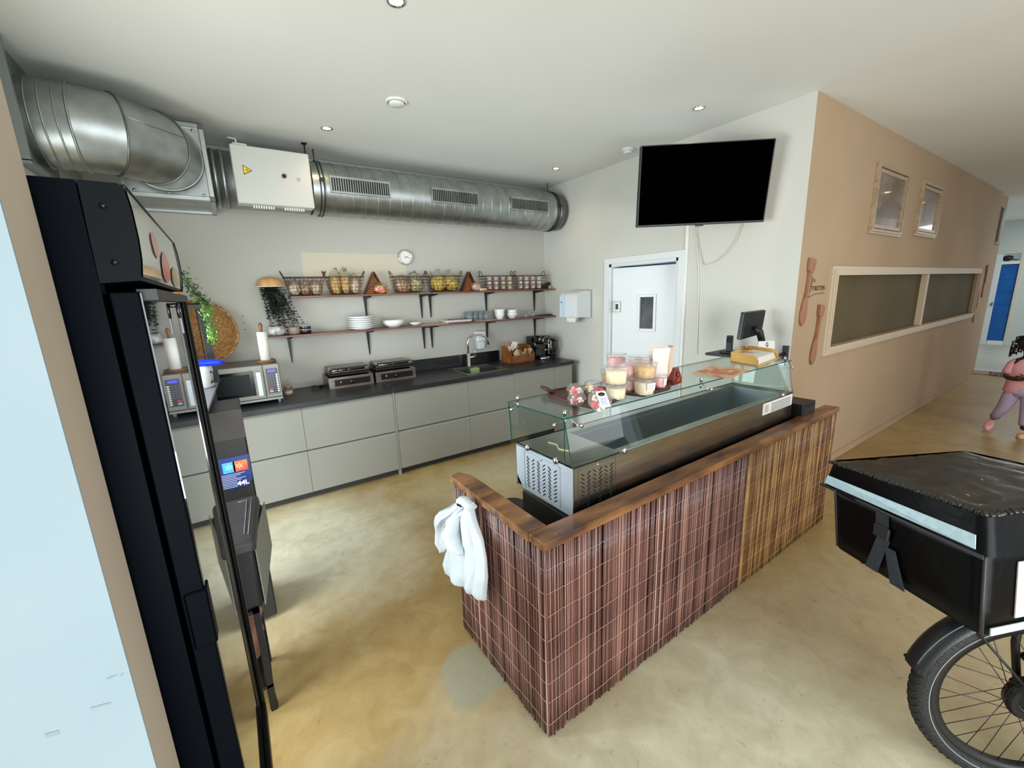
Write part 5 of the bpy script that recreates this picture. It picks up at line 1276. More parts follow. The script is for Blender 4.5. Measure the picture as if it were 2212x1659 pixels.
# wooden tray with napkins
p = T(1577, 781); q = T(1637, 793); r_ = T(1681, 776)
ux = (q-p).normalized(); uy = (r_-q).normalized()
t = thing('napkin_holder', 'light wooden open tray holding white napkins at the right end of the glass', 'napkin holder', (0, 0, 0))
La = (q-p).length; Lb = (r_-q).length
def hp(a, b, z): return p+ux*a+uy*b+Vector((0, 0, z))
def hslab(a0, a1, b0, b1, z0, z1, z2=None):
    z2 = z1 if z2 is None else z2
    return [hp(a0, b0, z0), hp(a1, b0, z0), hp(a1, b1, z0), hp(a0, b1, z0), hp(a0, b0, z1), hp(a1, b0, z2), hp(a1, b1, z2), hp(a0, b1, z1)]
hw_m = mat('napkin_wood', (212, 164, 92), 0.45, col2=(226, 182, 112), scale=16, stretch=(1, 5, 5))
f = MB(); f.hexa(hslab(0, La, 0, Lb, 0, 0.008)); f.build('base', hw_m, t)
def cheek(b0, b1):
    f = MB(); pr = [(0, 0)]; pr += [(La, 0), (La, 0.035), (La*0.96, 0.05), (La*0.88, 0.062), (La*0.75, 0.066), (0, 0.066)]
    k = len(pr); pts = [hp(a, b0, z) for a, z in pr]+[hp(a, b1, z) for a, z in pr]
    vs, fs = f._mk(pts, [tuple(range(k)), tuple(range(2*k-1, k-1, -1))]+[(i, i+k, (i+1) % k+k, (i+1) % k) for i in range(k)])
    bmesh.ops.recalc_face_normals(f.bm, faces=fs); return f
cheek(0, 0.008).build('cheek', hw_m, t); cheek(Lb-0.008, Lb).build('cheek', hw_m, t)
f = MB(); f.hexa(hslab(0, 0.008, 0, Lb, 0, 0.066)); f.build('end_board', hw_m, t)
f = MB()
for k in range(5): f.hexa(hslab(0.02+0.003*(k % 2), La*0.93-0.004*k, 0.012, Lb-0.012, 0.009+k*0.007, 0.015+k*0.007))
tag(f.build('napkins', paper_m), 'pile of white napkins in the light wooden tray', 'napkins')
f = MB(); rg = random.Random(8)
c = hp(La*0.25, Lb*0.55, 0.075)
for k in range(9): f.tube([(c.x+rg.uniform(-0.05, 0.05)+0.012*math.cos(2*PI*i/10), c.y+rg.uniform(-0.0, 0.0)+(k-4)*0.008+0.012*math.sin(2*PI*i/10), c.z+0.008*math.sin(2*PI*i/10+k)) for i in range(10)], 0.003, 5, closed=True)
tag(f.build('gold_ribbon', mat('gold_foil', (214, 160, 80), 0.3, 0.8)), 'crumpled gold ribbon on the back of the wooden napkin tray', 'ribbon')

# ------------------------------------------------------------------ till corner on the right wall
ZP = 1.19
t = thing('till_shelf', 'black wall-mounted till shelf at the right end of the television wall', 'shelf', (0, 0, 0))
f = MB(); f.box(3.36, XW-0.005, 1.58, 2.03, ZP-0.022, ZP, b=0.003); f.build('board', mat('shelf_black', (34, 36, 42), 0.5), t)
f = MB(); f.box(XW-0.014, XW, 1.502, 1.545, 1.145, 1.262, b=0.002); f.build('wall_plate', black_m, t)
f = MB(); f.tube([(XW-0.01, 1.525, 1.20), (3.60, 1.56, 1.185), (3.57, 1.62, 1.178)], 0.012, 8); f.tube([(3.60, 1.56, 1.185), (3.56, 1.58, 1.15), (3.53, 1.60, 1.12)], 0.009, 8); f.build('arm', black_m, t)
t = thing('till_monitor', 'black touch-screen till monitor seen from behind on its angled stand', 'monitor', (0, 0, 0))
cs = [pY(1598, 735, 1.66), pY(1645, 722, 1.64), pY(1655, 670, 1.64), pY(1608, 676, 1.66)]
bk = Vector((0.0, 0.028, 0.006))
f = MB(); f.hexa([cs[0], cs[1], cs[1]+bk, cs[0]+bk, cs[3], cs[2], cs[2]+bk, cs[3]+bk], 0, 0.004); f.build('screen_housing', mat('monitor_black', (24, 25, 27), 0.35), t)
cc = (cs[0]+cs[1]+cs[2]+cs[3])/4
f = MB(); f.hexa([c_.lerp(cc, 0.12)+Vector((0, -0.004, 0)) for c_ in (cs[0], cs[1])]+[c_.lerp(cc, 0.12)+Vector((0, 0.004, 0)) for c_ in (cs[1], cs[0])]+[c_.lerp(cc, 0.12)+Vector((0, -0.004, 0)) for c_ in (cs[3], cs[2])]+[c_.lerp(cc, 0.12)+Vector((0, 0.004, 0)) for c_ in (cs[2], cs[3])], 0, 0.002); f.build('back_cover', mat('monitor_dark', (18, 19, 21), 0.5), t)
f = MB(); a_ = pY(1632, 706, 1.63); b_ = pZ(1662, 752, ZP+0.01)
b_ = Vector((3.47, 1.60, ZP+0.004)); f.tube([a_, a_.lerp(b_, 0.15)+Vector((0, -0.02, 0.0)), b_+Vector((0.02, 0, 0.0))], [0.022, 0.026, 0.022], 10); f.box(3.38, 3.52, 1.585, 1.75, ZP, ZP+0.022, b=0.006); f.build('stand', black_m, t)
t = thing('card_terminal', 'small black card terminal standing on the till shelf left of the monitor', 'terminal', (0, 0, 0))
a_ = pY(1593, 757, 1.80); 
f = MB(); f.box(3.40, 3.47, 1.82, 1.93, ZP, ZP+0.018, b=0.005); f.build('base', black_m, t)
f = MB(); f.box(3.435, 3.46, 1.845, 1.895, ZP+0.015, ZP+0.15, b=0.005); f.build('handset', dark_m, t)
f = MB(); f.box(3.428, 3.435, 1.85, 1.89, ZP+0.09, ZP+0.135, b=0.001); f.build('display', blackg_m, t)
f = MB(); f.box(3.37, 3.47, 1.66, 1.80, ZP, ZP+0.004); tag(f.build('receipt_paper', paper_m), 'white sheets of paper lying on the till shelf', 'paper')
f = MB(); f.box(3.372, 3.385, 1.60, 1.72, ZP+0.0, ZP+0.022, b=0.004); tag(f.build('keyboard', mat('keyboard_white', (214, 206, 200), 0.5)), 'slim pale keyboard edge in front of the monitor stand', 'keyboard')
# card with G
A = pY(1640, 737, 1.52); B = pY(1674, 736, 1.50); Cc = pY(1672, 762, 1.50); Dd = pY(1640, 763, 1.52)
uxx = (B-A).normalized(); dwn = (A-Dd); hgt = dwn.length; wid = (B-A).length
t = thing('review_card', 'white upright card with a large letter G and a row of stars beside the monitor', 'card', (0, 0, 0))
bs_ = Dd.copy()
M_ = frameM(((A+B+Cc+Dd)/4), uxx, (A-Dd).normalized())
f = MB(); f.box(-wid/2, wid/2, -hgt/2-0.03, hgt/2, -0.003, 0.0, M=M_); f.build('card', paper_m, t)
text('letter', 'G', 0.045, M_ @ Matrix.Translation((0, hgt*0.18, 0.0008)), mat('letter_black', (50, 50, 52), 0.6), t, bold=0.0012)
f = MB()
for k in range(5):
    x = (k-2)*wid*0.15; pts = []
    for i in range(10): a = PI/2+i*PI/5; rr_ = 0.0055 if i % 2 == 0 else 0.0024; pts.append((x+rr_*math.cos(a), -hgt*0.12+rr_*math.sin(a)))
    f.prism(pts, 'z', 0.0, 0.001, M=M_)
f.build('star', mat('star_gold', (196, 176, 120), 0.6), t)
f = MB(); f.box(-wid*0.4, wid*0.4, -hgt*0.30, -hgt*0.26, 0, 0.001, M=M_); f.build('print_line', MATS['ink'], t)
f = MB(); f.box(-0.05, 0.05, -0.05, -0.003, 0, 0.0, M=M_); f.bm.free()
# wall scuffs handled in paint; television
C0 = Vector((3.129, 1.985, 2.501)); yw, tl = 0.923, 0.129
n_ = Vector((-math.cos(yw), -math.sin(yw), 0)); r2 = Vector((math.sin(yw), -math.cos(yw), 0)); U = Vector((0, 0, 1))
n2 = n_*math.cos(tl)-U*math.sin(tl); u2 = U*math.cos(tl)+n_*math.sin(tl)
tv = thing('television', 'large black flat television on a swivel arm high on the right wall', 'television', tuple(C0))
tv.matrix_basis = frameM(C0, r2, u2)     # local x right, y up, z towards the viewer
f = MB(); f.box(-0.485, 0.485, -0.285, 0.285, -0.045, 0.0, b=0.004); f.build('housing', black_m, tv)
f = MB(); f.box(-0.475, 0.475, -0.270, 0.278, 0.0, 0.0012); f.build('screen', mat('tv_screen', (1, 1, 1), 0.3, spec=0.0), tv)
f = MB(); f.box(-0.03, 0.03, -0.295, -0.283, -0.02, -0.004, b=0.002); f.build('sensor_foot', black_m, tv)
iv = tv.matrix_basis.inverted(); w1_ = iv @ Vector((XW-0.022, 2.35, 2.45)); 
f = MB(); f.tube([(0, 0, -0.04), (0.0, 0.0, -0.09), (w1_*0.5+Vector((-0.10, 0, 0))), w1_], 0.018, 8); f.box(-0.12, 0.12, -0.11, 0.11, -0.05, -0.045); f.build('swivel_arm', dark_m, tv)
a_ = pX(1518, 487, XW); f = MB(); f.box(XW-0.012, XW, 2.21, 2.26, 0.75, 2.36, b=0.003); f.build('bm', whitem_m) if False else f.bm.free()
f = MB(); pth = [pX(u, v, XW-0.01) for u, v in ((1605, 482), (1590, 520), (1568, 548), (1545, 566), (1520, 572), (1512, 540), (1505, 500))]
f.tube(pth, 0.004, 5); o = f.build('signal_cable', mat('cable_cream', (206, 200, 186), 0.5), tv, 'cream cable looping down the wall'); o.matrix_parent_inverse = iv
f = MB(); pth = [pX(u, v, XW-0.008) for u, v in ((1507, 487), (1506, 540), (1510, 600), (1508, 680), (1506, 765))]
f.tube(pth, 0.004, 5); o = f.build('power_cord', mat('cable_white', (226, 224, 218), 0.5), tv, 'white cord running straight down the wall'); o.matrix_parent_inverse = iv
# soft grey scuffs on the wall left of the till
scf = mat('scuffed_paint', (206, 205, 198), 0.85)
# ------------------------------------------------------------------ corridor wall: pictures, paddles, sign
def picture(u0, u1, v0, v1, label, k):
    x0, x1, z0, z1 = u0, u1, v0, v1
    t = thing('picture', label, 'picture', (x0, YC, z0), 0, 'framed pictures on the corridor wall')
    W_, H_ = x1-x0, z1-z0; fw = 0.085
    fm = mat('carved_frame', (168, 146, 118), 0.4, 0.25, col2=(196, 174, 146), scale=30)
    f = MB()
    for (e, d) in ((0.0, 0.022), (0.02, 0.034), (0.05, 0.026)):
        x_0, x_1, z_0, z_1, w_ = e, W_-e, e, H_-e, 0.02 if e < 0.05 else 0.03
        f.box(x_0, x_1, -d, 0, z_1-w_, z_1); f.box(x_0, x_1, -d, 0, z_0, z_0+w_); f.box(x_0, x_0+w_, -d, 0, z_0+w_, z_1-w_); f.box(x_1-w_, x_1, -d, 0, z_0+w_, z_1-w_)
    f.build('frame', fm, t)
    pm = mat('print_%d' % k, (84, 66, 56), 0.07, col2=(150, 130, 116), scale=2.6, detail=5, coat=0.6)
    f = MB(); f.box(0.06, W_-0.06, -0.010, -0.006, 0.06, H_-0.06); pr = f.build('print', pm, t)
    f = MB(); f.prism([(0.08, H_*0.30), (W_*0.55, H_*0.58), (W_-0.08, H_*0.50), (W_-0.08, H_*0.28), (0.08, H_*0.24)] if k == 0 else [(W_*0.3, H_*0.28), (W_*0.34, H_*0.62), (W_*0.5, H_*0.72), (W_*0.66, H_*0.62), (W_*0.7, H_*0.28)], 'y', -0.0115, -0.0105); f.build('print_shape', mat('print_shape', (96, 78, 70), 0.1, col2=(120, 98, 88), scale=8, coat=0.6), pr)
picture(4.93, 5.80, 2.17, 2.77, 'larger wood-framed brown picture, left of the two on the corridor wall', 0)
picture(6.26, 7.06, 2.21, 2.77, 'smaller wood-framed brown picture, right of the two on the corridor wall', 1)
def paddle(x, ztop, label, L_=0.52, tilt=0.06):
    t = thing('wooden_paddle', label, 'paddle', (x, YC-0.005, ztop), 0, 'carved wooden paddles', rot=(0, tilt, 0))
    pm = mat('paddle_wood', (146, 96, 64), 0.45, col2=(162, 112, 76), scale=14, stretch=(3, 3, 0.6))
    def outline(ws): return [(w_, -z_*L_) for w_, z_ in ws]+[(-w_, -z_*L_) for w_, z_ in reversed(ws)]
    f = MB(); f.prism(outline([(0.052, 0.0), (0.046, 0.10), (0.040, 0.17), (0.020, 0.20)]), 'y', -0.022, 0); f.build('grip', pm, t)
    f = MB(); f.prism(outline([(0.020, 0.20), (0.016, 0.32), (0.018, 0.50), (0.026, 0.55)]), 'y', -0.020, 0); f.build('shaft', pm, t)
    f = MB(); f.prism(outline([(0.022, 0.55), (0.042, 0.68), (0.052, 0.80), (0.042, 0.92), (0.016, 0.99), (0.0, 1.0)]), 'y', -0.014, 0); f.build('blade', pm, t)
    return t
paddle(3.83, 1.928, 'upper wooden paddle nearest the television corner', 0.52, 0.11)
paddle(4.105, 1.562, 'lower wooden paddle right of the toilet sign, nearest the window', 0.50, 0.12)
paddle(10.38, 1.93, 'far upper wooden paddle beyond the long window', 0.52, -0.12)
paddle(10.08, 1.54, 'far lower wooden paddle at the right end of the long window', 0.52, -0.10)
t = thing('toilet_sign', 'small dark lettered toilet sign stuck on the corridor wall between the paddles', 'sign', (4.03, YC-0.001, 1.70))
sm = mat('sign_ink', (82, 60, 46), 0.7)
Ms = frameM((4.03, YC-0.003, 1.70), (1, 0, 0), (0, 0, 1)); Mi = Matrix.Translation((-4.03, -(YC-0.001), -1.70))
text('lettering', 'TOILETTEN', 0.048, Mi @ Ms, sm, t, bold=0.0014)
text('lettering', 'DE', 0.034, Mi @ Ms @ Matrix.Translation((-0.09, 0.06, 0)), sm, t)
f = MB(); f.tube([(-0.13, -0.004, 0.09), (-0.145, -0.004, 0.0), (-0.17, -0.004, -0.07), (-0.06, -0.004, -0.045), (0.12, -0.004, -0.04)], 0.0022, 4); f.build('swash', sm, t)
# ------------------------------------------------------------------ display fridge
FYa, FYb = 0.80, 1.425
XF = -0.101
fr = thing('display_fridge', 'tall black glass-door display fridge behind the pier, with a printed header', 'fridge', (0, 0, 0))
xj = pY(470, 1659, FYa).x
ztop = pY(170, 388, FYa).z
f = MB()
f.box(-0.74, xj-0.004, FYa, FYa+0.03, 0.02, ztop); f.box(-0.74, xj-0.004, FYb-0.03, FYb, 0.02, ztop)
f.box(-0.74, -0.71, FYa+0.03, FYb-0.03, 0.02, ztop); f.box(-0.74, xj-0.004, FYa+0.03, FYb-0.03, ztop-0.03, ztop); f.box(-0.74, xj-0.02, FYa+0.03, FYb-0.03, 0.02, 0.40)
f.build('cabinet', navy_m, fr)
zh = pY(216, 612, FYa).z
f = MB(); pr = [pY(u, v, FYa) for u, v in ((166, 388), (252, 396), (266, 404), (283, 455), (297, 515), (304, 560), (305, 606), (216, 612))]
f.prism([(p.x, p.z) for p in pr], 'y', FYa-0.002, FYb+0.002); hd = f.build('header', mat('header_black', (10, 14, 18), 0.42, spec=0.06), fr)
pm = mat('fruit_print', (120, 124, 114), 0.12, col2=(186, 188, 176), scale=2.2, coat=0.6)
f = MB(); q = [pY(u, v, FYa) for u, v in ((268, 408), (283, 455), (297, 515), (304, 560), (305.5, 598))]
pts = [(p.x+0.0015, FYa+0.004, p.z) for p in q]+[(p.x+0.0015, FYb-0.004, p.z) for p in q]; n = len(q)
f._mk(pts, [(i, i+1, n+i+1, n+i) for i in range(n-1)], 0, True); sg = f.build('header_print', pm, hd)
def blot(y0, y1, s0, s1, m_):
    f = MB(); P = []
    for s in [s0+(s1-s0)*i/6 for i in range(7)]:
        i = min(int(s*(n-1)), n-2); a = s*(n-1)-i; p = q[i].lerp(q[i+1], a); w_ = max(0.0, math.sin(PI*(s-s0)/(s1-s0)))**0.5*0.5+0.02; yc = (y0+y1)/2
        P.append((p.x+0.003, yc-(y1-y0)*w_, p.z)); P.append((p.x+0.003, yc+(y1-y0)*w_, p.z))
    f._mk(P, [(2*i, 2*i+1, 2*i+3, 2*i+2) for i in range(6)], 0); f.build('fruit_blot', m_, sg)
blot(1.02, 1.15, 0.42, 0.98, mat('berry_red', (176, 52, 48), 0.25, col2=(200, 120, 100), scale=12))
blot(0.93, 1.01, 0.28, 0.62, mat('berry_pink', (190, 150, 130), 0.25, col2=(176, 100, 84), scale=9))
blot(1.18, 1.34, 0.55, 1.0, mat('berry_olive', (140, 120, 70), 0.25, col2=(190, 180, 150), scale=9))
f = MB(); f.tube([(p.x+0.001, FYb+0.001, p.z) for p in pr[2:7]], 0.004, 5); f.tube([(pr[2].x, FYa, pr[2].z), (pr[2].x, FYb, pr[2].z)], 0.004, 5); f.build('header_edge', black_m, hd)
for (u, v) in ((223, 445), (249, 567)):
    p = pY(u, v, FYa); f = MB(); f.lathe([(0.0045, 0), (0, 0.0006)], 12, M=frameM((p.x, FYa-0.0026, p.z), (1, 0, 0), (0, 0, 1))); f.build('screw_cap', black_m, hd)
zb = 0.42; zt_ = zh-0.012
f = MB(); f.box(xj+0.003, XF, FYa, FYa+0.035, zb, zt_, b=0.002); f.box(xj+0.003, XF, FYb-0.035, FYb, zb, zt_, b=0.002); f.box(xj+0.003, XF, FYa+0.035, FYb-0.035, zb, zb+0.05, b=0.002); f.box(xj+0.003, XF, FYa+0.035, FYb-0.035, zt_-0.03, zt_, b=0.002)
dr = f.build('door', navy_m, fr)
M = bpy.data.materials.new('dark_door_glass'); M.use_nodes = True; b_ = M.node_tree.nodes['Principled BSDF']
b_.inputs['Base Color'].default_value = (0.004, 0.006, 0.007, 1); b_.inputs['Roughness'].default_value = 0.02; b_.inputs['IOR'].default_value = 1.6; b_.inputs['Specular IOR Level'].default_value = 0.6
f = MB(); f.box(XF-0.004, XF+0.002, FYa+0.004, FYb-0.03, zb+0.004, zt_-0.002); f.build('door_glass', M, dr)
f = MB(); f.box(XF+0.001, XF+0.0035, 1.275, FYb-0.031, zb+0.004, zt_-0.004); f.build('printed_border', blackg_m, dr)
f = MB(); f.box(XF, XF+0.014, FYb-0.03, FYb+0.003, zb, zt_, b=0.006); f.build('far_profile', mat('profile_black', (10, 9, 10), 0.4, spec=0.15), dr)
f = MB(); f.box(XF, XF+0.016, FYa, FYb-0.031, zb-0.002, zb+0.055, b=0.004); f.build('bottom_profile', MATS['profile_black'], dr)
a = pY(434, 1272, FYa); b = pY(463, 1388, FYa)
f = MB(); f.box(XF-0.028, XF+0.004, FYa-0.004, FYa+0.03, b.z, a.z, b=0.003); f.build('grip', navy_m, dr)
f = MB(); p = pY(283, 638, FYa); f.box(XF-0.005, XF+0.018, FYa+0.02, FYb-0.02, zt_-0.012, zt_+0.004); f.build('hinge_rail', dark_m, dr)
f = MB(); f.tube([(XF, 1.19, zt_-0.02), (XF+0.010, 1.20, zt_-0.02)], 0.005, 8)
f.tube([(XF+0.011+0.001*math.sin(2*PI*i/16), 1.20+0.013*math.sin(2*PI*i/16), zt_-0.032+0.015*math.cos(2*PI*i/16)) for i in range(16)], 0.003, 5, closed=True); f.box(XF+0.010, XF+0.013, 1.196, 1.205, zt_-0.082, zt_-0.045); f.build('key', mat('key_metal', (96, 98, 100), 0.3, 0.9), dr)
f = MB()
for x in (-0.65, -0.22):
    for y in (FYa+0.08, FYb-0.08): f.cyl((x, y, 0), 0.02, 0, 0.021, 12)
f.build('foot', dark_m, fr)

# ------------------------------------------------------------------ things behind the fridge
t = thing('side_table', 'tall dark table against the left wall behind the fridge, with a grey top', 'table', (0, 0, 0))
for x in (-0.72, -0.16):
    for y in (2.82, 3.30): f = MB(); f.box(x-0.018, x+0.018, y-0.018, y+0.018, 0, 1.235); f.build('leg', mat('cabinet_dark', (34, 32, 30), 0.6), t)
f = MB(); f.box(-0.738, -0.142, 2.80, 3.32, 0.90, 0.93); f.box(-0.738, -0.142, 2.80, 3.32, 1.19, 1.235); f.build('shelf', MATS['cabinet_dark'], t)
f = MB(); f.hexa([(-0.745, 2.30, 1.236), (-0.150, 2.30, 1.236), (-0.118, 3.34, 1.236), (-0.745, 3.34, 1.236), (-0.745, 2.30, 1.25), (-0.150, 2.30, 1.25), (-0.118, 3.34, 1.25), (-0.745, 3.34, 1.25)], 0, 0.003); f.build('top', mat('cabinet_top', (112, 112, 118), 0.5), t)
t = thing('tall_carton', 'tall dark carton with a torn blue printed label, between the fridge and the drawers', 'carton', (0.012, 0.214, 0))
f = MB(); f.box(-0.56, -0.03, 2.24, 2.55, 0.02, 1.225, b=0.006); f.build('carton', mat('carton_black', (26, 25, 24), 0.55, col2=(38, 36, 34), scale=5), t)
f = MB(); f.box(-0.562, -0.028, 2.236, 2.24, 1.075, 1.225, b=0.001); f.build('flap', mat('carton_flap', (56, 50, 46), 0.6), t)
f = MB(); lz0, lz1 = 0.81, 0.985
pts = [(-0.55, lz1), (-0.55, lz0+0.005)]
rq = random.Random(5)
for k in range(14): pts.append((-0.55+k*0.038, lz0+rq.uniform(-0.012, 0.012)+0.012*(k > 9)))
pts += [(-0.033, lz0+0.04), (-0.031, lz1)]
f.prism(pts, 'y', 2.2365, 2.2398); lb = f.build('blue_label', mat('label_blue_dark', (28, 42, 96), 0.4, col2=(36, 54, 116), scale=6), t, 'torn blue printed label')
for k, (x, c, c2) in enumerate(((-0.30, (210, 60, 50), (240, 150, 60)), (-0.225, (60, 150, 190), (90, 190, 220)), (-0.15, (60, 150, 190), (90, 190, 220)), (-0.075-0.03, (200, 56, 48), (244, 160, 60)))):
    if k in (0, 1): continue
    f = MB(); f.box(x-0.0, x+0.052 if k == 2 else x+0.062, 2.235, 2.2363, 0.905, 0.960); f.build('symbol_square', mat('sq%d' % k, c, 0.4, col2=c2, scale=7), lb)
    f = MB(); cx_ = x+0.026
    for r in range(6): f.box(-0.0012, 0.0012, 0.004, 0.017, -0.001, 0, M=frameM((cx_, 2.2348, 0.933), (1, 0, 0), (0, 0, 1)) @ Matrix.Rotation(r*PI/3, 4, 'Z'))
    f.build('symbol_star', paper_m, lb)
f = MB()
for k in range(9):
    f.box(-0.20, -0.06-0.02*(k % 3), 2.2352, 2.2363, 0.893-k*0.0085, 0.896-k*0.0085)
f.build('label_text', mat('pale_print', (170, 176, 196), 0.6), lb)
text('weight_text', '44L', 0.034, frameM((-0.075, 2.2355, 0.838), (1, 0, 0), (0, 0, 1)), paper_m, lb, bold=0.001)
t = thing('storage_box', 'black lidded storage box with daylight painted on its side on a low stand right behind the fridge', 'box', (0, 0, 0))
f = MB(); f.hexa([(-0.36, 1.84, 0.51), (-0.052, 1.84, 0.51), (0.004, 2.23, 0.51), (-0.36, 2.23, 0.51), (-0.36, 1.84, 0.80), (-0.052, 1.84, 0.80), (0.004, 2.23, 0.80), (-0.36, 2.23, 0.80)], 0, 0.018, seg=2); f.build('body', mat('box_black', (22, 23, 26), 0.5), t)
f = MB(); f.hexa([(-0.37, 1.76, 0.80), (-0.042, 1.76, 0.80), (-0.004, 2.215, 0.80), (-0.37, 2.215, 0.80), (-0.37, 1.765, 0.855), (-0.045, 1.765, 0.855), (-0.01, 2.215, 0.855), (-0.37, 2.215, 0.855)], 0, 0.016, seg=2); f.build('lid', mat('lid_charcoal', (44, 43, 44), 0.55, col2=(52, 50, 50), scale=20), t)
f = MB(); f.tube([(-0.09, 2.16, 0.857), (-0.055, 2.16, 0.857), (-0.075, 1.83, 0.857)], 0.002, 4); f.tube([(-0.035, 2.18, 0.857), (-0.062, 1.82, 0.857)], 0.002, 4); f.build('lid_seam', mat('seam_grey', (110, 108, 106), 0.5), t)
f = MB(); f.hexa([(-0.0505, 1.842, 0.515), (-0.0465, 1.842, 0.515), (0.012, 2.235, 0.560), (0.008, 2.235, 0.560), (-0.0505, 1.842, 0.798), (-0.0465, 1.842, 0.798), (0.012, 2.235, 0.798), (0.008, 2.235, 0.798)]); f.build('lit_side_panel', mat('side_daylight_grey', (128, 130, 122), 0.6, col2=(112, 114, 106), scale=80), t, 'speckled side panel, daylight painted in as grey')  # same black box side; the daylight on it is put into the colour
t = thing('box_stand', 'low black stand with a folded pink cloth in it, under the storage box', 'stand', (0, 0, 0))
f = MB()
for x in (-0.34, -0.085):
    for y in (1.85, 2.15): f.box(x-0.012, x+0.012, y-0.012, y+0.012, 0, 0.508)
f.box(-0.352, -0.073, 1.838, 2.162, 0.492, 0.508); f.box(-0.352, -0.073, 1.838, 2.162, 0.12, 0.135)
f.hexa([(-0.10, 1.85, 0), (-0.07, 1.85, 0), (-0.07, 1.88, 0), (-0.10, 1.88, 0), (-0.10, 1.85, 0.2), (-0.085, 1.85, 0.2), (-0.085, 1.88, 0.2), (-0.10, 1.88, 0.2)])
f.build('frame', black_m, t)
f = MB(); f.blob((-0.2, 2.0, 0.30), (0.125, 0.13, 0.185), 3, 0.35, 4, seed=4); 
for v in f.bm.verts: v.co.z = max(v.co.z, 0.137)
tag(f.build('cloth_bundle', mat('pink_cloth', (176, 128, 112), 0.8, col2=(120, 78, 66), scale=14, bump=0.5)), 'crumpled pinkish brown cloth stored in the low black stand', 'cloth')
t = thing('plant_rack', 'black metal rack standing on the tall grey-topped table behind the fridge', 'rack', (0, 0, 0))
f = MB()
for x, y in ((-0.50, 2.95), (-0.50, 3.27), (-0.135, 3.27)): f.box(x-0.012, x+0.012, y-0.012, y+0.012, 1.251, 1.745)
f.hexa([(-0.147, 3.255, 1.251), (-0.108, 3.255, 1.251), (-0.108, 3.28, 1.251), (-0.147, 3.28, 1.251), (-0.157, 3.255, 1.745), (-0.118, 3.255, 1.745), (-0.118, 3.28, 1.745), (-0.157, 3.28, 1.745)])
f.box(-0.51, -0.118, 3.255, 3.28, 1.725, 1.745); f.box(-0.51, -0.12, 2.94, 2.96, 1.725, 1.745); f.box(-0.512, -0.488, 2.94, 3.28, 1.725, 1.745)
for k in range(6): f.tube([(-0.50+0.0*k, 2.96+k*0.06, 1.752), (-0.13, 2.96+k*0.06, 1.752)], 0.004, 4)
f.build('frame', black_m, t)
f = MB(); f.box(-0.165, -0.158, 3.256, 3.262, 1.25, 1.73); f.build('chrome_strip', chrome_m, t)
t = thing('jug', 'white jug with a dark handle on the tall grey-topped table behind the fridge', 'jug', (-0.19, 3.12, 1.2505))
f = MB(); f.lathe([(0.048, 0), (0.055, 0.01), (0.062, 0.11), (0.057, 0.135), (0.052, 0.135), (0.045, 0.02), (0, 0.015)], 24, cap1=False); f.build('body', white_m, t)
f = MB(); f.tube([(0.045, -0.03, 0.10), (0.062, -0.055, 0.09), (0.062, -0.055, 0.05), (0.045, -0.035, 0.03)], 0.006, 6); f.build('handle', dark_m, t)
f = MB(); f.tube([(-0.24, 3.08, 1.398), (-0.20, 3.08, 1.404), (-0.14, 3.08, 1.404), (-0.09, 3.08, 1.400), (-0.058, 3.08, 1.393)], [0.020, 0.022, 0.021, 0.018, 0.006], 12)
t = thing('blue_handle_tool', 'bright blue plastic handled tool lying across the white jug', 'tool', (0, 0, 0))
f.build('blue_grip', mat('bright_blue', (16, 50, 220), 0.35), t)
f = MB(); f.box(-0.40, -0.24, 3.06, 3.10, 1.39, 1.40, b=0.002); f.build('blade', steel_m, t)
t = thing('orange_pot', 'small orange pot in a black wire stand on the rack behind the fridge', 'pot', (-0.245, 3.10, 1.757))
f = MB(); f.lathe([(0.035, 0.045), (0.038, 0.05), (0.022, 0.12), (0, 0.122)], 20); f.build('cone', mat('orange_glaze', (232, 150, 50), 0.4), t)
f = MB()
for k in range(3): f.lathe([(0.045, k*0.016), (0.050, k*0.016+0.003), (0.050, k*0.016+0.010), (0.044, k*0.016+0.013)], 24)
f.build('stand', black_m, t)
t = thing('trailing_plant', 'bright green trailing plant hanging from the rack behind the fridge', 'plant', (0, 0, 0))
path = [pY(*q) for q in ((384, 588, 3.05), (400, 606, 3.06), (418, 628, 3.10), (434, 648, 3.14), (446, 662, 3.18), (452, 690, 3.18), (458, 718, 3.18), (462, 742, 3.18))]
gm = mat('fresh_leaf', (70, 120, 44), 0.5, col2=(130, 176, 84), scale=20); gd = mat('deep_leaf', (44, 66, 36), 0.5, col2=(70, 96, 52), scale=20)
rq = random.Random(9)
f = MB()
for s in range(6):
    f.tube([p+Vector((rq.uniform(-0.02, 0.02), rq.uniform(-0.02, 0.02), rq.uniform(-0.01, 0.01))) for p in path[:8-s//2]], 0.0015, 4)
f.build('stem', gd, t)
for nm, lo, hi, m_, cnt in (('upper_leaf', 0.0, 0.52, gd, 300), ('lower_leaf', 0.45, 1.0, gm, 460)):
    f = MB()
    for k in range(cnt):
        s = rq.uniform(lo, hi)*(len(path)-1); i = min(int(s), len(path)-2); p = path[i].lerp(path[i+1], s-i)
        w_ = 0.030 if s < 4.2 else 0.036*(1-0.45*(s-4)/3)
        c = p+Vector((rq.gauss(0, 1)*w_*0.6, rq.gauss(0, 1)*w_*0.5, rq.gauss(0, 1)*w_*0.5))
        a = Vector((rq.gauss(0, 1), rq.gauss(0, 1), rq.gauss(0, 1))).normalized(); b = a.cross(Vector((0.1, 0.2, 1))).normalized(); e = rq.uniform(0.008, 0.015)
        f._mk([c-a*e, c+b*e*0.45, c+a*e, c-b*e*0.45], [(0, 1, 2, 3)])
    stuff(f.build(nm, m_, t))

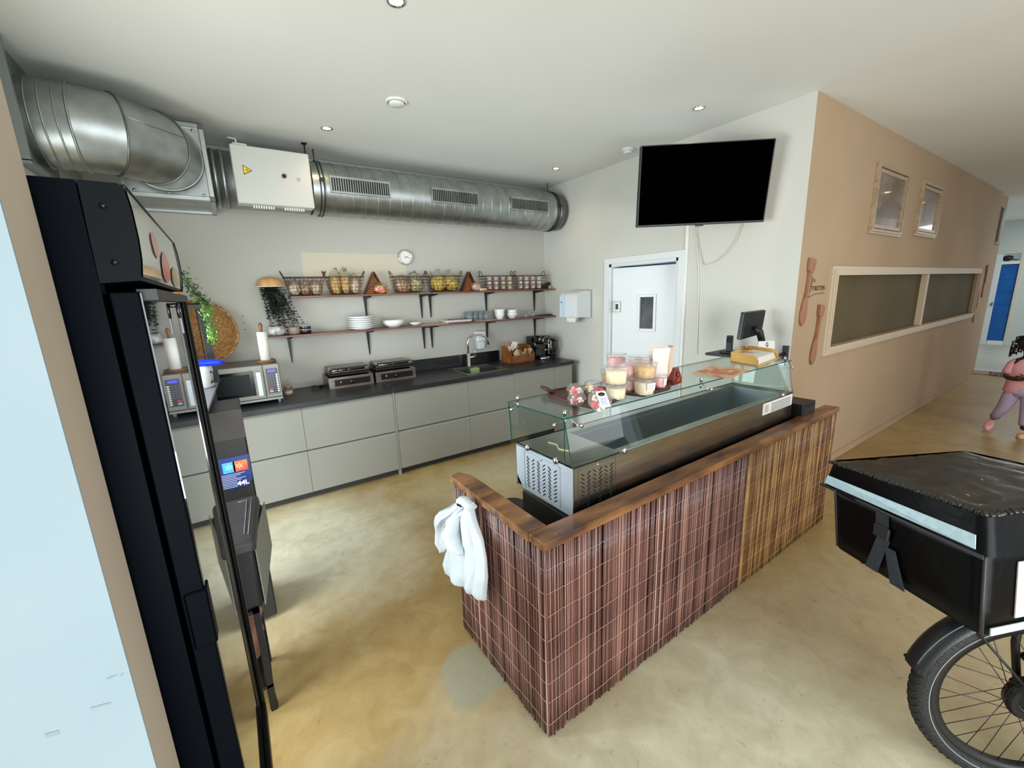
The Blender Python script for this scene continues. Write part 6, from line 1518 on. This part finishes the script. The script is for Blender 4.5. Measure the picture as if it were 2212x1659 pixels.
# ------------------------------------------------------------------ delivery bicycle
WC = Vector((2.043, -0.009, 0.352)); wy = 3.913
nW = Vector((math.cos(wy), math.sin(wy), 0)); eh = Vector((0, 0, 1)).cross(nW)
if eh.y < 0: eh = -eh
bike = thing('cargo_bicycle', 'black delivery bicycle at the right edge, its spoked wheel under the delivery box', 'bicycle', (WC.x, WC.y, 0))
BI = Matrix.Translation((-WC.x, -WC.y, 0))
WM = BI @ frameM(WC, eh, (0, 0, 1))      # local x towards the picture's left, y up, z = axle
flip = 1 if (WM.to_3x3() @ Vector((0, 0, 1))).dot(nW) > 0 else -1
AX = Vector((0, 0, flip))        # axle direction towards the camera side in wheel space
tire_m = mat('tyre_rubber', (24, 27, 30), 0.6, bump=0.5, bscale=120)
def wheel(par, M):
    def circ(R, z, n): return [(R*math.cos(2*PI*i/n), R*math.sin(2*PI*i/n), z) for i in range(n)]
    f = MB(); f.M = M; f.tube(circ(0.322, 0, 72), 0.030, 14, closed=True); ty = f.build('tyre', tire_m, par)
    f = MB(); f.M = M
    for k in range(72):
        a = 2*PI*k/72
        for sg in (-1, 1):
            P = [((0.322+0.0305*math.cos(q))*math.cos(a+0.06*abs(q)), (0.322+0.0305*math.cos(q))*math.sin(a+0.06*abs(q)), sg*0.0305*math.sin(abs(q))) for q in (0.1, 0.5, 0.9)]
            f.tube(P, 0.0022, 3)
    f.build('tread', mat('tread_rubber', (34, 38, 42), 0.7), ty)
    f = MB(); f.M = M; f.tube(circ(0.3105, flip*0.0270, 90), 0.0016, 5, closed=True); f.build('reflex_line', mat('reflex', (160, 164, 166), 0.4), ty)
    txt = 'MOJLOM'
    Mt = M @ Matrix.Rotation(0, 4, 'Z')
    for k, ch in enumerate('KMILOM'):
        a = -PI/2+0.20-k*0.055*1.0
        cx_, cy_ = 0.318*math.cos(a), 0.318*math.sin(a)
        zz = flip*0.0295
        Ml = Mt @ Matrix.Translation((cx_, cy_, zz)) @ Matrix.Rotation(a+PI/2 if flip < 0 else a-PI/2, 4, 'Z')
        if flip < 0: Ml = Ml @ Matrix.Rotation(PI, 4, 'Y')
        text('tyre_letter', ch, 0.022, Ml, mat('tyre_print', (220, 222, 222), 0.6), ty, bold=0.0008)
    f = MB(); f.M = M; f.lathe([(0.272, -0.013), (0.292, -0.015), (0.300, -0.013), (0.300, 0.013), (0.292, 0.015), (0.272, 0.013)], 72, cap0=False, cap1=False)
    f.lathe([(0.272, 0.013), (0.272, -0.013)], 72, cap0=False, cap1=False); f.build('rim', black_m, par)
    f = MB(); f.M = M
    f.lathe([(0.0, 0.0), (0.082, 0.0), (0.082, 0.006), (0.066, 0.008), (0.055, 0.022), (0.030, 0.03), (0.0, 0.03)], 40, M=Matrix.Translation((0, 0, 0.0)) if flip > 0 else Matrix.Rotation(PI, 4, 'X'), cap0=False)
    f.lathe([(0.075, -0.02), (0.08, 0.0), (0.075, 0.02)], 40); f.lathe([(0.012, -0.075), (0.012, 0.075)], 12)
    hb = f.build('hub', mat('hub_black', (22, 22, 24), 0.35, 0.3), par)
    f = MB(); f.M = M
    for k in range(30):
        a = 2*PI*k/30; f.lathe([(0.0028, 0), (0, 0.0006)], 6, M=Matrix.Translation((0.074*math.cos(a), 0.074*math.sin(a), flip*0.0072)) @ (Matrix.Identity(4) if flip > 0 else Matrix.Rotation(PI, 4, 'X')))
    f.build('hub_hole', mat('hub_dots', (140, 142, 146), 0.4, 0.5), hb)
    f = MB(); f.M = M
    for k in range(5):
        a = 2*PI*k/5+0.3; f.tube([(0.02*math.cos(a), 0.02*math.sin(a), flip*0.032), (0.052*math.cos(a+0.5), 0.052*math.sin(a+0.5), flip*0.026), (0.064*math.cos(a+0.9), 0.064*math.sin(a+0.9), flip*0.012)], 0.005, 5)
    f.build('disc_arm', dark_m, hb)
    sp = MB(); sp.tube([(0, 0, 0), (1, 0, 0)], 0.0016, 4)
    for k in range(32):
        sg = 1 if k % 2 else -1; a0 = 2*PI*k/32; a1 = a0+(0.55 if (k//2) % 2 else -0.55)
        f = MB(); f.M = M; f.tube([(0.074*math.cos(a1), 0.074*math.sin(a1), sg*0.012), (0.273*math.cos(a0), 0.273*math.sin(a0), sg*0.002)], 0.0014, 4); f.build('spoke', black_m, par)
    sp.bm.free()
    f = MB(); f.M = M; f.tube([(0.235, 0.275, flip*0.038), (0.0, 0.0, flip*0.055)], 0.004, 6)
    return f
wheel(bike, WM).build('mudguard_stay', black_m, bike)
# mudguard
f = MB(); f.M = WM; secs = []; nseg = 34
for i in range(nseg+1):
    a = math.radians(12+i*150/nseg); prof = [(-0.040, 0.352), (-0.036, 0.366), (-0.018, 0.376), (0.018, 0.376), (0.036, 0.366), (0.040, 0.352)]
    secs.append([(R*math.cos(a), R*math.sin(a), z) for z, R in prof])
pts = [p for s in secs for p in s]; k_ = 6
F = [(i*k_+j, (i+1)*k_+j, (i+1)*k_+j+1, i*k_+j+1) for i in range(nseg) for j in range(k_-1)]
f._mk(pts, F, 0, True)
mg = f.build('mudguard', mat('mudguard_black', (26, 30, 34), 0.4, bump=0.1, bscale=200), bike)
f = MB(); f.M = WM; f.tube([(0.3735*math.cos(math.radians(a)), 0.3735*math.sin(math.radians(a)), flip*0.022) for a in range(16, 90, 4)], 0.0018, 5); f.build('mudguard_line', mat('line_grey', (110, 124, 130), 0.4), mg)
f = MB(); f.M = WM; a = math.radians(13); f.lathe([(0.006, -0.036), (0.006, 0.036)], 10, M=Matrix.Translation((0.366*math.cos(a), 0.372*math.sin(a), 0))); f.build('mudguard_clip', black_m, mg)
# stays, fork and carrier under the box
f = MB(); f.M = WM
for sg in (-1, 1):
    f.tube([(0, 0, sg*0.06), (0.02, 0.15, sg*0.075), (0.03, 0.36, sg*0.075)], 0.011, 8)
    f.tube([(0, 0, sg*0.06), (-0.30, 0.02, sg*0.05), (-0.62, 0.12, 0)], 0.012, 8)
    f.tube([(0.0, 0.10, sg*0.07), (-0.25, 0.30, sg*0.06), (-0.55, 0.42, 0)], 0.011, 8)
f.tube([(-0.55, 0.42, 0), (-0.62, 0.12, 0), (-0.72, 0.0, 0)], 0.018, 10); f.tube([(-0.55, 0.42, 0), (-1.0, 0.50, 0)], 0.018, 10); f.tube([(-0.62, 0.12, 0), (-1.05, 0.40, 0), (-1.12, 0.0, 0)], 0.018, 10)
f.build('frame', black_m, bike)
WM2 = BI @ frameM(WC-eh*1.14, eh, (0, 0, 1)); wheel(bike, WM2).bm.free()
f = MB(); f.M = BI @ Matrix.Identity(4)
bn = Vector((1.673, .106, .715)); bl_ = Vector((1.86, .529, .715)); bb_ = Vector((2.33, .26, .715)); brr = Vector((2.25, -.15, .715))
def mixp(a, b): return bn.lerp(bl_, a).lerp(brr.lerp(bb_, a), b)
z_ = Vector((0, 0, -0.008))
for a in (0.2, 0.5, 0.8): f.tube([mixp(a, 0.04)+z_, mixp(a, 0.96)+z_], 0.007, 6)
for b in (0.1, 0.5, 0.9): f.tube([mixp(0.05, b)+z_*1.5, mixp(0.95, b)+z_*1.5], 0.007, 6)
f.build('carrier', black_m, bike)
f = MB(); f.M = WM; f.blob((-0.07, 0.20, flip*0.075), (0.028, 0.035, 0.03), 2, 0.1, 2); f.build('rear_lamp', mat('lamp_white', (214, 220, 224), 0.3), bike)
# delivery box
box_ = thing('delivery_box', 'large black quilted delivery box with reflective strips on the bicycle', 'box', (0, 0, 0))
vin = mat('black_vinyl', (3, 4, 5), 0.30, bump=0.2, bscale=16, spec=0.16)
vinr = mat('crinkled_vinyl', (16, 13, 10), 0.22, bump=0.35, bscale=9, coat=0.15)
tn = Vector((1.737, .150, 1.07)); tl_ = Vector((1.843, .572, 1.07)); tb_ = Vector((2.344, .297, 1.07)); tr_ = Vector((2.30, -.12, 1.07))
def loft(rings, m_, name, par, bev=0.0, caps=True):
    f = MB(); n = len(rings[0]); pts = [p for r in rings for p in r]
    F = [(j*n+i, j*n+(i+1) % n, (j+1)*n+(i+1) % n, (j+1)*n+i) for j in range(len(rings)-1) for i in range(n)]
    if caps: F += [tuple(range(n-1, -1, -1)), tuple((len(rings)-1)*n+i for i in range(n))]
    vs, fs = f._mk(pts, F, 0, True); bmesh.ops.recalc_face_normals(f.bm, faces=fs); return f
def rounded(cs, r=0.035, k=4):
    out = []; n = len(cs)
    for i in range(n):
        a, b, c = cs[i-1], cs[i], cs[(i+1) % n]; p = b+(a-b).normalized()*r; q = b+(c-b).normalized()*r
        for j in range(k+1): s = j/k; out.append((p*(1-s)+b*s)*(1-s)+(b*(1-s)+q*s)*s)
    return out
def lerp4(A, B, s): return [a.lerp(b, s) for a, b in zip(A, B)]
bot = [bn, brr, bb_, bl_]; top = [tn, tr_, tb_, tl_]
rings = []
for s in (0.0, 0.015, 0.2, 0.4, 0.6, 0.70):
    q = lerp4(bot, top, s); cen = sum(q, Vector())/4; k = 0.965 if s == 0 else 1.0
    rings.append(rounded([cen+(p-cen)*k for p in q]))
loft(rings, vin, 'x', None).build('body', vin, box_)
for c0, c1 in ((bn, tn), (bl_, tl_)):
    f = MB()     # dark piping along the edges
    cen = (bn+bb_)/2; d_ = (c0-Vector((cen.x, cen.y, c0.z))).normalized()*0.001
    f.tube([c0.lerp(c1, s)-(c0-Vector((cen.x, cen.y, c0.z))).normalized()*0.012 for s in (0.02, 0.3, 0.6, 0.68)], 0.006, 6)
    f.build('piping', mat('piping', (40, 40, 46), 0.5), box_)
# lid: skirt and crinkled top
lo = [Vector((1.690, .128, .955)), Vector((2.27, -.165, .955)), Vector((2.37, .31, .955)), Vector((1.883, .606, .950))]
rings = [rounded(lo, 0.03), rounded(lerp4(lo, [v+Vector((0, 0, 0.0)) for v in top], 0.5), 0.03), rounded(top, 0.03)]
sk_ = loft(rings, vin, 'x', None, caps=False).build('lid_skirt', vin, box_)
f = MB(); n = 26; pts = []
for i in range(n+1):
    for j in range(n+1):
        p = tn.lerp(tl_, i/n).lerp(tr_.lerp(tb_, i/n), j/n); e = min(i, j, n-i, n-j)/n
        dz = -0.010*(max(0, 0.06-e)/0.06)+0.004*noise.noise(Vector((p.x*14, p.y*14, 0)))+0.0035*noise.noise(Vector((p.x*40, p.y*22, 3)))*(1 if e > 0 else 0)
        pts.append(p+Vector((0, 0, dz+0.004)))
F = [(i*(n+1)+j, i*(n+1)+j+1, (i+1)*(n+1)+j+1, (i+1)*(n+1)+j) for i in range(n) for j in range(n)]
vs, fs = f._mk(pts, F, 0, True); bmesh.ops.recalc_face_normals(f.bm, faces=fs); f.build('lid_top', vinr, box_)
f = MB(); rg = random.Random(2)
for (a, b) in ((tn, tl_), (tn, tr_)):
    for k in range(30):
        s = (k+0.5)/30; p = a.lerp(b, s)+Vector((0, 0, -0.004)); d = (b-a).normalized()
        f.blob(p, (0.012, 0.012, 0.008), 1, 0.6, 3, seed=k)
f.build('gathered_seam', vinr, box_)
refl = mat('reflective_tape', (188, 214, 226), 0.35, col2=(170, 200, 214), scale=40, bump=0.1)
def strip(a0, a1, b0, b1, name, off, m_=refl, par=box_, th=0.003):
    nrm = (a1-a0).cross(b0-a0).normalized()
    if nrm.dot(Vector((0, 0, CAMH))-a0) < 0: nrm = -nrm
    q = [a0+nrm*off, a1+nrm*off, b1+nrm*off, b0+nrm*off]; q2 = [p+nrm*th for p in q]
    f = MB(); vs, fs = f._mk(q+q2, [(0, 1, 2, 3), (7, 6, 5, 4), (0, 1, 5, 4), (1, 2, 6, 5), (2, 3, 7, 6), (3, 0, 4, 7)]); bmesh.ops.recalc_face_normals(f.bm, faces=fs)
    return f.build(name, m_, par)
def face(A0, A1, B0, B1, s, t_): return A0.lerp(A1, s).lerp(B0.lerp(B1, s), t_)
L3 = lambda s, t_: face(lo[3], lo[0], top[3], top[0], s, t_)
strip(L3(0.03, 0.12), L3(0.95, 0.12), L3(0.03, 0.44), L3(0.95, 0.44), 'reflective_strip', 0.003)
strip(L3(0.0, -0.04), L3(0.985, -0.04), L3(0.0, 0.05), L3(0.985, 0.05), 'skirt_binding', 0.003, MATS['piping'])
R3 = lambda s, t_: face(bot[0], bot[1], top[0], top[1], s, t_)
strip(R3(0.04, 0.015), R3(0.95, 0.015), R3(0.04, 0.075), R3(0.95, 0.075), 'reflective_strip', 0.003)
strip(R3(0.18, 0.12), R3(0.85, 0.12), R3(0.18, 0.58), R3(0.85, 0.58), 'logo_panel', 0.002, mat('panel_pink', (214, 198, 200), 0.4), box_)
f = MB(); P0 = [face(bot[3], bot[0], top[3], top[0], s, t_) for s, t_ in ((0.40, 0.60), (0.42, 0.40))]
strip(face(bot[3], bot[0], top[3], top[0], 0.36, 0.40), face(bot[3], bot[0], top[3], top[0], 0.45, 0.40), face(bot[3], bot[0], top[3], top[0], 0.36, 0.66), face(bot[3], bot[0], top[3], top[0], 0.45, 0.66), 'strap_top', 0.004, MATS['dark_plastic'])
strip(face(bot[3], bot[0], top[3], top[0], 0.28, 0.02), face(bot[3], bot[0], top[3], top[0], 0.37, 0.02), face(bot[3], bot[0], top[3], top[0], 0.37, 0.40), face(bot[3], bot[0], top[3], top[0], 0.46, 0.40), 'strap', 0.004, mat('webbing', (40, 46, 54), 0.7, bump=0.4, bscale=200))
strip(face(bot[3], bot[0], top[3], top[0], 0.47, 0.0), face(bot[3], bot[0], top[3], top[0], 0.57, 0.0), face(bot[3], bot[0], top[3], top[0], 0.43, 0.34), face(bot[3], bot[0], top[3], top[0], 0.50, 0.34), 'strap', 0.006, MATS['webbing'])
f.bm.free()
f = MB(); c = face(bot[3], bot[0], top[3], top[0], 0.41, 0.47); d1 = (bot[0]-bot[3]).normalized(); nn = Vector((-0.93, 0.35, 0)).normalized()
f.box(-0.026, 0.026, -0.022, 0.022, 0.006, 0.016, b=0.003, M=frameM(c, d1, (0, 0, 1))) if frameM(c, d1, (0, 0, 1)).to_3x3().col[2].dot(nn) > 0 else f.box(-0.026, 0.026, -0.022, 0.022, -0.016, -0.006, b=0.003, M=frameM(c, d1, (0, 0, 1)))
f.build('buckle', MATS['dark_plastic'], box_)

# ------------------------------------------------------------------ child
kid = thing('person', 'small child in a pink t-shirt and lilac trousers walking in the corridor, arms folded', 'person', (7.15, 0.575, 0), PI)
skin_m = mat('skin_dark', (58, 36, 28), 0.5); hair_m = mat('hair_black', (12, 10, 10), 0.8)
# local frame: x forward (towards the camera), y = towards the picture's left is -y
# joints (x forward, y side [+ = picture right], z up)
V = [(0, 0, 0.50), (0, 0, 0.60), (0, 0, 0.74), (0, 0, 0.835), (0.005, 0, 0.875), (0.01, 0, 0.93), (0.012, 0, 1.02), (0.01, 0, 1.07),
     (0, -0.095, 0.805), (0.02, -0.125, 0.71), (0.035, -0.130, 0.635), (0.12, -0.04, 0.635), (0.14, 0.03, 0.655),
     (0, 0.095, 0.805), (0.02, 0.125, 0.71), (0.035, 0.130, 0.635), (0.13, 0.06, 0.64), (0.15, -0.01, 0.665),
     (0.01, -0.065, 0.47), (0.05, -0.105, 0.28), (-0.03, -0.175, 0.12), (0.01, 0.065, 0.47), (0.05, 0.07, 0.27), (0.06, 0.075, 0.065)]
E_ = [(0, 1), (1, 2), (2, 3), (3, 4), (4, 5), (5, 6), (6, 7), (3, 8), (8, 9), (9, 10), (10, 11), (11, 12), (3, 13), (13, 14), (14, 15), (15, 16), (16, 17), (0, 18), (18, 19), (19, 20), (0, 21), (21, 22), (22, 23)]
Rr = [0.085, 0.085, 0.085, 0.062, 0.038, 0.060, 0.085, 0.06, 0.042, 0.032, 0.028, 0.022, 0.018, 0.042, 0.032, 0.028, 0.022, 0.018, 0.06, 0.042, 0.028, 0.06, 0.042, 0.028]
skin('body', V, E_, Rr, skin_m, kid, 2)
# face details
f = MB(); f.blob((0.088, 0, 0.975), (0.014, 0.015, 0.012), 2, 0.0); f.build('nose', skin_m, kid)
f = MB()
for s in (-1, 1): f.blob((0.082, s*0.032, 0.998), (0.008, 0.013, 0.008), 2, 0)
f.build('eye', mat('eye_white', (214, 208, 200), 0.3), kid)
f = MB()
for s in (-1, 1): f.blob((0.089, s*0.032, 0.998), (0.003, 0.006, 0.006), 1, 0)
f.build('pupil', hair_m, kid)
f = MB(); f.blob((0.078, 0, 0.945), (0.010, 0.022, 0.006), 2, 0); f.build('mouth', mat('lips', (110, 52, 50), 0.5), kid)
f = MB()
for s in (-1, 1): f.blob((0.0, s*0.088, 0.98), (0.016, 0.008, 0.022), 2, 0)
f.build('ear', skin_m, kid)
# fingers of the folded hands
for (bx, by, bz, s) in ((0.14, 0.03, 0.655, 1), (0.15, -0.01, 0.665, -1)):
    for k in range(4):
        skin('finger', [(bx, by, bz+0.012-k*0.009), (bx+0.012, by+s*0.028, bz+0.014-k*0.010), (bx+0.004, by+s*(0.048-0.003*k), bz+0.008-k*0.010)], [(0, 1), (1, 2)], [0.007, 0.0065, 0.005], skin_m, kid, 1)
    skin('thumb', [(bx, by-s*0.01, bz+0.015), (bx+0.01, by+s*0.008, bz+0.036), (bx+0.008, by+s*0.022, bz+0.040)], [(0, 1), (1, 2)], [0.008, 0.007, 0.005], skin_m, kid, 1)
# clothes
pinkm = mat('pink_tshirt', (226, 164, 172), 0.8, col2=(216, 150, 160), scale=12, bump=0.2, bscale=20)
f = MB(); secs = [(0.480, 0.140, 0.100), (0.56, 0.134, 0.098), (0.66, 0.126, 0.094), (0.74, 0.122, 0.090), (0.80, 0.118, 0.080), (0.835, 0.092, 0.064), (0.862, 0.050, 0.048)]
pts = []; n = 28
for (z, ry, rx) in secs:
    for i in range(n):
        a = 2*PI*i/n; k = 1+0.04*math.sin(a*5+z*20)*(z < 0.7); pts.append((rx*k*math.cos(a), ry*k*math.sin(a), z))
F = [(j*n+i, j*n+(i+1) % n, (j+1)*n+(i+1) % n, (j+1)*n+i) for j in range(len(secs)-1) for i in range(n)]
f._mk(pts, F, 0, True)
for s in (-1, 1): f.tube([(0, s*0.075, 0.822), (0.005, s*0.105, 0.785), (0.018, s*0.125, 0.715), (0.02, s*0.130, 0.680)], [0.040, 0.046, 0.044, 0.046], 14)
f.build('tshirt', pinkm, kid)
lil = mat('lilac_trousers', (176, 158, 184), 0.8, col2=(164, 146, 174), scale=14, bump=0.2, bscale=24)
f = MB(); f.tube([(0, 0, 0.56), (0, 0, 0.50), (0.0, 0, 0.44)], [0.09, 0.105, 0.09], 20)
f.tube([(0.0, -0.055, 0.50), (0.03, -0.08, 0.38), (0.05, -0.105, 0.28), (0.01, -0.14, 0.20), (-0.02, -0.158, 0.160)], [0.070, 0.064, 0.054, 0.046, 0.042], 16)
f.tube([(0.0, 0.055, 0.50), (0.03, 0.066, 0.38), (0.05, 0.072, 0.27), (0.056, 0.075, 0.16), (0.058, 0.075, 0.125)], [0.070, 0.062, 0.054, 0.048, 0.046], 16)
f.build('trousers', lil, kid)
for (x, y, z, rx_, m_, nm) in ((-0.02, -0.185, 0.055, 0.5, 'clog_pink', 'raised pink clog'), (0.085, 0.078, 0.0, 0.0, 'clog_yellow', 'pale yellow clog')):
    col = (232, 172, 176) if m_ == 'clog_pink' else (236, 190, 150)
    f = MB(); M_ = Matrix.Translation((x, y, z)) @ Matrix.Rotation(rx_, 4, 'Y')
    P = []; n = 20; S = [(0.0, 0.94), (0.010, 1.0), (0.022, 0.98), (0.038, 0.84), (0.046, 0.55)]
    for (zz, k) in S:
        for i in range(n): a = 2*PI*i/n; P.append(M_ @ Vector((0.020+(0.092*k)*math.cos(a), 0.040*k*math.sin(a), zz)))
    f._mk(P, [tuple(range(n-1, -1, -1))]+[(j*n+i, j*n+(i+1) % n, (j+1)*n+(i+1) % n, (j+1)*n+i) for j in range(4) for i in range(n)]+[tuple(4*n+i for i in range(n))], 0, True)
    o = f.build('clog', mat(m_, col, 0.5), kid, nm)
    f = MB()
    for k in range(4): f.blob(M_ @ Vector((0.06-0.012*k, 0.018*math.sin(k*2.2), 0.048)), (0.006, 0.006, 0.005), 1, 0)
    f.build('clog_charm', mat('charm_red', (210, 80, 110), 0.5), o)
f = MB(); rg = random.Random(6)
f.blob((-0.012, 0, 1.030), (0.100, 0.112, 0.095), 3, 0.12, 6, seed=2)
for v in list(f.bm.verts):
    if v.co.x > 0.045 and v.co.z < 1.055: v.co.x = 0.045
for k in range(120):
    a = rg.uniform(0, 2*PI); 
    if math.cos(a) > 0.55: continue
    z = rg.uniform(0.90, 1.10); r = 0.095 if z < 1.05 else 0.07
    p = Vector((-0.015+r*math.cos(a), (r+0.018)*math.sin(a), z)); f.tube([p, p+Vector((0.03*math.cos(a), 0.035*math.sin(a), -0.01)), p+Vector((0.025*math.cos(a), 0.035*math.sin(a), -0.045))], [0.008, 0.007, 0.003], 5)
f.build('hair', hair_m, kid)
